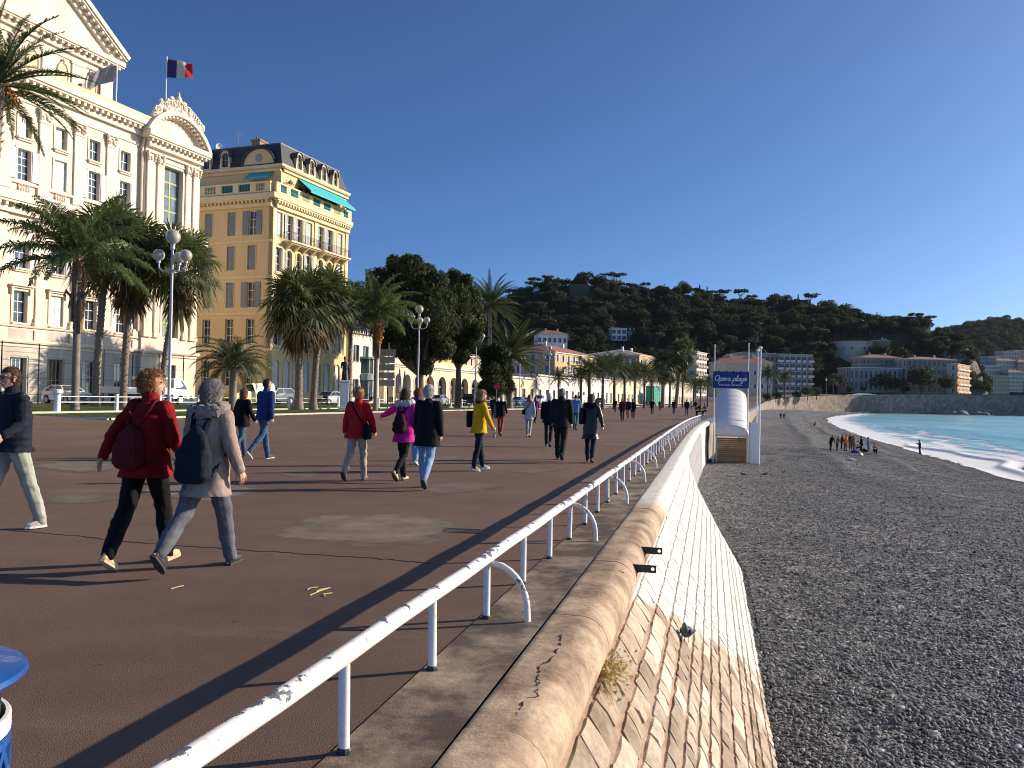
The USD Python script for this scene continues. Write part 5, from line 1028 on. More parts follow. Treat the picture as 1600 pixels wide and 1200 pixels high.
# trees that stand out on the sky line, one by one
sky_trees = [('pine', 832, 524, 1.15, 'umbrella pine at the left end of the hill top'), ('pine', 853, 528, 1.0, 'pine second from the left on the hill top'), ('oak', 822, 520, .9, 'round tree below the leftmost pine on the ridge'), ('oak', 866, 527, 1.2, 'round tree between the left pines and the summit wall'), ('oak', 900, 528, 1.15, 'rounded tree left of the summit wall'), ('oak', 914, 530, 1.45, 'big round tree on the highest point of the hill'), ('oak', 930, 528, 1.15, 'round tree just right of the summit'),
    ('oak', 942, 524, .95, 'small round tree left of the lone umbrella pine'), ('cypress', 1012, 525, .6, 'thin cypress on the ridge right of the lone pine'), ('oak', 1072, 527, 1.25, 'tall round tree on the middle of the ridge'), ('cypress', 1091, 526, .85, 'left one of two thin cypresses on the ridge'), ('cypress', 1103, 526, .9, 'right one of two thin cypresses on the ridge'), ('pine', 1128, 527, 1.0, 'left one of two flat pines on the ridge'), ('pine', 1154, 527, 1.1, 'right one of two flat pines on the ridge'),
    ('cypress', 1171, 526, .6, 'short cypress right of the two flat pines'), ('oak', 1207, 525, 1.2, 'round tree at the left of the double crown on the ridge'), ('oak', 1226, 525, 1.15, 'round tree right of the double crown on the ridge'), ('cypress', 1248, 523, .7, 'cypress above the grey modern hotel'), ('pine', 1264, 521, 1.15, 'wide pine above the grey modern hotel'), ('oak', 1290, 517, 1.25, 'round tree above the round tower'), ('oak', 1320, 512, 1.2, 'round tree right above the round tower'), ('cypress', 1360, 503, .6, 'cypress right of the round tower'),
    ('oak', 1338, 505, 1.0, 'round tree on the ridge left of the short cypress'), ('pine', 1432, 482, .85, 'left half of the flat pine over the cliff'), ('pine', 1450, 480, .9, 'flat spreading pine leaning out over the cliff')]
for kind, px, d, s, lab in sky_trees:
    p = hill_at(px, d * FS); s = s * FS; dup(HT[kind][hash_ % len(HT[kind])] if (hash_ := (px * 7) % 97) >= 0 else None, 'hill_' + ('tree' if kind == 'oak' else kind), lab, 'tree', (p[0], p[1], p[2] - .4), px * 37 % 360, scale=s)
# the lone umbrella pine on the sky line
r_ = np.random.default_rng(3); p = hill_at(960, 522 * FS)
lp = thing('umbrella_pine', 'lone umbrella pine with forked trunk standing against the sky on the ridge', 'tree', (p[0], p[1], p[2] + 1.2), 30, scale=FS * 1.15)
bl = [(r_.uniform(-5, 5), r_.uniform(-4, 4), 10.6 - .03 * 0 + r_.normal(0, .25), r_.uniform(1.2, 1.9), .45) for _ in range(16)]
obj('trunk', limb_tree(r_, 5.2, bl, .32, 6).tube([(0, 0, -3.5), (0, 0, .2)], [.42, .38], 6), 'bark', lp); obj('crown', leafy(MB(), bl, 1200, .38, r_), 'leaf_pine', lp)
sw = PY(905, 436, 519 * FS); st = thing('summit_wall', 'old stone terrace wall on top of the hill', 'wall', (sw[0], sw[1], sw[2] - 15.5), scale=FS)
obj('masonry', MB().cbox(-6, 6, 0, 6, 0, 7.5, .2), 'hill_soil', st)
# the wood that covers the slopes
def wood_protos(where, src):
    out = []
    for i, p in enumerate(src):
        x = UsdGeom.Xform.Define(stage, f'/World/{where}/tree_{i+1:03d}'); x.GetPrim().GetReferences().AddInternalReference(p.GetPath()); out.append(x.GetPath())
    return out
NT = 3000; rg = np.random.default_rng(11)
tp = rg.uniform(390, 1545, NT); td = base_d(tp) - 2 + (ridge_d(tp) + 14 * FS - base_d(tp)) * rg.random(NT); zz = _hz(np.c_[tp, td])
den = np.interp(tp, [1380, 1430, 1550], [1, .35, .4]); rt = tp + 0 * td
ok = (zz > 9.0) & (rg.random(NT) < den)
for px_a, px_b, d_a, d_b in [(832, 905, 405, 436), (950, 992, 455, 484), (1294, 1370, 448, 480), (1370, 1416, 455, 472), (880, 928, 510, 524)]: ok &= ~((tp > px_a) & (tp < px_b) & (td > d_a * FS) & (td < d_b * FS))
tp, td, zz = tp[ok], td[ok], zz[ok]; n_ = len(tp)
pi = UsdGeom.PointInstancer.Define(stage, '/World/hill_wood'); meta(pi.GetPrim(), 'dense dark green wood covering the slopes of the hill', 'wood', kind='stuff')
allp = HT['oak'] + HT['pine'] + HT['cypress']; pi.CreatePrototypesRel().SetTargets(wood_protos('hill_wood', allp))
sc_ = rg.uniform(.7, 1.4, n_) * np.interp((ridge_d(tp) - td) / FS, [-10, 12, 30], [.62, .75, 1.0]) * FS; ang = rg.uniform(0, 2 * math.pi, n_)
pi.CreatePositionsAttr(Vt.Vec3fArray.FromNumpy(np.c_[(tp - 800) / FPX * td, td, zz - .5].astype(np.float32)))
pi.CreateScalesAttr(Vt.Vec3fArray.FromNumpy(np.c_[sc_, sc_, sc_ * rg.uniform(.85, 1.2, n_)].astype(np.float32)))
pi.CreateOrientationsAttr(Vt.QuathArray([Gf.Quath(float(math.cos(a / 2)), 0., 0., float(math.sin(a / 2))) for a in ang]))
pi.CreateProtoIndicesAttr(Vt.IntArray.FromNumpy(rg.choice(8, n_, p=[.23, .23, .22, .20, .03, .03, .03, .03]).astype(np.int32)))
# the far hill across the bay with its houses
fp, fd = np.linspace(1420, 2300, 90), np.linspace(880, 1500, 50) * 1.3; PF, DF = np.meshgrid(fp, fd, indexing='ij')
fy = np.interp(PF, [1420, 1490, 1530, 1560, 1600, 1700, 1850, 2050, 2300], [560, 516, 508, 505, 511, 520, 540, 585, 632]); zr = 1.5 + (623 + .0175 * (PF - 800) - fy) * 1180 * 1.3 / FPX
DN = DF / 1.3; f = np.clip((DN - 900) / 280, 0, 1); f = np.where(DN < 1180, f ** .9, 1 - .3 * (DN - 1180) / 320); ZF = -5 + (zr + 5) * f; XF = (PF - 800) / FPX * DF
P3 = np.stack([XF, DF, 0 * XF], -1); ZF = ZF + np.clip(ZF / 20, 0, 1) * (14 * (meshkit.fbm(P3 * .012, 4, 3) - .5) + 6 * (meshkit.fbm(P3 * .08, 3, 8) - .5))
n_, k_ = XF.shape; ii, jj = np.meshgrid(np.arange(n_ - 1), np.arange(k_ - 1), indexing='ij'); a_ = (ii * k_ + jj).ravel()
struct('far_hill', (np.stack([XF, DF, ZF], -1).reshape(-1, 3), np.c_[a_, a_ + k_, a_ + k_ + 1, a_ + 1]), 'hill_ground', smooth=True)
_fz = RegularGridInterpolator((fp, fd), ZF, bounds_error=False, fill_value=0); NT = 2200
tp = rg.uniform(1430, 1900, NT); td = rg.uniform(930, 1200, NT) * 1.3; zz = _fz(np.c_[tp, td]); n_ = NT
pi = UsdGeom.PointInstancer.Define(stage, '/World/far_wood'); meta(pi.GetPrim(), 'hazy wood on the far hill across the bay', 'wood', kind='stuff')
pi.CreatePrototypesRel().SetTargets(wood_protos('far_wood', HT['oak']))
sc_ = rg.uniform(1.3, 2.4, n_)
pi.CreatePositionsAttr(Vt.Vec3fArray.FromNumpy(np.c_[(tp - 800) / FPX * td, td, zz - 1].astype(np.float32))); pi.CreateScalesAttr(Vt.Vec3fArray.FromNumpy(np.c_[sc_, sc_, sc_].astype(np.float32)))
pi.CreateProtoIndicesAttr(Vt.IntArray.FromNumpy(rg.choice(4, n_).astype(np.int32)))
far = [(1536, 574, 936, 22, 'lowest left pale house on the far hill'), (1543, 560, 960, 18, 'pale house above the lowest one on the far hill'), (1556, 566, 948, 26, 'wide pale apartment house in the middle of the far hill'), (1566, 552, 975, 24, 'long white house high on the far hill'), (1584, 550, 985, 26, 'long pale house at the upper right of the far hill'), (1590, 568, 950, 20, 'pale house at the right edge of the far hill'), (1575, 584, 930, 20, 'low pale house near the shore of the far hill'), (1548, 590, 925, 24, 'pale house just above the sea wall on the far hill')]
for px, py, d, w, lab in far:
    d = d * 1.3; p = PY(px, py, d - 12); block('far_house', lab, (p[0], p[1]), 12, w, 12, p[2] - 26, p[2] + 3, rnd.choice(['wall_tan', 'wall_beige', 'wall_concrete', 'wall_stone']), cf=6, cs=3, rows=5, ww=1.8, wh=2.2, roof=rnd.choice(['flat', 'hip']), rh=2.5, u=1.3)

# ================================================================= PALMS AND TREES OF THE PROMENADE
def feather(L, e0, e1, n, ll, r_, sweep=.55, droop=.35, wid=.03, plume=0.0, width_pow=.8):
    """a feather leaf along +x from the origin; e0, e1: elevation at the base and the tip, degrees"""
    s = np.linspace(0, 1, 12); el = np.radians(e0 + (e1 - e0) * s ** 1.2); dx = np.cos(el); dz = np.sin(el); st = L / 11
    rx, rz = np.r_[0, np.cumsum(dx[:-1]) * st], np.r_[0, np.cumsum(dz[:-1]) * st]; mb = MB(); mb.tube(np.c_[rx, 0 * rx, rz], np.linspace(.035, .008, 12) * (L / 3.0), 4, cap=False)
    V, Fc = [], []
    for i in range(n):
        u = .14 + .86 * (i + .5) / n; px, pz = np.interp(u, s, rx), np.interp(u, s, rz); e = np.interp(u, s, el)
        t = np.array([math.cos(e), 0, math.sin(e)]); nrm = np.array([-math.sin(e), 0, math.cos(e)]); l = ll * (math.sin(math.pi * min(1, .12 + .88 * u) ** width_pow) * .85 + .2) * (.85 + .3 * r_.random())
        for sy in (-1, 1):
            lift = (.30 + plume * r_.normal()) ; sw = sweep * (.7 + .6 * u); d = np.array([0, sy, 0]) * (1 - .35 * sw) + t * sw + nrm * lift; d /= np.linalg.norm(d)
            o = np.array([px, 0, pz]); m = o + d * l * .55; q = m + (d * .75 + np.array([0, 0, -droop * (1.0 + .8 * r_.random())])) * l * .45; w = t * wid * (L / 3)
            k = len(V); V += [o - w * .5, o + w * .5, m + w * .7, m - w * .7, q]; Fc += [(k, k + 1, k + 2), (k, k + 2, k + 3), (k + 3, k + 2, k + 4)]
    return mb.add(V, Fc)
def fan(rad, pet, el, r_, seg=30, spread=150, tipdroop=.3):
    mb = MB(); e = math.radians(el); d = np.array([math.cos(e), 0, math.sin(e)]); up = np.array([-math.sin(e), 0, math.cos(e)])
    hub = d * pet + [0, 0, -.12 * pet]; mb.tube([(0, 0, 0), d * pet * .5, hub], [.03, .022, .016], 4, cap=False); V, Fc = [], []
    d2 = d + np.array([0, 0, -.35]); d2 /= np.linalg.norm(d2); sd = np.array([0, 1., 0])
    for i in range(seg):
        a0, a1 = [math.radians(-spread + 2 * spread * (i + q) / seg) for q in (.04, .96)]; am = (a0 + a1) / 2; rr = rad * (1 - .28 * (abs(am) / 2.6) ** 2) * (.9 + .2 * r_.random())
        def dr(a, r, z=0): return hub + (d2 * math.cos(a) + sd * math.sin(a)) * r + up * (.16 * r * math.cos(a * 1.0) - .10 * rad * (i % 2)) + np.array([0, 0, z])
        k = len(V); V += [hub, dr(a0, rr * .58), dr(a1, rr * .58), dr(am, rr, -tipdroop * rad * (.5 + r_.random()))]; Fc += [(k, k + 1, k + 2), (k + 1, k + 3, k + 2)]
    return mb.add(V, Fc)
def turned(mb, az, off=(0, 0, 0), roll=0.0):
    T = trans(*off) @ rotz(az); c, s_ = math.cos(roll), math.sin(roll); Rx = np.eye(4); Rx[1:3, 1:3] = [[c, -s_], [s_, c]]; T = T @ Rx
    v, f = mb.get(); return MB(T).add(v, f)
def ringed_trunk(h, r0, r1, lean=(0, 0), k=14, bulge=.0, rings=True, base=1.35):
    n = max(12, int(h / .16)); z = np.linspace(-.3, h, n); r = r0 + (r1 - r0) * (z / h).clip(0, 1); r = r * (1 + (base - 1) * np.exp(-np.maximum(z, 0) / .35)) + bulge * np.exp(-((z - h * .3) / (h * .2)) ** 2)
    if rings: r = r * (1 + .035 * (np.arange(n) % 2))
    c = np.c_[lean[0] * (z / h).clip(0) ** 1.6, lean[1] * (z / h).clip(0) ** 1.6, z]
    return MB().tube(c, r, k)
GA = 2.39996
def palm(name, kind, label, loc, h, L, r0=.24, r1=.2, lean=(0, 0), nf=34, seed=1, group=None, whole=False, rot=0, skirt=0, target=None):
    r_ = np.random.default_rng(seed); P = target or thing(name, label, 'palm tree', loc, rot, group); top = np.array([lean[0], lean[1], h])
    tm = {'queen': 'palm_trunk', 'fan': 'palm_trunk', 'butia': 'palm_trunk', 'date': 'palm_trunk', 'slim': 'bark'}[kind]
    obj('trunk', ringed_trunk(h, r0, r1, lean, rings=kind != 'x'), tm, P, smooth=40)
    lm = {'queen': 'leaf_queen', 'fan': 'leaf_fan', 'butia': 'leaf_blue', 'date': 'leaf_date', 'slim': 'leaf_date'}[kind]
    if kind in ('fan', 'date', 'slim', 'queen') or skirt:                # old leaf bases
        bt = MB(); nb = int(h * (16 if kind != 'slim' else 8))
        for i in range(nb):
            z = h * ((.06 if kind != 'queen' else .52) + (.94 if kind != 'queen' else .48) * i / nb); a = i * GA; rr = r0 + (r1 - r0) * z / h; c = np.array([lean[0] * (z / h) ** 1.6, lean[1] * (z / h) ** 1.6, z]); d = np.array([math.cos(a), math.sin(a), 0]); t = np.array([-d[1], d[0], 0]); o = .07 + .08 * r_.random() + (.05 if z > h * .8 else 0)
            b0 = c + d * rr * .9; bt.add([b0 - t * .09, b0 + t * .09, b0 + d * o + t * .035 + [0, 0, .2], b0 + d * o - t * .035 + [0, 0, .2], b0 + [0, 0, .12]], [(0, 1, 2), (0, 2, 3), (1, 4, 2), (4, 3, 2), (4, 0, 3)])
        obj('leaf_bases', bt, 'palm_boot', P, kind='stuff')
    if kind == 'queen':
        ob = MB()                                              # old brown sheaths hanging under the crown
        for i in range(18):
            a = i * GA; d = np.array([math.cos(a), math.sin(a), 0]); z = h * (.62 + .36 * r_.random()); c = np.array([0, 0, z]) + d * (r1 + .02); t = np.array([-d[1], d[0], 0])
            ob.tube([c, c + d * .16 + [0, 0, .5], c + d * (.3 + .2 * r_.random()) + [0, 0, .9], c + d * .55 + [0, 0, .5]][::-1] if i % 3 == 0 else [c + [0, 0, .5], c + d * .10, c + d * .12 + [0, 0, -.8 - r_.random()]], [.09, .14, .08, .03][: 4 if i % 3 == 0 else 3], 5)
        obj('dead_sheaths', ob, 'palm_boot', P)
    acc = MB()
    for i in range(nf):
        u = (i + .5) / nf; az = i * GA + r_.normal(0, .12)
        if kind == 'queen': m = feather(L * (.85 + .25 * r_.random()), 82 - 88 * u, 18 - 85 * u ** .9, 46, .27 * L * .72, r_, .5, .75, .045, .22)
        elif kind == 'date': m = feather(L * (.88 + .2 * r_.random()), 84 - 112 * u, 38 - 105 * u, 58, .125 * L, r_, .8, .1, .03, .18)
        elif kind == 'slim': m = feather(L * (.85 + .25 * r_.random()), 82 - 100 * u, 15 - 100 * u, 24, .17 * L, r_, .7, .3, .05, .15)
        elif kind == 'butia': m = feather(L * (.85 + .25 * r_.random()), 84 - 80 * u, -20 - 75 * u, 44, .19 * L, r_, .75, .15, .04, .15)
        else: m = fan(L * .52 * (.85 + .3 * r_.random()), L * .5 * (.8 + .4 * r_.random()), 82 - 118 * u, r_, tipdroop=.14 + .4 * u)
        f = turned(m, az, top + np.array([math.cos(az), math.sin(az), 0]) * r1 * .5 + [0, 0, .25 - .5 * u if kind != 'fan' else .3 - .9 * u], r_.normal(0, .25))
        if whole: acc.add(*f.get())
        else: obj('frond', f, lm if not (kind == 'fan' and u > .9) else 'leaf_dead', P)
    if whole: obj('crown', acc, lm, P)
    if skirt:
        acc = MB()
        for i in range(skirt):
            az = i * GA; u = (i + .5) / skirt; m = fan(L * .42 * (.7 + .5 * r_.random()), L * .28, -62 - 22 * u + r_.normal(0, 5), r_, 12, 110, .5)
            v, f = turned(m, az, top + [-lean[0] * .1 * u, 0, -.7 - 1.2 * u]).get(); acc.add(v, f)
        obj('dead_skirt', acc, 'leaf_dead', P)
    return P
def at(px, d, z): p = PY(px, 600, d); return (p[0], p[1], z)
def crown_h(px, py, d, z): return zat(px, py, d) - z
palm('queen_palm', 'queen', 'feathery queen palm with shaggy brown trunk, nearest to the white pillar', at(118, 54, .15), crown_h(118, 404, 54, .15), 5.3, .24, .2, nf=30, seed=1)
palm('fan_palm', 'fan', 'fan palm with rough trunk just right of the queen palm', at(150, 60, .4), crown_h(150, 384, 60, .4), 3.8, .27, .2, nf=44, seed=2, lean=(.6, 0))
palm('fan_palm', 'fan', 'fan palm with a dark skirt of hanging dead leaves, in front of the flatbed truck', at(193, 62, .45), crown_h(193, 398, 62, .45), 3.6, .27, .2, nf=44, seed=3, skirt=26, lean=(.5, 0))
palm('fan_palm', 'fan', 'slender fan palm behind the first globe lamp post', at(252, 61, .45), crown_h(252, 415, 61, .45), 3.2, .22, .17, nf=42, seed=4, lean=(1.3, 0), skirt=12)
palm('jelly_palm', 'butia', 'short blue green palm with arching leaves in front of the yellow apartment house', at(364, 67, .4), crown_h(364, 573, 67, .4), 3.7, .3, .26, nf=44, seed=5)
palm('fan_palm', 'fan', 'left one of two fan palms before the sunny front of the yellow apartment house', at(467, 77, .45), crown_h(467, 478, 77, .45), 4.0, .36, .26, nf=48, seed=6, lean=(-.1, 0), skirt=14)
palm('fan_palm', 'fan', 'right one of two fan palms before the sunny front of the yellow apartment house', at(490, 79, .45), crown_h(490, 468, 79, .45), 3.8, .32, .24, nf=48, seed=7, lean=(.8, 0), skirt=10)
palm('fan_palm', 'fan', 'thin fan palm behind the dark statue', at(546, 84, .45), crown_h(546, 485, 84, .45), 3.0, .2, .15, nf=36, seed=8)
palm('queen_palm', 'queen', 'drooping queen palm with an orange seed cluster beside the grey direction signs', at(587, 82, .3), crown_h(587, 492, 82, .3), 5.0, .2, .17, nf=28, seed=9)
pc = at(590, 81.6, 0); fo = MB()
for q in range(90):
    fo.ball(rng.normal(0, 1, 3).clip(-1.6, 1.6) * [.16, .16, .5] + [0, 0, zat(590, 524, 82)], .13, 0)
obj('seed_cluster', fo, 'fruit_orange', None, label='orange seed cluster hanging from the drooping queen palm', cat='seed cluster')
last = stage.GetPrimAtPath('/World/seed_cluster'); UsdGeom.Xformable(last).AddTranslateOp().Set(Gf.Vec3d(pc[0] + .15, pc[1] - .35, 0))
palm('date_palm', 'date', 'tall date palm with upright crown rising above the dark trees', at(764, 140, .3), crown_h(764, 478, 140, .3), 6.3, .34, .3, nf=56, seed=10)
palm('date_palm', 'date', 'broad drooping date palm left of the ochre house', at(797, 118, .3), crown_h(797, 556, 118, .3), 6.0, .4, .34, nf=58, seed=11)
palm('date_palm', 'date', 'date palm at the upper left edge with orange fruit stalks', at(-34, 40, .2), crown_h(-14, 130, 40, .2), 4.2, .34, .3, nf=60, seed=12, lean=(.55, 0))
ft = MB()
for q in range(14):
    a = q * GA; b = np.array(at(-14, 40, zat(-14, 128, 40) - .1)); e = b + [.8 * math.cos(a), .8 * math.sin(a), -.45 - .35 * rng.random()]
    ft.tube([b, (b + e) / 2 + [0, 0, .25], e], [.03, .03, .02], 4)
    for w in range(7): ft.ball(e + rng.normal(0, .09, 3), .055, 0)
obj('fruit_stalks', ft, 'fruit_orange', None, label='orange fruit stalks in the date palm at the upper left edge', cat='fruit')
# slim palms in a row along the quay
SP_ = [proto('row_palm') for _ in range(3)]
for i, P in enumerate(SP_): palm('', 'slim', '', None, 6.3 + .3 * i, 3.6, .26, .2, nf=56, seed=20 + i, whole=True, target=P)
rowp = [(921, 131, 'first and nearest slim palm of the row on the quay'), (942, 139.6, 'second slim palm of the row on the quay'), (960, 147.5, 'third slim palm of the row on the quay'), (976, 155, 'fourth slim palm of the row on the quay'), (992, 164, 'fifth slim palm of the row on the quay'), (1007, 173, 'sixth slim palm of the row on the quay'), (1018, 180, 'seventh slim palm of the row, left of the tall fan palms'), (1047, 205, 'slim palm in the row between the two tall fan palms'), (1067, 220, 'slim palm just right of the leaning fan palm'), (1084, 238, 'slim palm two from the blue beach sign'), (1095, 252, 'slim palm next to the blue beach sign'), (1106, 268, 'slim palm at the left pole of the blue beach sign')]
for i, (px, d, lab) in enumerate(rowp):
    x, y, _ = at(px, d, 0); t = t_at(y); dup(SP_[i % 3], 'row_palm', lab, 'palm tree', (x, y, float(zprom(t)) + .02), i * 77, group='slim palms in a row on the quay', scale=[1, 1, .96 + .05 * (i % 3)])
for i, (px, d, py, lab) in enumerate([(908, 150, 588, 'small palm left of the row on the quay, under the far lamps'), (873, 190, 592, 'small palm below the ochre house'), (1200, 480, 588, 'palm below the left wing of the grey modern hotel'), (1226, 505, 590, 'palm below the loggias of the grey modern hotel'), (1302, 575, 598, 'palm under the round tower beside the road')]):
    x, y, _ = at(px, d, 0); z = float(zprom(t_at(min(y, 590)))); h = zat(px, py, d) - z; dup(SP_[i % 3], 'row_palm', lab, 'palm tree', (x, y, z), i * 50, scale=[max(.6, h / 6.4)] * 3)
palm('fan_palm', 'fan', 'tall dark fan palm behind the row of slim palms', at(1036, 190, .2), crown_h(1036, 568, 190, .2), 3.9, .42, .34, nf=44, seed=31, whole=True, skirt=24)
palm('fan_palm', 'fan', 'tallest fan palm, leaning right over the row of slim palms', at(1057, 192, .2), crown_h(1057, 550, 192, .2), 3.9, .42, .32, nf=44, seed=32, whole=True, skirt=24, lean=(1.5, 0))
# the big dark broadleaf trees
def broadleaf(name, label, loc, blobs, n, size, trunk, r0, seed, lm='leaf_dark'):
    r_ = np.random.default_rng(seed); P = thing(name, label, 'tree', loc); obj('trunk', limb_tree(r_, trunk, blobs, r0, 9), 'bark', P, smooth=40); obj('crown', leafy(MB(), blobs, n, size, r_, shell=.5), lm, P); return P
def crown_blobs(cpx, cpy, spec, d, base):
    out = []
    for (px, py, rp) in spec:
        p = PY(px, py, d); out.append((p[0] - base[0], rng.uniform(-2.2, 2.2), p[2] - base[2], rp * d / FPX, .95))
    return out
b_ = at(656, 105, .4)
broadleaf('evergreen_tree', 'huge dark evergreen tree with dense crown behind the second lamp post', b_, crown_blobs(0, 0, [(596, 440, 20), (622, 424, 24), (648, 430, 24), (604, 470, 30), (638, 465, 34), (668, 455, 28), (684, 440, 18), (612, 510, 28), (646, 510, 34), (676, 500, 32), (655, 548, 26), (684, 540, 24), (634, 545, 20), (664, 574, 14), (640, 412, 13), (690, 470, 24), (668, 424, 14), (580, 462, 18), (592, 500, 20), (600, 530, 16), (698, 505, 22), (694, 545, 18), (612, 405, 12), (652, 410, 10)], 105, b_), 46000, .18, 4.0, .55, 51)
b_ = at(716, 112, .4)
broadleaf('evergreen_tree', 'second dark evergreen tree, right of and behind the huge one', b_, crown_blobs(0, 0, [(700, 446, 20), (716, 440, 18), (712, 470, 26), (730, 480, 24), (740, 500, 20), (718, 510, 28), (704, 540, 22), (734, 530, 20), (722, 556, 14), (746, 515, 12), (708, 428, 12), (690, 480, 22), (692, 520, 20), (738, 460, 14), (730, 440, 10)], 112, b_), 28000, .18, 5.0, .4, 52)
b_ = at(774, 114, .4)
broadleaf('broad_bush', 'tall grey green bush left of the broad drooping date palm', b_, crown_blobs(0, 0, [(764, 556, 16), (778, 550, 16), (766, 580, 18), (784, 580, 18), (774, 605, 18), (792, 604, 14), (758, 604, 12)], 114, b_), 12000, .16, 1.0, .2, 53, 'leaf_dark')
b_ = at(1454, 410, 5.0)
for px, py, s, lab in [(1440, 592, 20, 'dark round tree before the wide grey old hotel'), (1476, 603, 14, 'dark round tree at the right end of the wide grey old hotel'), (1386, 600, 13, 'dark bush below the pale old hotel'), (1405, 603, 11, 'small dark tree right below the pale old hotel'), (1310, 600, 12, 'dark tree at the left of the pale old hotel'), (1285, 596, 12, 'dark tree between the modern hotel and the old hotels')]:
    p = PY(px, py + s, 411 * FS if px > 1300 else 425 * FS); z = 10.0 if px > 1300 else 5.0; dup(HT['oak'][px % 4], 'quay_tree', lab, 'tree', (p[0], p[1], z), px, scale=max(.8, s / 9.5) * FS)
for px, d, sc3, lab in [(1196, 318, .55, 'leftmost dark bush on the quay beyond the flagpoles'), (1212, 326, .6, 'second dark bush on the quay beyond the flagpoles'), (1244, 340, .6, 'dark bush on the quay in front of the loggias of the modern hotel'), (1262, 348, .7, 'dark bush on the quay at the right corner of the modern hotel'), (1276, 356, .8, 'dark bush on the quay right of the modern hotel'), (1330, 384, .6, 'low dark bush on the quay in front of the pale old hotel'), (1352, 390, .55, 'second low dark bush on the quay in front of the pale old hotel'), (1418, 402, .5, 'low dark bush on the quay between the two old hotels')]:
    x, y, _ = at(px, d * FS * 1.02, 0); sc3 = sc3 * FS; dup(HT['oak'][px % 4], 'quay_bush', lab, 'bush', (x, y, float(zprom(t_at(min(y, 590)))) - 1.2 * sc3), px, scale=sc3)
# ================================================================= PEOPLE
mat('skin', (.50, .29, .20), .5, .06, 30, .1, 200, spec=.4)
mat('hair_grey', (.22, .21, .20), .6, .25, 40, .6, 160); mat('hair_white', (.44, .43, .41), .6, .15, 40, .6, 160)
mat('hair_blond', (.36, .19, .07), .55, .3, 40, .6, 160); mat('hair_brown', (.085, .042, .022), .5, .3, 40, .6, 160); mat('hair_auburn', (.16, .055, .022), .5, .3, 40, .6, 160); mat('hair_dark', (.025, .02, .018), .5, .3, 40, .6, 160); mat('hair_sandy', (.27, .17, .09), .55, .3, 40, .6, 160)
mat('fur', (.26, .22, .185), .95, .4, 60, 1.0, 120, sheen=.4)
def cloth(name, c, rough=.8, var=.2, bump=.5, bs=24, sheen=0.0, spec=.12): return mat('cloth_' + name, c, rough, var, 9, bump, bs, spec=spec, sheen=sheen)
for n_, c in dict(red=(.20, .008, .010), scarlet=(.46, .016, .016), darkred=(.11, .010, .013), navy=(.013, .017, .028), black=(.008, .008, .009), beige=(.31, .235, .195), greyblue=(.11, .115, .135), khaki=(.33, .35, .29), blue=(.022, .042, .14), jeans=(.06, .10, .17), palejeans=(.20, .30, .43), sand=(.36, .31, .25), pink=(.50, .02, .22), yellow=(.62, .36, .012), rust=(.24, .06, .05), lightgrey=(.42, .40, .41), plum=(.035, .010, .018), charcoal=(.017, .017, .018), brightblue=(.02, .055, .30), purple=(.18, .03, .20), skyblue=(.10, .22, .38), orange=(.60, .11, .02), brown=(.12, .075, .045), teal=(.03, .13, .14), white=(.66, .65, .62), tan=(.28, .19, .11), midgrey=(.13, .13, .135)).items(): cloth(n_, c)
cloth('leather', (.010, .010, .011), .38, .15, .3, 60, 0, .5)
mat('shoe_black', (.02, .02, .02), .6, .2, 20); mat('shoe_beige', (.52, .40, .25), .65, .12, 20, .2, 60); mat('shoe_grey', (.30, .30, .31), .6, .5, 26, .2, 60); mat('shoe_brown', (.12, .07, .05), .6, .2, 20); mat('sole', (.6, .58, .54), .7, .1, 20); mat('sole_dark', (.05, .045, .045), .8, .1, 20)
mat('lens', (.006, .006, .007), .08, .1, 5, spec=.8); mat('lip', (.34, .12, .10), .5, .1, 20); mat('eye_white', (.7, .68, .66), .3, .05, 10)
SPH = ICO[1][0]
def Hs(pairs): return Manifold.hull_points(np.vstack([SPH * r + np.asarray(c, float) for c, r in pairs]))
def ellip(c, r): return np.asarray(c, float) + ICO[2][0] * np.asarray(r, float)
def ring(c, rx, ry, n=20, p=2.3):
    a = np.arange(n) * 2 * np.pi / n; cs, sn_ = np.cos(a), np.sin(a)
    return np.c_[c[0] + rx * np.sign(cs) * abs(cs) ** (2 / p), c[1] + ry * np.sign(sn_) * abs(sn_) ** (2 / p), np.full(n, c[2])]
def smoothed(m, ln, it=6):
    me = m.refine_to_length(ln).to_mesh(); t = trimesh.Trimesh(np.asarray(me.vert_properties)[:, :3], np.asarray(me.tri_verts), process=True)
    if it: trimesh.smoothing.filter_taubin(t, lamb=.5, nu=.52, iterations=it)
    return t
def wrinkle(t, amp, freq, seed, quilt=0, qs=.07, zdir=None, stretch=(1, 1, .6)):
    v = np.array(t.vertices); n = np.array(t.vertex_normals); d = amp * 2 * (meshkit.fbm(v * freq * np.array(stretch) + seed * 7.3, 3, seed) - .5)
    d += amp * .9 * np.sin((v[:, 2] * 46 + 9 * meshkit.noise(v * 7 + seed, seed))) * (meshkit.noise(v * 5 + 3.1 * seed, seed + 1) - .35).clip(0)
    if quilt: d += quilt * (np.abs(np.sin(math.pi * (v[:, 2] + .25 * np.abs(v[:, 0]) * .2 + .012 * np.sin(v[:, 0] * 30)) / qs)) ** .6 - .6)
    t.vertices = v + n * d[:, None]; return t
def rotx_(v, a): c, s = math.cos(a), math.sin(a); return np.array([v[0], c * v[1] - s * v[2], s * v[1] + c * v[2]])
def unit(v): v = np.asarray(v, float); return v / np.linalg.norm(v)
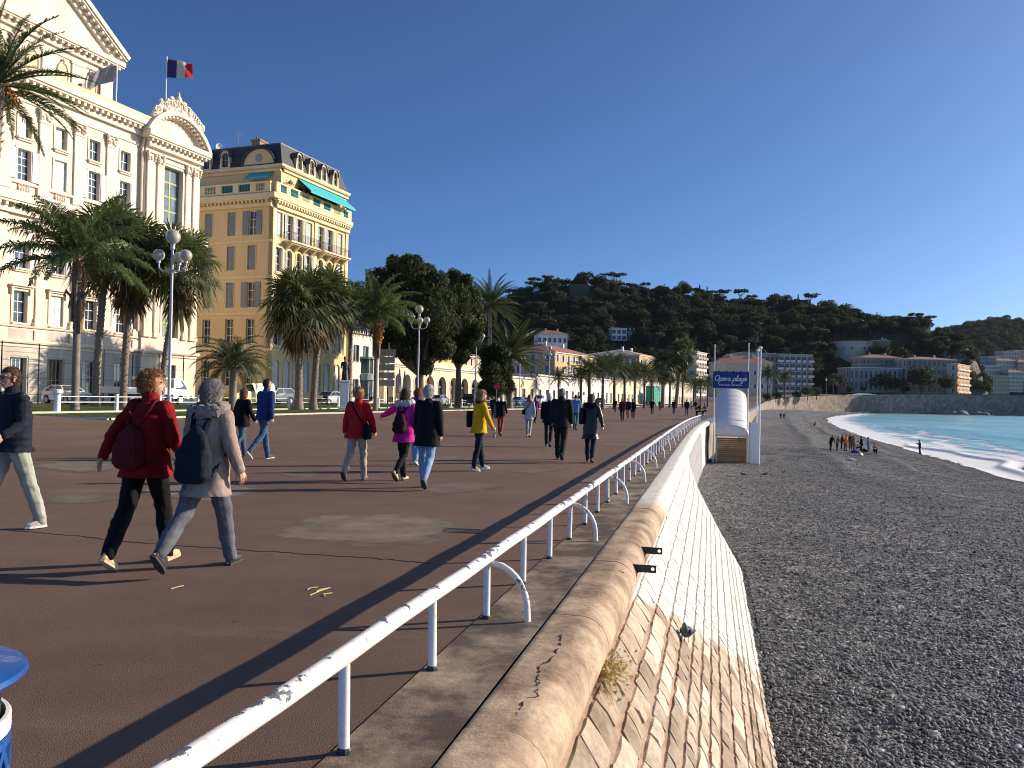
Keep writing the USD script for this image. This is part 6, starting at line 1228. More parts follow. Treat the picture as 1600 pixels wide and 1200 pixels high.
def hand(wrist, d, inward, s, curl, side):
    """palm, four unequal fingers bent twice, and a thumb leaving the side of the palm; d: along the forearm, inward: the way the palm faces"""
    d = unit(d); n = unit(np.asarray(inward) - d * np.dot(inward, d)); w = np.cross(d, n) * side
    P = lambda a, b, c: wrist + (d * a + w * b + n * c) * s
    parts = [Hs([(P(.0, -.014, 0), .019 * s), (P(.0, .014, 0), .019 * s), (P(.075, -.032, .004), .013 * s), (P(.082, .0, .002), .014 * s), (P(.075, .032, .004), .012 * s)])]
    for b, L in ((-.033, .066), (-.011, .078), (.011, .072), (.032, .056)):
        a0 = P(.08 - abs(b) * .15, b, .003); c1, c2, c3 = curl * .5, curl * 1.1, curl * 1.6
        k1 = a0 + (d * math.cos(c1) + n * math.sin(c1)) * L * .45 * s; k2 = k1 + (d * math.cos(c2) + n * math.sin(c2)) * L * .33 * s; k3 = k2 + (d * math.cos(c3) + n * math.sin(c3)) * L * .26 * s
        parts += [Hs([(a0, .0098 * s), (k1, .0092 * s)]), Hs([(k1, .0092 * s), (k2, .0086 * s)]), Hs([(k2, .0086 * s), (k3, .0072 * s)])]
    t0, t1 = P(.018, -.026, .008), P(.048, -.052, .022); t2 = P(.078, -.058, .034 + .012 * curl)
    parts += [Hs([(t0, .0155 * s), (t1, .0112 * s)]), Hs([(t1, .0112 * s), (t2, .0088 * s)])]
    return Manifold.batch_boolean(parts, manifold3d.OpType.Add)
def head_mesh(hc, yaw, s, ln):
    q = lambda p: np.asarray(hc) + np.array([math.cos(yaw) * p[0] + math.sin(yaw) * p[1], -math.sin(yaw) * p[0] + math.cos(yaw) * p[1], p[2]]) * s
    T = lambda pts: np.array([q(p) for p in pts])
    parts = [Manifold.hull_points(T(ellip((0, -.010, .028), (.074, .092, .088)))), Manifold.hull_points(T(np.vstack([ellip((0, .012, -.01), (.064, .074, .07)), ellip((0, .050, -.082), (.026, .022, .022)), ellip((-.043, .0, -.055), (.015, .02, .02)), ellip((.043, .0, -.055), (.015, .02, .02))]))),
             Manifold.hull_points(T(np.vstack([ellip((0, .082, .018), (.008, .01, .01)), ellip((0, .097, -.020), (.012, .011, .010)), ellip((0, .080, -.028), (.016, .01, .008))]))),
             Manifold.hull_points(T(np.vstack([ellip((-.04, .072, .030), (.02, .012, .008)), ellip((.04, .072, .030), (.02, .012, .008))]))), Manifold.hull_points(T(np.vstack([ellip((-.016, .080, -.052), (.012, .010, .007)), ellip((.016, .080, -.052), (.012, .010, .007))])))]
    for sx in (-1, 1): parts.append(Manifold.hull_points(T(np.vstack([ellip((sx * .076, -.012, .010), (.008, .020, .026)), ellip((sx * .074, -.004, -.022), (.007, .012, .012))]))))
    return smoothed(Manifold.batch_boolean(parts, manifold3d.OpType.Add), ln * .55, 3), q
def to_man(t): return Manifold(manifold3d.Mesh(np.asarray(t.vertices, np.float32), np.asarray(t.faces, np.uint32)))
def person(label, px, py, H=1.66, head=12, sex='f', ln=.03, legs=((14, 8), (-18, 22)), arms=((-14, 8, 14), (14, 8, 22)), lean=3, yaw=0, top='cloth_red', topk='jacket', hem=.80, bulk=1.0, quilt=0, low='cloth_black', lowk='trousers', legw=1.0, shoes='shoe_black', sole='sole_dark',
           hair='hair_grey', hk='short', pos=None, group=None, zg=0.0, seed=1, sit=False, collar=None, hood=None, aflare=1.0, sleeve=1.0, scarf=None, glasses=None, hat=None, belly=0.0, mouth=False, hands_fwd=False, hip_w=1.0):
    s = H / 1.74; p = PZ(px, py, zg) if pos is None else np.asarray(pos, float)
    t = thing('person', label, 'person', (p[0], p[1], zg if pos is None else p[2]), -head, group)
    sw = (.185 if sex == 'm' else .162) * s; hw = .088 * s; T0 = .435 * s; S0 = .415 * s
    LG = []
    for sx, lg in zip((-1, 1), legs):
        a, k = math.radians(lg[0]), math.radians(lg[1]); kn = np.array([0, math.sin(a), -math.cos(a)]) * T0; b = a - k
        an = kn + np.array([0, math.sin(b), -math.cos(b)]) * S0; fp = math.radians(lg[2]) if len(lg) > 2 else min(0, b * 1.15 + .05) if b < -.12 else b * .55
        f = np.array([0, math.cos(fp), math.sin(fp)]); u = np.array([0, -math.sin(fp), math.cos(fp)])
        LG.append((sx, kn, an, f, u, min((an - u * .082 * s + f * .165 * s)[2], (an - u * .082 * s - f * .055 * s)[2])))
    hz = -min(l[5] for l in LG); hz = hz if not sit else hz
    la = math.radians(lean); up = np.array([0, math.sin(la), math.cos(la)])
    hipc = np.array([0, 0, hz]); at_ = lambda dz, y=0.0: hipc + up * dz * s + np.array([0, y * s, 0])
    sh = at_(.505); nk = at_(.57, .01); hc = at_(.698, .030)
    fem = sex == 'f'
    J = {}
    for (sx, kn, an, f, u, _) in LG: J[sx] = dict(hip=hipc + [sx * hw, 0, 0], kn=hipc + [sx * hw * 1.02, 0, 0] + kn, an=hipc + [sx * hw * .98, 0, 0] + an, f=f, u=u)
    for sx, (fa, ab, el, *more) in zip((-1, 1), arms):
        fa, ab, el = map(math.radians, (fa, ab, el)); inw = math.radians(more[0]) if more else .12
        d1 = np.array([sx * math.sin(ab), math.sin(fa) * math.cos(ab), -math.cos(fa) * math.cos(ab)]); S_ = sh + [sx * sw, 0, 0]; E_ = S_ + d1 * .285 * s
        fb = fa + el; ab2 = ab - inw; d2 = np.array([sx * math.sin(ab2), math.sin(fb) * math.cos(ab2), -math.cos(fb) * math.cos(ab2)]); W_ = E_ + d2 * .245 * s
        J[sx].update(S=S_, E=E_, W=W_, d=d2)
    # --- body: one continuous figure
    prof = [(-.06, .115, .09), (.03, .150 * (1.06 if fem else 1.0) * hip_w, .105), (.16, .122 if fem else .138, .09), (.33, .140 if fem else .165, .105), (.45, .150 if fem else .175, .095), (.53, .09, .07)]
    rings = [ring(at_(z), rx * s, ry * s) for z, rx, ry in prof]; parts = [Manifold.hull_points(np.vstack([a, b])) for a, b in zip(rings[:-1], rings[1:])]
    parts.append(Hs([(at_(.50, .0), .062 * s), (nk, .055 * s), (hc - [0, .02 * s, .05 * s], .052 * s)]))
    for sx in (-1, 1):
        j = J[sx]; parts += [Hs([(j['hip'], .082 * s), (j['kn'], .052 * s)]), Hs([(j['kn'], .052 * s), (j['kn'] * .55 + j['an'] * .45 - j['f'] * .012, .050 * s), (j['an'], .036 * s)]), Hs([(j['an'], .036 * s), (j['an'] - j['u'] * .055 * s - j['f'] * .035 * s, .026 * s), (j['an'] - j['u'] * .062 * s + j['f'] * .13 * s, .018 * s)]),
                              Hs([(at_(.47), .06 * s), (j['S'], .052 * s)]), Hs([(j['S'], .052 * s), (j['E'], .038 * s)]), Hs([(j['E'], .038 * s), (j['E'] * .6 + j['W'] * .4, .037 * s), (j['W'], .025 * s)])]
    body = smoothed(Manifold.batch_boolean(parts, manifold3d.OpType.Add), max(ln * 1.3, .04), 4)
    hm, q = head_mesh(hc, math.radians(yaw), s, ln)
    allp = [to_man(body), to_man(hm)]
    for sx in (-1, 1):
        j = J[sx]; inward = np.array([-sx, .25, 0]) if not hands_fwd else np.array([-sx * .4, 0, 1.0]); allp.append(hand(j['W'] - j['d'] * .012 * s, j['d'], inward, s * (1.0 if not fem else .93), .55 + .2 * sx * (.5), sx))
    me = Manifold.batch_boolean(allp, manifold3d.OpType.Add).to_mesh()
    bd = obj('body', (np.asarray(me.vert_properties)[:, :3], np.asarray(me.tri_verts)), 'skin', t, smooth=45)
    if mouth: obj('lips', MB().tm(trimesh.Trimesh(np.array([q(p) for p in ellip((0, .089, -.052), (.024, .006, .006))]), ICO[2][1])), 'lip', t, smooth=True)
    # --- top garment
    ease = .022 * bulk * s; hz_t = hem * s - hz; hips = [(.10, .150), (.0, .160), (-.10, .158)]
    pr = [(.545, .075, .07), (.50, .135 if fem else .155, .088), (.44, .152 if fem else .178, .105), (.33, .148 if fem else .176, .118 + belly * .5), (.18, .140 if fem else .165, .112 + belly), (.06, (.158 if fem else .162) * hip_w, .118 + belly * .6)]
    zb = (hem - hz / s)
    pr = [x for x in pr if x[0] > zb + .05] + [(z, (.166 * hip_w + .012 * aflare * k), .122 + .02 * aflare * k) for k, z in enumerate(np.linspace(min(.0, zb + .12) if zb < -.05 else zb + .02, zb, 3))]
    if topk == 'bare': pr = pr
    cr = [ring(at_(z), rx * s + ease * (1 if z < .52 else .5), ry * s + ease) for z, rx, ry in pr]; parts = [Manifold.hull_points(np.vstack([a, b])) for a, b in zip(cr[:-1], cr[1:])]
    for sx in (-1, 1):
        j = J[sx]; e = sleeve * (1 + .25 * (bulk - 1)); rS, rE, rW = .070 * s * e, .058 * s * e, .046 * s * e; W1 = j['W'] - j['d'] * .018 * s
        parts += [Hs([(at_(.455), .08 * s), (j['S'] - up * .012 * s, rS)]), Hs([(j['S'] - up * .012 * s, rS), (j['E'], rE)]), Hs([(j['E'], rE), (W1, rW)])]
    parts.append(Hs([(at_(.50), .085 * s), (at_(.565, .004), .066 * s)]))
    if collar: parts.append(Hs([(at_(.53), .078 * s), (at_(.59, .008), .068 * s)]))
    tp = smoothed(Manifold.batch_boolean(parts, manifold3d.OpType.Add), ln, 5); wrinkle(tp, .010 * s * min(1.3, bulk), 11, seed, quilt)
    tg = obj(topk, tp, top, t, smooth=True)
    if collar: obj('collar', smoothed(Manifold.batch_boolean([Hs([(at_(.535), .082 * s), (at_(.60, .004), .072 * s)])], manifold3d.OpType.Add) - Manifold.hull_points(ellip(at_(.63, .02), (.064 * s, .066 * s, .09 * s))), ln, 2), collar, tg, smooth=True)
    if hood:
        hd = MB().tm(trimesh.Trimesh(*ICO[3])); th = np.linspace(-1.15 * math.pi, .15 * math.pi, 26); c = at_(.545, -.03)
        pts = np.c_[c[0] + .135 * s * np.cos(th), c[1] + .105 * s * np.sin(th), c[2] + .025 * s * np.sin(th + .4) + .01]; tb_ = MB().tube(pts, (.062 + .012 * np.sin(np.arange(26) * 2.1)) * s, 14)
        v, f = tb_.get(); v = v + rng.normal(0, .009 if hood == 'fur' else .003, v.shape); obj('hood', (v, f), hood, tg, smooth=True)
    if scarf: obj('scarf', MB().tube([at_(.56) + [.085 * s * math.cos(a), .08 * s * math.sin(a), .012 * math.sin(2 * a)] for a in np.linspace(0, 2 * math.pi, 18)], .04 * s, 8), scarf, t, smooth=True)
    # --- trousers and shoes
    parts = [Manifold.hull_points(np.vstack([ring(at_(.09), .150 * s * hip_w, .112 * s), ring(at_(-.0), .165 * s * hip_w, .122 * s)])), Manifold.hull_points(np.vstack([ring(at_(0), .165 * s * hip_w, .122 * s), ring(at_(-.07), .150 * s * hip_w, .108 * s)]))]
    for sx in (-1, 1):
        j = J[sx]; a1 = j['an'] + (j['kn'] - j['an']) * .05
        parts += [Hs([(j['hip'] - [0, 0, .01], .094 * s * legw), (j['kn'], .066 * s * legw)]), Hs([(j['kn'], .066 * s * legw), (j['kn'] * .6 + j['an'] * .4 - j['f'] * .010 * s, .064 * s * legw), (a1 - j['u'] * .022 * s, .053 * s * legw)])]
    tr_ = smoothed(Manifold.batch_boolean(parts, manifold3d.OpType.Add), ln, 5); wrinkle(tr_, .013 * s, 11, seed + 5, stretch=(1, 1, 1.3)); obj(lowk, tr_, low, t, smooth=True)
    for sx in (-1, 1):
        j = J[sx]; A = j['an']; f, u = j['f'], j['u']; lat = np.array([1., 0, 0]); pt = lambda a, b, c: A + (f * a + lat * b + u * c) * s
        ou = [(-.062, 0), (-.05, .03), (.0, .036), (.08, .046), (.14, .038), (.175, .012), (.175, -.012), (.14, -.038), (.08, -.046), (.0, -.036), (-.05, -.03)]
        sl = Manifold.hull_points(np.array([pt(a, b, c) for a, b in ou for c in (-.084, -.062)]))
        upr = Manifold.hull_points(np.array([pt(a * .97, b * .95, -.0618) for a, b in ou] + [pt(a * .9, b * .85, -.03) for a, b in ou[3:8]] + [pt(-.052, 0, .012), pt(-.02, .03, .012), pt(.03, .027, .006), (pt(.03, -.027, .006)), pt(-.02, -.03, .012)]))
        sm = smoothed(upr, max(.02, ln * .6), 2)
        so = obj('shoe', sm, shoes, t, smooth=50); obj('sole', sl, sole, so)
    # --- hair
    if hk != 'bald':
        v, f = ICO[3]; v = v.copy(); face = (v[:, 1] > .30) & (v[:, 2] < .50 - .3 * (v[:, 1] - .3)) & (v[:, 2] > -1.1)
        r = np.where(face, .86, 1.0); nape = v[:, 2] < -.35
        if hk in ('short', 'crop'): r = np.where(v[:, 2] < -.80, .9, r)
        sc = {'crop': .95, 'short': 1.08, 'curly': 1.08, 'bob': 1.10, 'long': 1.08, 'bun': 1.02}[hk]; P = v * r[:, None] * np.array([.083, .104, .105]) * sc
        P[:, 2] -= np.where((v[:, 1] < .1) & (v[:, 2] < 0), .03 * -v[:, 2], 0); P = P + [0, -.014, .030]
        if hk in ('bob', 'long'):
            k = (v[:, 1] < .28) & (v[:, 2] < .1); P[:, 2] -= np.where(k, (.1 - v[:, 2]) * (.075 if hk == 'bob' else .20), 0); P[:, 0] *= np.where(k & (v[:, 2] < -.4), 1.35, 1); P[:, 1] -= np.where(k & (v[:, 2] < -.3), .015, 0)
        P = P + v * ((.026 if hk == 'curly' else .020) * (meshkit.fbm(v * (5 if hk != 'curly' else 8) * [1, 1, .6] + seed, 4, seed)[:, None] - .45)) * ~face[:, None]
        hp = np.array([q(x) for x in P]); ha = obj('hair', (hp, f), hair, t, smooth=True)
        ns = 2600 if ln <= .021 else 900 if ln <= .03 else 0       # loose strands
        if ns:
            r2 = np.random.default_rng(seed); ok_ = np.where(~face & (v[:, 2] > (-.75 if hk in ('short', 'curly', 'crop') else -1)))[0]; i_ = r2.choice(ok_, ns); o_ = P[i_] + r2.normal(0, .004, (ns, 3)); n_ = v[i_] * [1, 1, .7] + r2.normal(0, (.35 if hk == 'curly' else .25), (ns, 3)); L_ = (.008 if hk == 'crop' else .020 if hk == 'curly' else .034) * (.5 + r2.random((ns, 1)))
            dn = n_ * (.9 if hk == 'curly' else .45) + np.array([0, -.25, -.75]) * (.4 if hk == 'curly' else 1.0); dn /= np.linalg.norm(dn, axis=1, keepdims=True); wd = np.cross(dn, v[i_]); wd /= np.linalg.norm(wd, axis=1, keepdims=True) + 1e-9; wd *= .0028
            m_ = o_ + n_ * .006 + dn * L_ * .5; e_ = o_ + n_ * .004 + dn * L_ + r2.normal(0, .004, (ns, 3)); SV = np.stack([o_ - wd, o_ + wd, m_ + wd * .8, m_ - wd * .8, e_], 1).reshape(-1, 3); k_ = np.arange(ns)[:, None] * 5
            obj('strands', (np.array([q(x) for x in SV]), np.vstack([k_ + [0, 1, 2], k_ + [0, 2, 3], k_ + [3, 2, 4]])), hair, ha, kind='stuff')
        if hk == 'bun': obj('bun', MB().ball(q((0, -.12, .05)), .04 * s, 2), hair, ha, smooth=True)
    if glasses: obj('sunglasses', MB().tm(trimesh.Trimesh(np.array([q(p) for p in np.vstack([ellip((-.034, .090, .014), (.028, .010, .020)), ellip((.034, .090, .014), (.028, .010, .020))])]), np.vstack([ICO[2][1], ICO[2][1] + len(ICO[2][0])]))).tube([q((-.064, .082, .018)), q((-.08, .03, .018)), q((-.082, -.02, .012))], .004, 5).tube([q((.064, .082, .018)), q((.08, .03, .018)), q((.082, -.02, .012))], .004, 5).tube([q((-.02, .098, .02)), q((.02, .098, .02))], .004, 5), 'lens', t, smooth=40)
    if hat: obj('cap', MB().tm(trimesh.Trimesh(np.array([q(p) for p in ellip((0, -.008, .062), (.088, .106, .085)) if 1]), ICO[2][1])), hat, t, smooth=True)
    return dict(t=t, J=J, at=at_, s=s, loc=p, head=head, zg=(zg if pos is None else p[2]))
def on_person(P, name, label, cat, meshes):
    """something worn or carried: a thing of its own that stands where the person stands"""
    t = thing(name, label, cat, (P['loc'][0], P['loc'][1], P['zg']), -P['head'])
    for n, m, mt in meshes: obj(n, m, mt, t, smooth=50)
    return t
def backpack(P, label, m, w=.30, h=.42, d=.15, z=.26, strapm=None, x=0.0, y0=-.115):
    s = P['s']; at_ = P['at']; c = at_(z, y0 - d / 2)
    B = lambda dx, dy, dz, r: SPH * r * s + c + np.array([x + dx, dy, dz]) * s
    pieces = [np.vstack([B(i * (w / 2 - .085), dy, -h / 2 + .075, .075) for i in (-1, 1) for dy in (-.02, .01)] + [B(i * (w / 2 - .09), dy, -.02, .075) for i in (-1, 1) for dy in (-.015, .015)]), np.vstack([B(i * (w / 2 - .09), 0, -.03, .075) for i in (-1, 1)] + [B(i * (w / 2 - .115), .012, h * .24, .06) for i in (-1, 1)]), np.vstack([B(i * (w / 2 - .115), .012, h * .22, .06) for i in (-1, 1)] + [B(0, .03, h / 2 - .05, .05)])]
    body = smoothed(Manifold.batch_boolean([Manifold.hull_points(p_) for p_ in pieces], manifold3d.OpType.Add), .018, 6); wrinkle(body, .016, 9, 3)
    pk = smoothed(Manifold.hull_points(np.vstack([SPH * .035 * s + c + np.array([(x + i * (w / 2 - .10)) * s, -.062 * s, (l * h * .13 - h * .22) * s]) for i in (-1, 1) for l in (-1, 1)])), .03, 2)
    st = MB(); off = P['at'](0.0) * 0
    for sx in (-1, 1):
        S_ = at_(.535, -.02) + [sx * .085 * s, 0, .0]; st.tube([c + [(x + sx * .06) * s, .05 * s, h * .42 * s], at_(.50, -.115) + [sx * .085 * s, 0, 0], at_(.555, -.03) + [sx * .09 * s, 0, .005], at_(.50, .10) + [sx * .1 * s, 0, 0], at_(.34, .145) + [sx * .12 * s, 0, 0], at_(.2, .06) + [sx * .17 * s, 0, 0], c + [sx * w * .42 * s, .04 * s, -h * .38 * s]], .021 * s, 6)
    st.tube([c + [(x - .03) * s, 0, (h / 2 + .05) * s], c + [x * s, -.01, (h / 2 + .10) * s], c + [(x + .03) * s, 0, (h / 2 + .05) * s]], .01, 5)
    return on_person(P, 'backpack', label, 'backpack', [('bag_body', body, m), ('front_pocket', pk, m), ('straps', st, strapm or m)])
def crossbag(P, label, m, side=1, z=.02, w=.26, h=.22, strap=True):
    s = P['s']; at_ = P['at']; c = at_(z, -.04) + [side * .225 * s, -.02, 0]
    b = smoothed(Manifold.hull_points(np.vstack([SPH * .03 * s + c + np.array([i * .02 * s, j_ * w / 2 * s * .7, l * h / 2 * s]) for i in (-1, 1) for j_ in (-1, 1) for l in (-1, 1)])), .03, 2); wrinkle(b, .006, 9, 4)
    L = [('bag_body', b, m)]
    if strap: L.append(('strap', MB().tube([c + [0, -.03, h / 2 * s], at_(.25, -.155) + [side * .10 * s, 0, 0], at_(.42, -.145) + [-side * .03 * s, 0, 0], at_(.53, -.07) + [-side * .10 * s, 0, .012], at_(.53, .06) + [-side * .10 * s, 0, .0], at_(.30, .15), c + [0, .05, h / 2 * s]], .014, 5), m))
    return on_person(P, 'shoulder_bag', label, 'bag', L)

NEAR, MID, FAR = .020, .028, .06
P1 = person('man in dark sunglasses and navy quilted jacket walking towards the camera', 17, 829, 1.76, 212, 'm', NEAR, legs=((-17, 3, 0), (20, 6, 12)), arms=((4, 10, 58, .6), (10, 8, 30)), lean=2, yaw=0, top='cloth_navy', hem=.84, bulk=1.25, quilt=.010, low='cloth_khaki', legw=1.12, shoes='shoe_grey', sole='sole', hair='hair_brown', hk='crop', collar='cloth_navy', glasses=1, mouth=True, seed=1, belly=.02)
P2 = person('woman with short ginger blond hair in a red quilted jacket and black trousers', 225, 884, 1.68, 12, 'f', NEAR, legs=((-20, 12), (18, 6)), arms=((-14, 30, 6), (6, 10, 40)), lean=3, yaw=52, top='cloth_red', hem=.80, bulk=1.5, quilt=.006, low='cloth_black', legw=1.12, shoes='shoe_beige', sole='shoe_beige', hair='hair_blond', hk='curly', collar='cloth_red', seed=2, hip_w=1.1)
backpack(P2, 'dark red backpack on the back of the red quilted jacket', 'cloth_darkred', .32, .40, .14, .16, x=-.05)
P3 = person('grey haired woman in a beige padded coat with fur hood and grey trousers', 320, 890, 1.63, 16, 'f', NEAR, legs=((-27, 20), (20, 4)), arms=((0, 12, 50, .5), (-6, 16, 22, .3)), lean=3, yaw=10, top='cloth_beige', topk='coat', hem=.68, bulk=1.5, quilt=.004, low='cloth_greyblue', legw=1.12, shoes='shoe_black', hair='hair_grey', hk='short', hood='fur', seed=3, hip_w=1.08)
backpack(P3, 'big navy backpack on the beige padded coat', 'cloth_navy', .36, .52, .18, .17)
P4 = person('brown haired woman in a black jacket and jeans beside the tall man in blue', 377, 715, 1.62, 30, 'f', MID, legs=((16, 8), (-16, 20)), top='cloth_black', hem=.80, bulk=1.4, low='cloth_jeans', hair='hair_auburn', hk='bob', seed=4)
P5 = person('tall man with cropped dark hair in a navy blue jacket and jeans', 412, 718, 1.86, 34, 'm', MID, legs=((15, 6), (-20, 24)), arms=((8, 8, 16), (-8, 10, 10)), yaw=20, top='cloth_blue', hem=.86, bulk=1.3, low='cloth_jeans', hair='hair_dark', hk='crop', shoes='shoe_black', sole='sole', seed=5, collar='cloth_blue')
P6 = person('woman with curly ginger hair in a bright red jacket and beige trousers', 557, 751, 1.64, 12, 'f', MID, legs=((-15, 28), (13, 6)), arms=((-4, 14, 8), (4, 18, 12)), top='cloth_scarlet', hem=.80, bulk=1.5, low='cloth_sand', legw=1.08, shoes='shoe_brown', hair='hair_blond', hk='curly', seed=6, collar='cloth_scarlet', aflare=1.6, hip_w=1.05)
crossbag(P6, 'black shoulder bag with long strap across the bright red jacket', 'cloth_black', 1, .0)
P7 = person('woman in a magenta jacket holding her left arm out to the side', 630, 752, 1.64, 24, 'f', MID, legs=((14, 8), (-18, 26)), arms=((18, 58, 42, -.9), (0, 10, 30)), yaw=15, top='cloth_pink', hem=.74, bulk=1.25, low='cloth_black', legw=.95, shoes='shoe_beige', hair='hair_brown', hk='short', seed=7, hood='cloth_lightgrey', hip_w=1.05)
backpack(P7, 'dark backpack on the magenta jacket', 'cloth_plum', .30, .42, .13, .2)
P9 = person('person in a bright blue jacket half hidden behind the black coat', 650, 727, 1.66, 14, 'f', MID, legs=((12, 8), (-12, 14)), top='cloth_brightblue', hem=.78, low='cloth_palejeans', hair='hair_auburn', hk='short', seed=9, shoes='shoe_grey', sole='sole')
P8 = person('white haired woman in a long black jacket and pale blue jeans', 666, 763, 1.69, 12, 'f', MID, legs=((10, 4), (-16, 26)), arms=((0, 8, 12), (-6, 11, 12)), top='cloth_black', hem=.72, bulk=1.5, low='cloth_palejeans', legw=1.1, hair='hair_white', hk='short', seed=8, hip_w=1.08)
P10 = person('fair haired woman in a yellow jacket with dark jeans, turned to the right', 747, 736, 1.64, 62, 'f', MID, legs=((12, 4), (-8, 4)), arms=((-4, 8, 14), (12, 16, 14)), yaw=15, top='cloth_yellow', hem=.83, bulk=1.1, quilt=.003, low='cloth_navy', legw=1.0, hair='hair_sandy', hk='bob', seed=10, shoes='shoe_grey', sole='sole', scarf='cloth_darkred', mouth=True)
crossbag(P10, 'dark handbag carried behind the yellow jacket', 'cloth_navy', -1, .18, .30, .30, False)
W_ = P10['J'][1]['W'] + P10['J'][1]['d'] * .09
custom('clear_plastic', {'tb': ('transparent_bsdf', {'color': (.9, .93, .95)}), 'gl': ('glossy_bsdf', {'roughness': .08, 'color': (1, 1, 1)}), 'fr': ('fresnel', {'IOR': 1.45}), 'm': ('mix_closure', {})}, [('fr.fac', 'm.fac'), ('tb.BSDF', 'm.closure1'), ('gl.BSDF', 'm.closure2')], surface='m.closure')
on_person(P10, 'water_bottle', 'clear plastic bottle in the hand of the woman in yellow', 'bottle', [('bottle_body', MB().lathe([(0, -.14), (.03, -.14), (.033, -.12), (.033, .03), (.014, .06), (.014, .075), (0, .075)], 12, W_), 'clear_plastic'), ('cap', MB().lathe([(.016, .07), (.016, .09), (0, .09)], 10, W_), 'white_metal')])
P11 = person('woman in a black top and rust red trousers with a grey bag', 782, 681, 1.62, 14, 'f', .035, legs=((12, 8), (-12, 18)), top='cloth_black', hem=.86, low='cloth_rust', hair='hair_grey', hk='short', seed=11, shoes='shoe_brown')
crossbag(P11, 'grey cloth bag beside the rust red trousers', 'cloth_midgrey', -1, .0, .32, .34, False)
P12 = person('woman in a light grey coat with pale trousers and orange scarf', 826, 683, 1.63, 14, 'f', .035, legs=((10, 6), (-10, 14)), arms=((6, 8, 12), (-8, 12, 10)), top='cloth_lightgrey', topk='coat', hem=.74, low='cloth_sand', hair='hair_auburn', hk='bob', seed=12, scarf='cloth_rust', shoes='shoe_beige')
crossbag(P12, 'small dark bag worn across the light grey coat', 'cloth_black', -1, .1, .18, .16)
P13 = person('white haired man in black, half hidden behind the big man in black', 857, 698, 1.66, 10, 'm', .032, legs=((10, 6), (-12, 20)), top='cloth_black', hem=.80, bulk=1.2, low='cloth_charcoal', hair='hair_white', hk='short', seed=13)
P14 = person('big balding man all in black walking away beside the leather coat', 876, 719, 1.77, 12, 'm', MID, legs=((10, 4), (-16, 24)), arms=((2, 9, 12), (-4, 10, 14)), top='cloth_charcoal', hem=.80, bulk=1.6, low='cloth_charcoal', legw=1.15, hair='hair_grey', hk='crop', seed=14, collar='cloth_black')
P15 = person('woman in a shiny black leather coat with a large dark bag', 922, 723, 1.60, 16, 'f', MID, legs=((8, 4), (-10, 12)), arms=((10, 10, 40), (-6, 20, 10)), top='cloth_leather', topk='coat', hem=.62, bulk=1.5, low='cloth_navy', hair='hair_brown', hk='bob', seed=15, hood='cloth_black', aflare=1.8)
crossbag(P15, 'large dark shoulder bag at the left of the leather coat', 'cloth_charcoal', -1, .26, .36, .36, False)
for lab, px, py, H, hd, sx, tp, lw, hr, hk, hm in [('man in a blue shirt and dark green trousers walking between the two in black', 899, 672, 1.74, 14, 'm', 'cloth_skyblue', 'cloth_teal', 'hair_dark', 'crop', .86), ('woman in a purple jacket beyond the light grey coat', 836, 661, 1.62, 14, 'f', 'cloth_purple', 'cloth_charcoal', 'hair_dark', 'bob', .8), ('dark dressed person walking past the lawn left of the black top', 770, 655, 1.66, 20, 'm', 'cloth_charcoal', 'cloth_black', 'hair_dark', 'crop', .8),
        ('person in a dark red jacket walking towards the camera, left of the far three', 972, 659, 1.66, 192, 'f', 'cloth_darkred', 'cloth_charcoal', 'hair_brown', 'bob', .80), ('person in navy with bare legs, middle of the far three', 981, 655, 1.68, 195, 'm', 'cloth_navy', 'cloth_tan', 'hair_dark', 'crop', .80), ('person in a black coat, right of the far three', 989, 655, 1.62, 190, 'f', 'cloth_black', 'cloth_black', 'hair_auburn', 'bob', .66), ('black dressed person behind and left of the far three', 961, 644, 1.70, 10, 'm', 'cloth_black', 'cloth_charcoal', 'hair_dark', 'short', .8),
        ('person in black with arms out, right of the far three', 1019, 648, 1.72, 188, 'm', 'cloth_black', 'cloth_charcoal', 'hair_dark', 'crop', .84), ('person in brown and black behind the far stroller in black', 1031, 642, 1.68, 8, 'm', 'cloth_brown', 'cloth_black', 'hair_brown', 'crop', .82), ('dark stroller under the leaning fan palm', 1053, 647, 1.72, 12, 'm', 'cloth_charcoal', 'cloth_black', 'hair_dark', 'short', .8), ('person in dark jacket and jeans near the end of the railing', 1073, 650, 1.74, 190, 'm', 'cloth_navy', 'cloth_jeans', 'hair_grey', 'short', .82),
        ('small dark figure far along the promenade between the palms', 1008, 637, 1.70, 12, 'm', 'cloth_charcoal', 'cloth_midgrey', 'hair_dark', 'short', .8), ('far figure in grey left of the green netting', 1011, 638, 1.66, 190, 'f', 'cloth_midgrey', 'cloth_jeans', 'hair_brown', 'bob', .75), ('distant person in white near the far railing', 1080, 641, 1.66, 200, 'f', 'cloth_white', 'cloth_jeans', 'hair_brown', 'bob', .8), ('distant dark person beside the one in white', 1087, 642, 1.7, 15, 'm', 'cloth_black', 'cloth_black', 'hair_dark', 'short', .8)]:
    person(lab, px, py, H, hd, sx, FAR if py < 660 else .045, legs=((12, 6), (-14, 20)), arms=((-8, 10, 14), (8, 10, 18)) if 'arms out' not in lab else ((0, 26, 50), (0, 26, 50)), top=tp, low=lw, hair=hr, hk=hk, hem=hm, seed=px % 50, bulk=1.2)
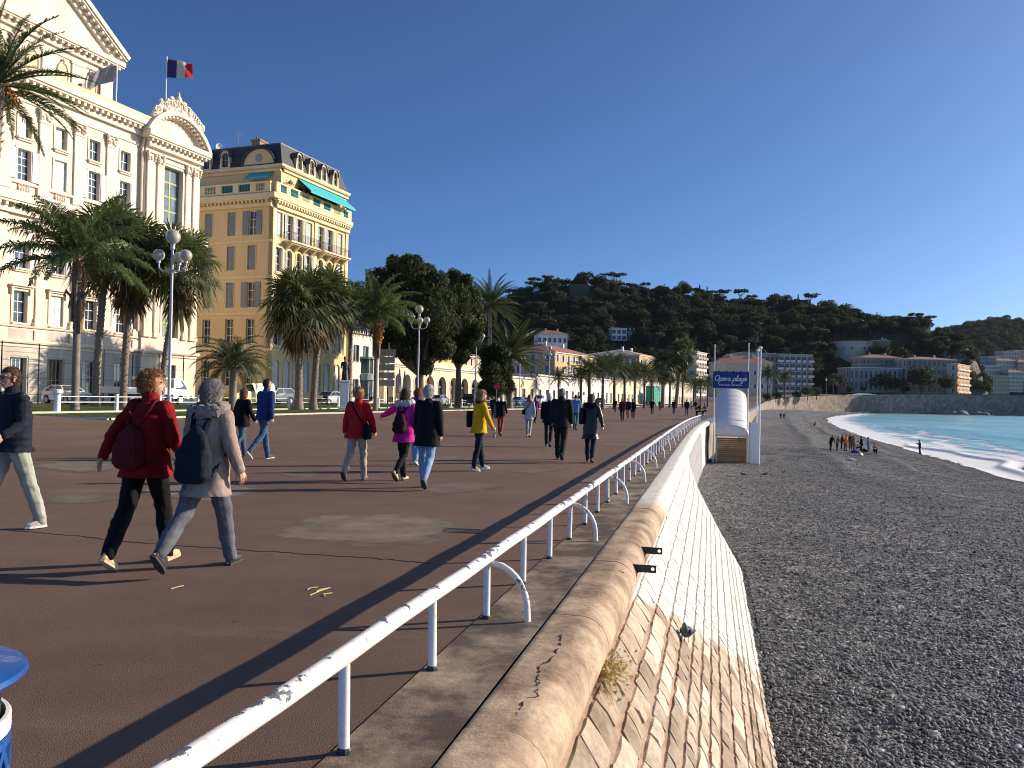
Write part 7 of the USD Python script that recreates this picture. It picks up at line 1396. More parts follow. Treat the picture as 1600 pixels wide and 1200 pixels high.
for i, (px, py, tp, lab) in enumerate([(1094, 651, 'cloth_charcoal', 'left of two people sitting on the wall at the end of the railing'), (1103, 650, 'cloth_midgrey', 'right of two people sitting on the wall at the end of the railing')]):
    person(lab, px, py, 1.7, 250, 'm', FAR, legs=((78, 80, 0), (82, 84, 0)), arms=((30, 6, 40), (34, 6, 40)), lean=12, top=tp, low='cloth_black', hair='hair_dark', hk='short', seed=60 + i)
# --- on the beach
def bp(px, py): return beach_pix(px, py)
crowd = [('stooping person in black at the left of the group on the beach', 1298, 704, 1.7, 60, 'm', 'cloth_black', 'cloth_charcoal', 'hair_grey', .8, 25), ('person in a tan jacket, second from the left of the beach group', 1308, 705, 1.66, 70, 'f', 'cloth_tan', 'cloth_black', 'hair_sandy', .8, 14), ('person in a dark jacket behind the tan jacket of the beach group', 1315, 702, 1.66, 100, 'f', 'cloth_charcoal', 'cloth_black', 'hair_grey', .8, 8), ('person in a bright orange jacket in the middle of the beach group', 1321, 705, 1.70, 150, 'm', 'cloth_orange', 'cloth_brown', 'hair_brown', .82, 6), ('tall blond person in brown behind the orange jacket', 1329, 703, 1.78, 200, 'f', 'cloth_brown', 'cloth_charcoal', 'hair_blond', .8, 3),
         ('person in a long khaki coat right of the orange jacket', 1334, 704, 1.66, 250, 'f', 'cloth_tan', 'cloth_rust', 'hair_brown', .6, 4), ('person in black standing apart right of the beach group', 1346, 708, 1.74, 280, 'm', 'cloth_black', 'cloth_black', 'hair_dark', .82, 2), ('person in a bright blue wrap at the right of the beach group', 1357, 707, 1.62, 290, 'f', 'cloth_skyblue', 'cloth_skyblue', 'hair_dark', .45, 3), ('lone person in black with folded arms at the water line', 1437, 710, 1.72, 300, 'm', 'cloth_black', 'cloth_charcoal', 'hair_dark', .8, 2), ('far person in black on the upper beach, left of a pair', 1220, 643, 1.72, 20, 'm', 'cloth_black', 'cloth_black', 'hair_dark', .8, 2), ('far person in navy on the upper beach, right of a pair', 1225, 643, 1.68, 20, 'm', 'cloth_navy', 'cloth_charcoal', 'hair_dark', .8, 2)]
for i, (lab, px, py, H, hd, sx, tp, lw, hr, hm, ln_) in enumerate(crowd):
    person(lab, 0, 0, H, hd, sx, FAR, legs=((4, 4), (-4, 4)), arms=((10, 8, 20), (8, 8, 20)) if 'folded' not in lab else ((20, 10, 100, 1.0), (24, 10, 95, 1.0)), lean=ln_, top=tp, low=lw, hair=hr, hk='short', hem=hm, seed=70 + i, pos=bp(px, py) if 'upper beach' not in lab else np.array([*PY(px, py, 235)[:2], beach_at(*PY(px, py, 235)[:2])]), bulk=1.3)
for i, (px, py, tp, lab) in enumerate([(1339, 704, 'cloth_white', 'person in white sitting on the pebbles in the beach group'), (1366, 709, 'cloth_tan', 'person in a tan coat sitting at the right end of the beach group'), (1274, 666, 'cloth_black', 'dark person sitting alone on the pebbles beyond the group')]):
    person(lab, 0, 0, 1.68, 120 + 60 * i, 'f', FAR, legs=((112, 118, 0), (116, 122, 0)), arms=((40, 8, 30), (44, 8, 30)), lean=10, top=tp, low='cloth_charcoal', hair='hair_brown', hk='short', seed=90 + i, pos=bp(px, py) + [0, 0, -.02], bulk=1.3)
for i, (px, py, m, lab) in enumerate([(1336, 708, 'cloth_brightblue', 'blue bag lying before the beach group'), (1346, 712, 'cloth_white', 'white bundle lying before the beach group'), (1351, 706, 'cloth_charcoal', 'dark bag on the pebbles beside the person in black'), (1328, 721, 'cloth_white', 'small white bag lying alone nearer than the beach group')]):
    p = bp(px, py); b = smoothed(Hs([((-.3, 0, .12), .14), ((.3, .05, .1), .12), ((0, .1, .2), .14)]), .08, 2); wrinkle(b, .03, 5, i)
    k = thing('beach_bag', lab, 'bag', tuple(p), i * 50); obj('bag_body', b, m, k, smooth=True); obj('handle', MB().tube([(-.15, .05, .25), (-.05, .08, .42), (.08, .08, .42), (.16, .05, .25)], .018, 5), m, k)
# ================================================================= RAILING
custom('rail_paint', {'g': ('geometry', {}), 'n': ('noise_texture', dict(scale=7.0, detail=9.0, roughness=.62)), 'sn': ('separate_xyz', {}), 'ma': ('math', dict(math_type='multiply_add', value2=.085, value3=0.0)), 'ad': ('math', dict(math_type='add')), 'n2': ('noise_texture', dict(scale=.55, detail=3.0)), 'm2': ('math', dict(math_type='multiply_add', value2=.38, value3=-.20)), 'a2': ('math', dict(math_type='add')),
    'r': ('rgb_ramp', dict(ramp=[(.615, (.76, .745, .71)), (.63, (.10, .11, .13))])), 'rr': ('rgb_ramp', dict(ramp=[(.615, (.5, .5, .5)), (.64, (.0, .0, .0))])), 'n3': ('noise_texture', dict(scale=30.0, detail=5.0)), 'r3': ('rgb_ramp', dict(ramp=[(.24, (.55, .34, .20)), (.36, (.9, .85, .78)), (.5, (1, 1, 1))])), 'm': ('mix_color', dict(blend_type='multiply', fac=.7)), 'b': ('bump', dict(strength=.6, distance=.004)), 'p': ('principled_bsdf', dict(roughness=.38))},
    [('g.position', 'n.vector'), ('g.position', 'n2.vector'), ('g.position', 'n3.vector'), ('g.normal', 'sn.vector'), ('sn.z', 'ma.value1'), ('n.fac', 'ad.value1'), ('ma.value', 'ad.value2'), ('n2.fac', 'm2.value1'), ('ad.value', 'a2.value1'), ('m2.value', 'a2.value2'), ('a2.value', 'r.fac'), ('a2.value', 'rr.fac'), ('r.color', 'm.a'), ('n3.fac', 'r3.fac'), ('r3.color', 'm.b'), ('m.result', 'p.base_color'), ('rr.color', 'b.height'), ('b.normal', 'p.normal')], surface='p.BSDF')
RL = thing('railing', 'low white painted pipe railing with chipped paint along the edge of the promenade', 'railing')
RZ = .418
T5 = t_at(5.72); sp_ = 1.123; ks = np.arange(-5, 61)
pts = np.array([along(T5 + k * sp_ * .5, 0, RZ + .004 * math.sin(k * 1.7) - .0) for k in range(-12, 123)])
obj('handrail', MB().tube(pts, .040, 14), 'rail_paint', RL, smooth=50)
for k in ks:
    p = along(T5 + k * sp_, 0, 0); ln = rng.normal(0, .006)
    po = obj('post', MB().tube([p + [0, 0, .0], p + [ln, 0, RZ - .03]], .0245, 10), 'rail_paint', RL, smooth=50)
    obj('foot', MB().lathe([(.034, .004), (.032, .02), (.026, .03)], 10, p), 'iron', po)
    if k % 3 == 0:
        th = np.linspace(0, math.pi / 2, 9); _, d_ = edge(np.array([T5 + k * sp_])); sea_ = np.array([d_[0, 1], -d_[0, 0], 0])
        ap = [p + sea_ * .285 * math.sin(a) + [0, 0, .02 + (RZ - .05) * math.cos(a) ** .8] for a in th]; ap.append(p + sea_ * .285 + [0, 0, .004]); obj('stay', MB().tube(ap, .0215, 9), 'rail_paint', RL, smooth=50)
# steel brackets on the coping, cracks in it, a pigeon and weeds on the wall
def coping_pt(t, i):                                           # i runs along the section of the coping
    o = np.interp(i, np.arange(len(CP)), CP[:, 0]); z = np.interp(i, np.arange(len(CP)), CP[:, 1]); return along(t, -(LEDGE + o), z)
_ct, _ci = np.meshgrid(np.linspace(3, 14, 300), np.linspace(1, len(CP) - 4, 46), indexing='ij')
_cp = np.array([coping_pt(a, b) for a, b in zip(_ct.ravel(), _ci.ravel())]); _q = _cp - _C; _w = _q @ _F; _cpx = np.c_[800 + FPX * (_q @ _R) / _w, 600 - FPX * (_q @ _U) / _w]
def on_coping(px, py): return _cp[np.argmin(((_cpx - [px, py]) ** 2).sum(1))]
def px_coping(px):
    ts = np.linspace(4, 16, 500); return ts[np.argmin([abs(px_of(coping_pt(t, 6.5))[0] - px) for t in ts])], 0
def coping_crack(pix, label):
    P = np.array([on_coping(*p) for p in pix]); s_ = np.r_[0, np.cumsum(np.linalg.norm(np.diff(P, axis=0), axis=1))]; u = np.linspace(0, s_[-1], max(5, int(s_[-1] / .03)))
    Q = np.stack([np.interp(u, s_, P[:, i]) for i in range(3)], 1) + rng.normal(0, .004, (len(u), 3)); obj('crack', MB().tube(Q, .0035 * (.4 + rng.random(len(u))), 5), 'crack', label=label, cat='crack')
coping_crack([(878, 986), (872, 1008), (860, 1024), (858, 1034), (845, 1042), (844, 1066), (840, 1088), (824, 1094), (815, 1112), (802, 1120)], 'jagged crack in the rounded coping nearest the camera')
coping_crack([(996, 846), (1001, 856), (994, 868), (990, 880)], 'short crack in the coping beside the steel brackets')
for t_, i_, lab in ((px_coping(992)[0], 6.5, 'nearer of two black steel brackets with a hole, sticking out from the coping'), (px_coping(1005)[0], 6.5, 'farther of two black steel brackets with a hole, sticking out from the coping')):
    p = coping_pt(t_, i_); k = thing('steel_bracket', lab, 'bracket', tuple(p), -13.9)
    pl = Polygon([(-.06, -.035), (.20, -.035), (.20, .035), (-.06, .035)]).difference(Point(.168, 0).buffer(.017, 12)); obj('plate', MB().poly(pl, -.008, .008), 'iron', k); obj('foot_plate', MB().box(-.05, .03, .009, .09, -.05, -.035), 'iron', k)
_ft, _fq = np.meshgrid(np.linspace(5, 20, 240), np.linspace(.05, .95, 70), indexing='ij'); _fp = face_pt(_ft.ravel(), 0.5)
_fp = np.vstack([face_pt(_ft[:, j], _fq[0, j], .05) for j in range(70)]); _q = _fp - _C; _w = _q @ _F; _fpx = np.c_[800 + FPX * (_q @ _R) / _w, 600 - FPX * (_q @ _U) / _w]
def on_wall(px, py): return _fp[np.argmin(((_fpx - [px, py]) ** 2).sum(1))]
mat('pigeon_grey', (.07, .075, .085), .6, .4, 25); mat('pigeon_dark', (.03, .03, .035), .5, .3, 25); mat('bird_leg', (.35, .12, .10), .6, .1, 30)
def pigeon(label, loc, rot, s=1.0, z=0):
    t = thing('pigeon', label, 'pigeon', tuple(loc), rot, scale=s)
    b = Manifold.batch_boolean([Manifold.hull_points(np.vstack([ellip((0, 0, .10), (.055, .085, .055)), ellip((0, -.09, .085), (.03, .03, .022))])), Manifold.hull_points(np.vstack([ellip((0, .06, .125), (.038, .04, .04)), ellip((0, .085, .185), (.022, .025, .024))])), Manifold.hull_points(np.vstack([ellip((0, .108, .184), (.008, .01, .008)), ellip((0, .128, .180), (.003, .004, .003))])), Manifold.hull_points(np.vstack([ellip((0, -.10, .085), (.028, .02, .012)), ellip((0, -.20, .065), (.03, .01, .006))]))], manifold3d.OpType.Add)
    obj('body', smoothed(b, .015, 3), 'pigeon_grey', t, smooth=True)
    for sx in (-1, 1): obj('wing', MB().hull(np.vstack([ellip((sx * .050, .03, .115), (.012, .03, .03)), ellip((sx * .040, -.11, .085), (.008, .05, .012))])), 'pigeon_dark', t, smooth=True); obj('leg', MB().tube([(sx * .02, .0, .06), (sx * .022, .005, .0)], .005, 5).tube([(sx * .022, -.015, .004), (sx * .022, .03, .004)], .004, 4), 'bird_leg', t)
p = on_wall(1075, 1004); pigeon('dark pigeon perched on the stone wall at the edge of the lime wash', p, 150, 1.15)
pigeon('left one of two dark pigeons on the pebbles near the wooden kiosk', beach_pix(1161, 744), 60, 1.3); pigeon('right one of two dark pigeons on the pebbles near the wooden kiosk', beach_pix(1195, 744), 250, 1.3)
for px, py, s_, lab in ((922, 1040, .3, 'dry weed growing from the wall under the coping'), (938, 1056, .22, 'small dry weed right of the larger one on the wall')):
    p = on_wall(px, py); w = MB()
    for q in range(60):
        d = unit(np.array([.8, -.1, .2]) + rng.normal(0, .55, 3)); e = p + d * s_ * (.4 + .6 * rng.random()); w.tube([p + rng.normal(0, .02, 3), (p + e) / 2 + rng.normal(0, .015, 3), e + [0, 0, -.05]], [.004, .003, .001], 4)
        for j in range(2): c = e + rng.normal(0, .03, 3); w.add(c + rng.normal(0, .012, (3, 3)), [(0, 1, 2)])
    obj('wall_weed', w, 'straw', label=lab, cat='weed', kind='stuff')

# ================================================================= STREET FURNITURE
def px_t(px, o):                                               # where a line parallel to the edge meets an image column
    ts = np.linspace(10, 250, 4000); p, d = edge(ts); P = p + np.stack([-d[:, 1], d[:, 0]], -1) * o; return float(ts[np.argmin(abs(800 + FPX * P[:, 0] / P[:, 1] - px))])
mat('globe_glass', (.40, .37, .30), .10, .08, 2, spec=.8, coat=.6)
LP0 = proto('lamp_post')
obj('base', MB().lathe([(.24, 0), (.24, .12), (.16, .2), (.13, 1.1), (.15, 1.15), (.10, 1.22)], 16), 'grey_metal', LP0, smooth=40)
obj('pole', MB().lathe([(.10, 1.22), (.085, 6), (.07, 9.9)], 14), 'grey_metal', LP0, smooth=True)
tg_ = obj('globe', MB().lathe([(.44 * math.sin(a), 10.72 - .44 * math.cos(a)) for a in np.linspace(.12, math.pi - .001, 16)], 22), 'globe_glass', LP0, smooth=True)
obj('collar', MB().lathe([(.07, 9.9), (.14, 9.98), (.13, 10.2), (.17, 10.28), (.1, 10.3)], 14), 'grey_metal', tg_, smooth=40)
for k, a in enumerate((math.radians(176), math.radians(-4), math.radians(80))):
    c, s_ = math.cos(a), math.sin(a); arm = [(0, 0, 8.75), (.3 * c, .3 * s_, 8.62), (.62 * c, .62 * s_, 8.68), (.80 * c, .80 * s_, 8.85), (.82 * c, .82 * s_, 9.12)]
    A_ = obj('arm', MB().tube(arm, [.06, .05, .045, .045, .05], 8), 'grey_metal', LP0, smooth=True); cx, cy = .82 * c, .82 * s_
    obj('collar', MB().lathe([(.05, 9.1), (.12, 9.14), (.12, 9.28), (.05, 9.3)], 12, (cx, cy, 0)), 'grey_metal', A_, smooth=40); obj('globe', MB().lathe([(.355 * math.sin(q), 9.6 - .355 * math.cos(q)) for q in np.linspace(.12, math.pi - .001, 14)], 20, (cx, cy, 0)), 'globe_glass', A_, smooth=True)
lamps = [(264.5, 50, 'nearest lamp post with globe lights, in front of the white theatre'), (653, 89, 'lamp post with globe lights before the huge dark evergreen tree'), (743, 111, 'lamp post with globe lights before the right dark evergreen tree'), (858, 153, 'lamp post with globe lights before the flank of the ochre house'), (907, 184, 'lamp post with globe lights left of the first slim palm'), (888, 215, 'farther lamp post with globe lights before the sunny front of the ochre house'), (812, 170, 'lamp post with globe lights mostly hidden by the broad drooping date palm'), (1291, 580, 'tiny distant lamp post on the quay below the round tower')]
for px, d, lab in lamps:
    x, y, _ = at(px, d, 0); dup(LP0, 'lamp_post', lab, 'lamp post', (x, y, .12 if d < 400 else float(zprom(t_at(min(y, 590))))), px * 3 % 20 - 10)
# white fence round the grass
FP = proto('fence_post'); obj('post', MB().cbox(-.10, .10, -.10, .10, -.1, 1.02, .02), 'white_paint', FP); obj('cap', MB().cbox(-.125, .125, -.125, .125, 1.023, 1.10, .03), 'white_paint', FP)
ta, tb_ = px_t(183, 36.75), px_t(310, 36.75); tp_ = list(np.arange(ta, 165, (tb_ - ta) / 2))
marks = [(205, 'behind the red quilted jacket'), (265, 'between the two nearest walking women'), (330, 'behind the grey haired woman'), (385, 'below the jelly palm'), (425, 'beside the tall man in navy blue'), (470, 'below the left one of the two fan palms'), (500, 'below the right one of the two fan palms'), (526, 'left of the statue'), (565, 'right of the statue'), (596, 'behind the drooping queen palm'), (622, 'below the grey direction signs'), (650, 'behind the magenta jacket')]
seen_ = set()
for i, t in enumerate(tp_):
    p = along(t, 36.75, .24); pxx = 800 + FPX * p[0] / p[1]; lab = next((l for lim, l in marks if pxx < lim), None); own = lab and lab not in seen_; seen_.add(lab)
    dup(FP, 'fence_post', f'white fence post at the grass edge {lab}' if own else 'white fence post in the far part of the fence along the grass', 'fence post', tuple(p), heading(t), group='white fence posts along the grass')
fr = thing('fence_rails', 'two thin white rails running between the white fence posts', 'fence')
for z in (.58, .93): obj('rail', MB().tube([along(t, 36.75, .24 + z) for t in np.r_[px_t(92, 36.75), tp_]], .028, 6), 'white_metal', fr)
pl = along(px_t(90, 36.75), 36.75, .15); wp = thing('white_pillar', 'stout white pillar with flared top at the end of the fence', 'pillar', tuple(pl)); obj('shaft', MB().lathe([(.24, -.1), (.24, .06), (.2, .1), (.19, 1.1), (.22, 1.15)], 20), 'white_paint', wp, smooth=40); obj('head', MB().lathe([(.22, 1.15), (.30, 1.22), (.31, 1.36), (.27, 1.44), (0, 1.46)], 20), 'white_paint', wp, smooth=40)
# statue on its pedestal
sp = at(538.5, 79, .2); ST = thing('statue', 'dark bronze draped figure on a tall white pedestal', 'statue', sp, 15); mat('bronze', (.035, .045, .04), .45, .3, 6, metal=.6)
obj('pedestal', MB().cbox(-.52, .52, -.52, .52, -.2, .25, .03).cbox(-.40, .40, -.40, .40, .253, 2.55, .03).cbox(-.47, .47, -.47, .47, 2.553, 2.75, .04), 'wall_white', ST)
fig = Manifold.batch_boolean([Manifold.hull_points(np.vstack([ring((0, 0, 2.76), .34, .30), ring((0, .02, 3.6), .24, .2)])), Manifold.hull_points(np.vstack([ring((0, .02, 3.6), .24, .2), ring((0, .03, 4.15), .27, .19), ring((.0, .03, 4.5), .24, .16)])), Hs([((0, .03, 4.5), .1), ((0, .05, 4.75), .085)]), Manifold.hull_points(ellip((0, .06, 4.86), (.12, .14, .17))), Hs([((-.26, .02, 4.42), .09), ((-.36, .10, 4.0), .075)]), Hs([((-.36, .10, 4.0), .075), ((-.16, .26, 3.85), .06)]), Hs([((.26, .02, 4.42), .09), ((.38, .02, 3.95), .075)]), Hs([((.38, .02, 3.95), .075), ((.36, .14, 3.55), .06)])], manifold3d.OpType.Add)
fg = smoothed(fig, .05, 5); wrinkle(fg, .05, 3.5, 2); obj('figure', fg, 'bronze', ST, smooth=True)
# stack of direction panels seen from the back
dp = at(606, 84, .2); DS = thing('direction_sign', 'stack of five grey direction panels seen from behind on a dark pole', 'sign', dp, -14); mat('sign_back', (.30, .30, .30), .5, .1, 2, metal=.2)
for x in (-.02,): obj('pole', MB().tube([(x, .05, 0), (x, .05, 6.7)], .07, 8), 'dark_metal', DS)
for k in range(5):
    z0 = zat(606, [551, 563, 575, 587, 599][k], 84) - .2; w0 = [-.82, -.95, -.98, -.98, -.95][k]; obj('panel', MB().cbox(w0, .72, -.05, -.01, z0 - .26, z0 + .34, .015), 'sign_back', DS); obj('clamp', MB().box(-.12, .12, -.009, .12, z0 - .02, z0 + .05), 'white_metal', DS)
# no entry sign
ne = at(776.5, 100, .2); NS = thing('round_sign', 'red round traffic sign in front of the grey green bush', 'sign', ne, 0); mat('sign_red', (.50, .02, .025), .4, .05, 3)
obj('pole', MB().tube([(0, 0, 0), (0, 0, 3.1)], .03, 6), 'grey_metal', NS); obj('disc', MB().poly(Point(0, 2.72).buffer(.36, 16), -.06, -.035), 'sign_red', NS)
# ----------------------------------------------------------------- vehicles
def car_proto(kind, paint):
    P = proto('car'); L = dict(hatch=4.0, van=5.2, suv=4.5)[kind]
    prof = dict(hatch=[(-2.0, .28), (-2.02, .62), (-1.9, .82), (-1.05, .98), (-.35, 1.44), (.85, 1.48), (1.75, 1.12), (1.98, .85), (2.0, .3)], suv=[(-2.25, .35), (-2.28, .75), (-2.15, .98), (-1.2, 1.10), (-.55, 1.68), (1.5, 1.70), (2.1, 1.3), (2.22, .9), (2.25, .35)], van=[(-2.55, .3), (-2.6, .75), (-2.45, 1.05), (-1.75, 1.25), (-1.15, 1.95), (-.9, 2.05), (2.5, 2.08), (2.6, 1.9), (2.6, .3)])[kind]
    belt = dict(hatch=.95, suv=1.08, van=1.25)[kind]; W = .87 if kind != 'van' else .95
    wb = (-1.28, 1.25) if kind != 'van' else (-1.65, 1.6); rw = .31 if kind == 'hatch' else .35
    g = Polygon(prof).buffer(-.06).buffer(.06)
    for x in wb: g = g.difference(Point(x, rw).buffer(rw + .07, 12))
    t = trimesh.creation.extrude_polygon(g, 2 * W, engine='earcut'); t = t.subdivide(); v = np.array(t.vertices); X, Z, Yv = v[:, 0], v[:, 1], v[:, 2] - W
    k = np.where(Z > belt, 1 - .22 * (Z - belt) / .6, 1) * (1 - .05 * (np.abs(X) / (L / 2)) ** 4); obj('body', (np.c_[X, -Yv * k, Z], t.faces), paint, P, smooth=35)
    top = max(z for _, z in prof); gl = dict(hatch=[[(-.95, 1.0), (-.36, 1.38), (.2, 1.40), (.2, 1.0)], [(.27, 1.0), (.27, 1.40), (.85, 1.39), (1.45, 1.08), (1.4, 1.0)]], suv=[[(-1.05, 1.14), (-.52, 1.60), (.2, 1.62), (.2, 1.14)], [(.28, 1.14), (.28, 1.62), (1.4, 1.62), (1.85, 1.3), (1.8, 1.14)]], van=[[(-1.6, 1.3), (-1.08, 1.88), (-.2, 1.92), (-.2, 1.3)]])[kind]
    for sy in (-1, 1):
        for q in gl:
            n_ = len(q); kk = lambda z: W * (1 - .22 * max(0, z - belt) / .6); V = [(x, sy * (kk(z) + .004), z) for x, z in q] + [(x, sy * (kk(z) - .03), z) for x, z in q]; obj('side_window', MB().hull(V), 'glass_dark', P)
    (xa, za), (xb, zb) = (prof[3], prof[4]); k0, k1 = W * .9, W * (1 - .22 * (zb - belt) / .6) * .92
    n = unit((-(zb - za), 0, xb - xa)); pts = [(xa + (xb - xa) * u, s_ * (k0 + (k1 - k0) * u) * .97, za + (zb - za) * u) for u in (.08, .92) for s_ in (-1, 1)]; obj('windscreen', MB().hull(np.vstack([np.array(pts) + n * .012, np.array(pts) - n * .02])), 'glass_dark', P)
    for x in wb:
        for sy in (-1, 1):
            th = np.arange(20) * math.pi / 10; wh = MB(trans(x, sy * (W - .12), rw) @ np.array([[1, 0, 0, 0], [0, 0, -1, 0], [0, 1, 0, 0], [0, 0, 0, 1.]])); wl = obj('wheel', wh.lathe([(.0, -.10), (rw, -.10), (rw, .10), (0, .10)], 20), 'rubber', P, smooth=30)
            obj('rim', MB(trans(x, sy * (W - .01), rw) @ np.array([[1, 0, 0, 0], [0, 0, -1, 0], [0, 1, 0, 0], [0, 0, 0, 1.]])).lathe([(0, -.015), (rw * .66, -.015), (rw * .66, .015), (0, .015)], 14), 'grey_metal', wl)
    xf = prof[1][0]
    for sy in (-1, 1): obj('headlight', MB().ball((xf + .10, sy * W * .74, .70 + .1 * (kind != 'hatch')), .12, 1, (.9, 1.4, .7)), 'lamp_globe', P, smooth=True); obj('tail_light', MB().ball((prof[-1][0] - .04, sy * W * .82, .88), .08, 1, (.6, .8, 1.6)), 'sign_red', P, smooth=True); obj('mirror', MB().ball((prof[3][0] + .25, sy * (W + .06), belt + .06), .08, 1, (.7, 1.2, .8)), paint, P, smooth=True)
    obj('grille', MB().cbox(xf - .012, xf + .08, -W * .5, W * .5, .42, .62, .03).box(xf - .02, xf + .05, -.26, .26, .34, .40), 'black_plastic', P)
    return P
def paint(n, c, metal=.0): mat('paint_' + n, c, .3, .04, 2, metal=metal, coat=.6); return 'paint_' + n
CARS = {n: car_proto(k, paint(n, c)) for n, k, c in (('white', 'hatch', (.70, .71, .72)), ('black', 'suv', (.02, .02, .022)), ('silver', 'hatch', (.42, .43, .45)), ('blue', 'hatch', (.03, .08, .22)), ('yellow', 'van', (.62, .42, .02)), ('pale', 'van', (.66, .66, .65)))}
cars = [('white', 104, 66, .5, 150, 'white hatchback parked nose to the street behind the white pillar'), ('yellow', 390, 82, .5, 60, 'yellow van parked behind the jelly palm'), ('black', 432, 86, .5, 65, 'black car parked behind the tall man in navy blue'), ('silver', 514, 96, .5, 70, 'silver car parked below the sunny front of the yellow apartment house'), ('black', 735, 122, .4, -95, 'dark off road car facing us before the cream arcade'), ('silver', 684, 118, .4, 70, 'silver car before the cream arcade, left of the dark off road car'), ('blue', 810, 158, .4, 70, 'blue car parked beyond the broad drooping date palm'), ('white', 824, 166, .4, 72, 'white car parked right of the blue one beyond the date palm'), ('pale', 845, 178, .4, 70, 'pale van parked before the cream terraces'), ('silver', 878, 196, .5, 66, 'silver car parked before the long white terraces'), ('blue', 938, 205, .6, 66, 'blue car parked behind the second slim palm'), ('pale', 905, 210, .6, 66, 'pale van standing behind the farther lamp posts')]
for c, px, d, z, r, lab in cars:
    x, y, _ = at(px, d, 0); dup(CARS[c], 'parked_car' if c not in ('yellow', 'pale') else 'parked_van', lab, 'car' if c not in ('yellow', 'pale') else 'van', (x, y, z), r)
# flatbed truck with a wooden box
x, y, _ = at(228, 68.5, 0); TK = thing('flatbed_truck', 'white flatbed truck carrying a wooden box behind the rough palm trunks', 'truck', (x, y, .5), 64)
obj('cab', MB().hull([(2.0, sy * .95, z) for sy in (-1, 1) for z in (.5, 2.2)] + [(3.6, sy * .95, .5) for sy in (-1, 1)] + [(3.7, sy * .93, 1.2) for sy in (-1, 1)] + [(2.9, sy * .85, 2.25) for sy in (-1, 1)]), 'paint_white', TK)
obj('windscreen', MB().hull([(3.66, sy * .82, 1.3) for sy in (-1, 1)] + [(3.0, sy * .78, 2.12) for sy in (-1, 1)] + [(3.5, sy * .8, 1.25) for sy in (-1, 1)]), 'glass_dark', TK)
for sy in (-1, 1): obj('side_window', MB().hull([(2.2, sy * .96, 1.3), (3.45, sy * .96, 1.3), (2.9, sy * .90, 2.05), (2.2, sy * .90, 2.1), (2.3, sy * .85, 1.35), (3.2, sy * .85, 1.35)]), 'glass_dark', TK)
obj('bed', MB().cbox(-3.4, 1.9, -1.05, 1.05, .85, 1.0, .02).box(-3.4, 1.9, -1.08, -1.03, 1.003, 1.4).box(-3.4, 1.9, 1.03, 1.08, 1.003, 1.4).box(-3.45, -3.4, -1.03, 1.03, .9, 1.4), 'paint_white', TK)
obj('chassis', MB().box(-3.2, 3.3, -.4, .4, .5, .845), 'black_plastic', TK)
for xx_ in (-2.1, 2.75):
    for sy in (-1, 1): wl = obj('wheel', MB(trans(xx_, sy * .85, .4) @ np.array([[1, 0, 0, 0], [0, 0, -1, 0], [0, 1, 0, 0], [0, 0, 0, 1.]])).lathe([(0, -.13), (.4, -.13), (.4, .13), (0, .13)], 20), 'rubber', TK, smooth=30); obj('rim', MB(trans(xx_, sy * .98, .4) @ np.array([[1, 0, 0, 0], [0, 0, -1, 0], [0, 1, 0, 0], [0, 0, 0, 1.]])).lathe([(0, -.02), (.24, -.02), (.24, .01), (0, .01)], 14), 'grey_metal', wl)
obj('emblem', MB().box(-.9, .1, -1.092, -1.083, 1.08, 1.32), mat('plate_blue', (.03, .06, .30), .4, .1, 3), TK)
bx = thing('wooden_box', 'wooden crate with pale lid standing on the flatbed truck', 'crate', (x, y, 1.52), 64); mat('crate_wood', (.33, .20, .09), .8, .2, 4)
for k in range(5): obj('plank', MB().box(-.6, 1.7, -.8, .8, .003 + k * .2, .19 + k * .2), 'crate_wood', bx)
obj('lid', MB().cbox(-.7, 1.8, -.9, .9, 1.01, 1.25, .05), 'wall_white', bx)
for i, (px, py, w) in enumerate([(291, 627, .5), (299, 628, .6), (306, 626, .5)]):
    p = at(px, 66, .48); b = smoothed(Hs([((-.25 * w, 0, .2), .22), ((.25 * w, 0, .22), .24), ((0, 0, .55), .12)]), .08, 3); wrinkle(b, .06, 5, 30 + i); k = thing('white_sack', ['left', 'middle', 'right'][i] + ' one of three white rubbish sacks on the grass behind the fence', 'sack', p, 40 * i); obj('sack', b, 'white_paint', k, smooth=True); obj('tied_neck', MB().lathe([(.05, .6), (.03, .68), (.08, .78)], 8), 'white_paint', k, smooth=True)
# wire fence before the theatre
wf_ = thing('wire_fence', 'tall dark posts with thin rails standing before the white theatre', 'fence')
ts_ = np.arange(px_t(2, 46.5), px_t(320, 46.5), 3.1)
for t in ts_: obj('post', MB().tube([along(t, 46.5, .4), along(t, 46.5, 4.9)], .045, 6), 'dark_metal', wf_)
for z in (1.2, 2.4, 3.6, 4.85): obj('wire', MB().tube([along(t, 46.5, z) for t in ts_], .014, 4), 'dark_metal', wf_)
# closed parasol, cafe tables
for i, (px, d, lab) in enumerate([(624, 104, 'tall closed grey parasol before the cream arcade'), (632, 112, 'second closed grey parasol, right of the first')]):
    p = at(px, d, .4); k = thing('closed_parasol', lab, 'parasol', p); obj('pole', MB().tube([(0, 0, 0), (0, 0, 4.6)], .04, 6), 'grey_metal', k); obj('canopy', MB().lathe([(.30, 1.6), (.36, 1.7), (.16, 3.6), (.05, 4.6)], 9), 'wall_grey', k); obj('base', MB().lathe([(.4, 0), (.4, .1), (0, .12)], 12), 'dark_metal', k)
CH = proto('cafe_chair'); obj('seat', MB().cbox(-.22, .22, -.22, .22, .43, .47, .015), 'black_plastic', CH); obj('backrest', MB().cbox(-.22, .22, .19, .23, .48, .90, .015), 'black_plastic', CH)
for sx in (-1, 1):
    for sy in (-1, 1): obj('leg', MB().tube([(sx * .2, sy * .2, 0), (sx * .19, sy * .19, .43)], .018, 5), 'black_plastic', CH)
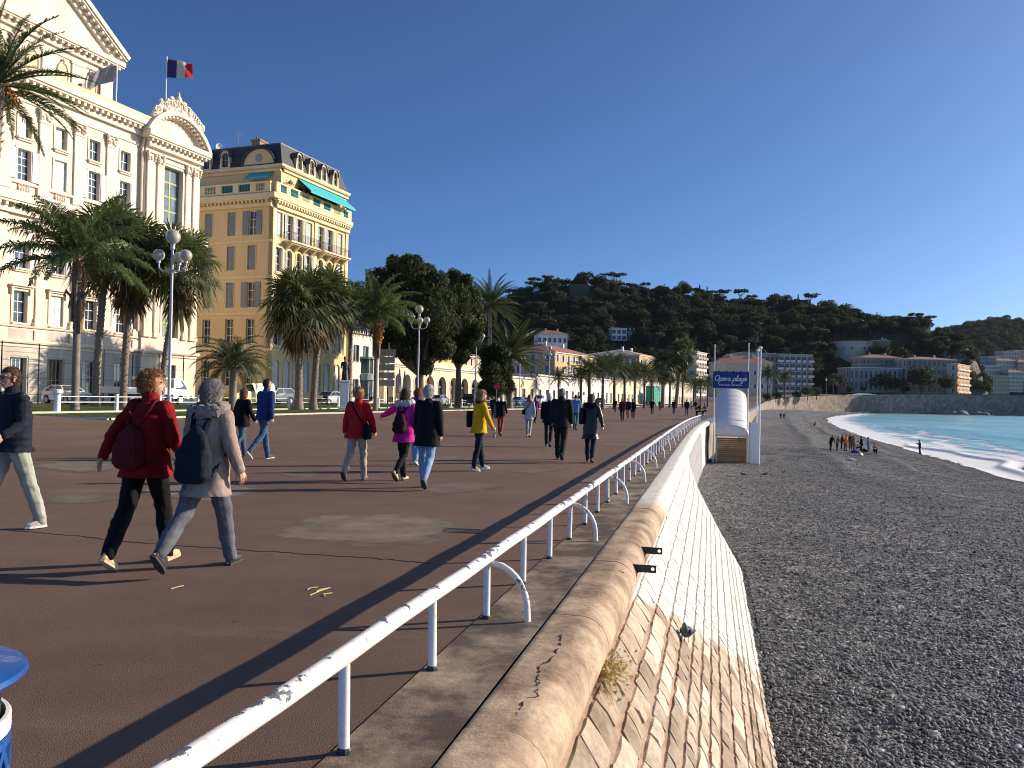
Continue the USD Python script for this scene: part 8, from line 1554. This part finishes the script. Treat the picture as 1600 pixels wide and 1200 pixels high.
for i, px in enumerate((508, 514, 520, 566, 571, 578, 612, 617, 629, 636, 642, 648)):
    p = at(px, 92 + (i * 7) % 5, .45); dup(CH, 'cafe_chair', 'black cafe chair on the pavement between the statue and the cream arcade' if i > 2 else 'black cafe chair below the yellow apartment house', 'chair', p, i * 67, group='cafe chairs by the arcade' if i > 2 else 'cafe chairs by the yellow house', scale=1.15)
# bicycle on the edge of the promenade
x, y, _ = at(722, 96, 0); BK = thing('bicycle', 'green bicycle standing at the kerb before the dark off road car', 'bicycle', (x, y, 0), 20); paint('green', (.04, .22, .14))
for xw in (-.52, .52):
    w = obj('wheel', MB(trans(xw, 0, .34) @ np.array([[1, 0, 0, 0], [0, 0, -1, 0], [0, 1, 0, 0], [0, 0, 0, 1.]])).tube([(.33 * math.cos(a), .33 * math.sin(a), 0) for a in np.linspace(0, 2 * math.pi, 25)], .018, 6, False), 'rubber', BK, smooth=True); sp2 = MB()
    for a in np.linspace(0, math.pi, 8)[:-1]: sp2.tube([(xw + .32 * math.cos(a), 0, .34 + .32 * math.sin(a)), (xw - .32 * math.cos(a), 0, .34 - .32 * math.sin(a))], .003, 3)
    obj('spokes', sp2, 'chrome', w)
obj('frame', MB().tube([(-.52, 0, .34), (-.08, 0, .30), (.40, 0, .78), (-.22, 0, .78), (-.08, 0, .30)], .018, 6).tube([(-.52, 0, .34), (-.22, 0, .78)], .014, 6).tube([(.52, 0, .34), (.38, 0, .95)], .016, 6), 'paint_green', BK); obj('handlebar', MB().tube([(.3, -.28, .98), (.4, 0, .97), (.3, .28, .98)], .014, 6), 'chrome', BK); obj('saddle', MB().hull([(-.36, -.08, .86), (-.36, .08, .86), (-.1, 0, .86), (-.36, 0, .92), (-.12, 0, .9)]), 'black_plastic', BK); obj('seat_post', MB().tube([(-.2, 0, .7), (-.24, 0, .87)], .014, 6), 'chrome', BK)
# netting on a scaffold
c_ = quay_block(1022, 300); GN = thing('scaffold', 'scaffold wrapped in green netting behind the leaning fan palm', 'scaffold', (c_[0], c_[1], .5), 62); mat('net_green', (.04, .32, .22), .8, .15, 1.5)
obj('netting', MB().box(0, 8.5, -.05, 0, 0, 6.5).box(-.05, 0, -.05, 3, 0, 6.5), 'net_green', GN); tb2 = MB()
for k in range(5): tb2.tube([(k * 2.1, -.12, 0), (k * 2.1, -.12, 6.8)], .05, 5); tb2.tube([(0, -.12, 1.4 * k), (8.5, -.12, 1.4 * k)], .04, 5)
obj('tubes', tb2, 'grey_metal', GN)
# ----------------------------------------------------------------- litter bin
BN = thing('litter_bin', 'blue litter bin with round lid and lattice body at the lower left edge', 'litter bin', (-1.314, 1.80, 0), scale=[1, 1, .984]); mat('bin_blue', (.010, .065, .25), .35, .15, 9, .1, 60, coat=.3)
obj('lid', MB().lathe([(0, .935), (.12, .93), (.225, .908), (.252, .897), (.256, .886), (.245, .876), (.21, .878)], 48), 'bin_blue', BN, smooth=30)
obj('lid_handle', MB().hull([(x_, y_, z_) for x_ in (.15, .225) for y_ in (-.115, -.095) for z_ in (.912, .93)]), 'dark_metal', BN)
obj('liner', MB().lathe([(.198, .02), (.204, .87), (.18, .87)], 40), 'black_plastic', BN, smooth=30)
for a in np.arange(-176, 10, 31): obj('bracket', MB(rotz(math.radians(a))).cbox(.205, .234, -.016, .016, .79, .882, .004), 'bin_blue', BN)
obj('white_band', MB().lathe([(.221, .752), (.224, .755), (.224, .788), (.221, .792), (.213, .792), (.213, .752)], 48), 'white_paint', BN, smooth=30)
lt = MB()
for k in range(15):
    for sg in (-1, 1):
        A_ = np.linspace(0, sg * 1.95, 18) + k * 2 * math.pi / 15; lt.tube(np.c_[.217 * np.cos(A_), .217 * np.sin(A_), np.linspace(.08, .745, 18)], .0085, 5)
obj('lattice', lt, 'bin_blue', BN, smooth=50); obj('foot_ring', MB().lathe([(.2, .0), (.214, .0), (.214, .09), (.2, .09)], 36), 'bin_blue', BN, smooth=30); obj('top_ring', MB().lathe([(.21, .726), (.224, .726), (.224, .750), (.21, .750)], 36), 'bin_blue', BN, smooth=30)
# ================================================================= BEACH KIOSK WITH ITS SIGN
K0, K1 = PY(1118.5, 700, 65), PY(1166.5, 700, 65); KX0, KX1 = K0[0], K1[0]; kz0 = -3.35; kzs = zat(1142, 682, 65)
KI = thing('beach_stair_kiosk', 'stair house with white sloping barrel roof and brown plank front on the pebbles', 'kiosk', (KX0, 65, 0), -13.9); KW = (KX1 - KX0) * 1.0; mat('plank_brown', (.25, .155, .085), .75, .3, 2.5, .3, 30, rand=.25); mat('tarp_white', (.66, .66, .67), .6, .06, 1.5, .3, 6); mat('frame_cream', (.55, .51, .42), .6, .08, 3)
nP = 14
for k in range(nP):
    za, zb = kz0 + (kzs - .08 - kz0) * k / nP, kz0 + (kzs - .08 - kz0) * (k + 1) / nP; obj('plank', MB().cbox(.1, KW - .1, -.02 - .004 * (k % 2), .03, za + .006, zb - .006, .006), 'plank_brown', KI); obj('plank', MB().cbox(.0, .045, .1, 3.6, za + .006, zb - .006, .006), 'plank_brown', KI); obj('plank', MB().cbox(KW - .045, KW, .1, 3.6, za + .006, zb - .006, .006), 'plank_brown', KI)
for x_ in (.04, KW - .04): obj('corner_post', MB().cbox(x_ - .07, x_ + .07, -.07, .07, kz0, kzs, .01), 'frame_cream', KI)
obj('front_beam', MB().cbox(-.08, KW + .08, -.1, .1, kzs, kzs + .13, .015), 'frame_cream', KI)
LV = 7.2; RISE = zat(1142, 610, 72) - zat(1142, 668, 65); nr = 24; prof_v = [(KW / 2 - KW / 2 * 1.02 * math.cos(a), .30 * KW * math.sin(a)) for a in np.linspace(0, math.pi, 17)]
V = []
for i in range(nr + 1):
    yy_ = LV * i / nr; zz_ = kzs + .13 + RISE * i / nr; rib_ = .035 * abs(math.sin(i * math.pi / 3)); V += [(KW / 2 + (x_ - KW / 2) * (1 + rib_ * .9), yy_ - .15, zz_ + z_ * (1 + rib_ * 2.2)) for x_, z_ in prof_v]
V = np.array(V); kk = 17; f = [(i * kk + j, i * kk + j + 1, (i + 1) * kk + j + 1, (i + 1) * kk + j) for i in range(nr) for j in range(16)]
obj('barrel_roof', (np.vstack([V, V - [0, 0, .03]]), np.vstack([f, np.array(f)[:, ::-1] + len(V)])), 'tarp_white', KI, smooth=40)
obj('front_lunette', MB().poly(Polygon([(x_, kzs + .135 + z_ * .97) for x_, z_ in prof_v]), -.13, -.09), 'tarp_white', KI)
for i in (0, nr): obj('hoop', MB().tube([(x_, LV * i / nr - .15, kzs + .14 + RISE * i / nr + z_ * 1.025) for x_, z_ in prof_v], .028, 6), 'tarp_white', KI)
for x_ in (0.02, KW - .02): obj('side_sheet', MB().hull([(x_ - .015, -.1, kzs + .131), (x_ + .015, -.1, kzs + .131), (x_ - .015, LV - .2, kzs + .12 + RISE), (x_ + .015, LV - .2, kzs + .12 + RISE), (x_ - .015, 3.6, kzs - .5), (x_ + .015, 3.6, kzs - .5), (x_ - .015, LV - .2, kzs + RISE - 1.6), (x_ + .015, LV - .2, kzs + RISE - 1.6)]), 'tarp_white', KI)
sg0, sg1 = PY(1114, 606, 64.4), PY(1170.5, 581, 64.4); SGN = thing('beach_sign', 'blue sign board reading Opera plage in white script above the stair house', 'sign', (sg0[0], 64.4, 0), 0); mat('sign_blue', (.012, .035, .17), .45, .06, 3); SW_, z0_, z1_ = sg1[0] - sg0[0], sg0[2], sg1[2]
obj('board', MB().cbox(0, SW_, -.03, .03, z0_, z1_, .01), 'sign_blue', SGN)
def lettering(text, h, x, z, slant=.28, bold=False, wmax=None):
    tm_ = meshkit.text_mesh(text, h, .006, bold); v = np.array(tm_.vertices); v[:, 0] -= v[:, 0].min(); v[:, 0] += slant * v[:, 1]
    if wmax: v[:, 0] *= wmax / v[:, 0].max()
    return (np.c_[x + v[:, 0], -.032 - v[:, 2], z + v[:, 1]], tm_.faces[:, ::-1] if False else tm_.faces)
arc_ = lambda cx, cy, rx, ry, a0, a1, n=9: [(cx + rx * math.cos(math.radians(t)), cy + ry * math.sin(math.radians(t))) for t in np.linspace(a0, a1, n)]
bowl = arc_(.25, .25, .22, .25, 60, 410, 13)
GLY = {'O': (.80, [arc_(.36, .5, .34, .5, 100, 470, 18)]), 'p': (.56, [[(.0, .3), (.10, .5), (.08, .1), (.02, -.42), (-.06, -.45)], arc_(.28, .25, .20, .25, 190, -150, 12)]), 'e': (.46, [[(.06, .24), (.34, .34)] + arc_(.24, .28, .17, .24, 20, 300, 11) + [(.48, .14)]]), 'r': (.42, [[(.02, .42), (.1, .5), (.10, .02)], [(.10, .3), (.2, .48), (.34, .46)]]), 'a': (.58, [bowl, [(.46, .5), (.44, .1), (.50, .0), (.60, .1)]]), 'l': (.28, [[(.02, .1), (.2, .7), (.16, 1.0), (.08, .9), (.08, .12), (.16, .0), (.30, .12)]]), 'g': (.56, [bowl, [(.46, .5), (.44, -.1), (.34, -.42), (.12, -.42), (.06, -.3)]]), ' ': (.34, [])}
wt = sum(GLY[c][0] for c in 'Opera plage'); ks_ = (SW_ - .26) / (wt + .12); xg = .10
for c in 'Opera plage':
    if GLY[c][1]:
        lm_ = MB()
        for st_ in GLY[c][1]:
            Pp = np.array(st_, float); u_ = np.linspace(0, len(Pp) - 1, len(Pp) * 3); Pp = np.c_[np.interp(u_, np.arange(len(Pp)), Pp[:, 0]), np.interp(u_, np.arange(len(Pp)), Pp[:, 1])]
            lm_.tube(np.c_[xg + ks_ * (Pp[:, 0] + .28 * Pp[:, 1]), np.full(len(Pp), -.034), z0_ + .56 + ks_ * .98 * Pp[:, 1]], ks_ * (.055 + .028 * np.abs(np.sin(np.linspace(.3, 2.8, len(Pp))))), 6)
        obj('letter', lm_, 'white_metal', SGN)
    xg += ks_ * GLY[c][0]
tn = MB(); xx_ = .45
while xx_ < SW_ - .55: w_ = rnd.uniform(.04, .10); tn.box(xx_, xx_ + w_, -.036, -.031, z0_ + .20, z0_ + .27); xx_ += w_ + rnd.choice([.02, .02, .06])
obj('small_print', tn, 'white_metal', SGN, kind='stuff')
poles = [(1117, 540, 64.55, .05, 'white flagpole at the left end of the blue beach sign'), (1170, 538, 64.55, .05, 'white flagpole at the right end of the blue beach sign'), (1184.5, 548, 66, .05, 'thin white pole left of the tall pole with a lamp head'), (1188.5, 544, 63.5, .075, 'tall white pole with a small lamp head on the pebbles')]
for px, py, d, r_2, lab in poles:
    a, b = PY(px, py, d), PY(px - 3, 720, d); k = thing('white_pole', lab, 'pole', (b[0], d, -3.4)); obj('shaft', MB().tube([(0, 0, 0), (a[0] - b[0], 0, a[2] + 3.4)], [r_2, r_2 * .8], 10), 'white_metal', k, smooth=True); obj('cap' if 'lamp' not in lab or 'thin' in lab else 'lamp_head', MB().ball((a[0] - b[0], 0, a[2] + 3.43), r_2 * 1.3 if 'tall' not in lab else .13, 1), 'white_metal', k, smooth=True)
a, b = PY(1171.5, 660, 64.2), PY(1187, 722, 64.2); WPn = thing('white_partition', 'plain white board screen beside the plank front of the stair house', 'screen', (a[0], 64.2, 0)); obj('board', MB().cbox(0, b[0] - a[0], 0, .06, -3.5, a[2], .01), 'tarp_white', WPn); obj('frame', MB().box(-.05, -.002, -.02, .08, -3.5, a[2] + .06).box(b[0] - a[0] + .002, b[0] - a[0] + .05, -.02, .08, -3.5, a[2] + .06), 'frame_cream', WPn)
# boulders at the foot of the far sea wall
for i, (px, py, s_) in enumerate([(1478, 648, 5), (1490, 646, 4), (1503, 649, 5), (1516, 648, 4.5), (1528, 650, 4), (1540, 650, 3.5), (1466, 646, 4.5), (1590, 652, 3), (1600, 651, 3.5)]):
    d = 592 - (i % 3) * 4; s_ = s_ * 1.5; p = PY(px, py, d); v, f = ICO[2]; v = v * (1 + .5 * (meshkit.fbm(v * 1.3 + i * 3, 3, i)[:, None] - .5)) * [1.2, .9, .7]
    obj('boulder', (v * s_ * .5 + [p[0], d, SEA_Z + .5], f), 'cliff_rock', label='rough boulder at the foot of the far sea wall', cat='boulder', group='boulders at the foot of the far sea wall')

# thin sea haze round the whole scene
custom('haze', {'v': ('principled_volume', dict(color=(.80, .88, 1.0), density=.00001, anisotropy=.3))}, [], volume='v.volume')
obj('haze', MB().box(-2600, 4700, -1600, 4200, -18.0, 230), 'haze', label='thin sea haze over the whole bay', cat='haze', kind='stuff')
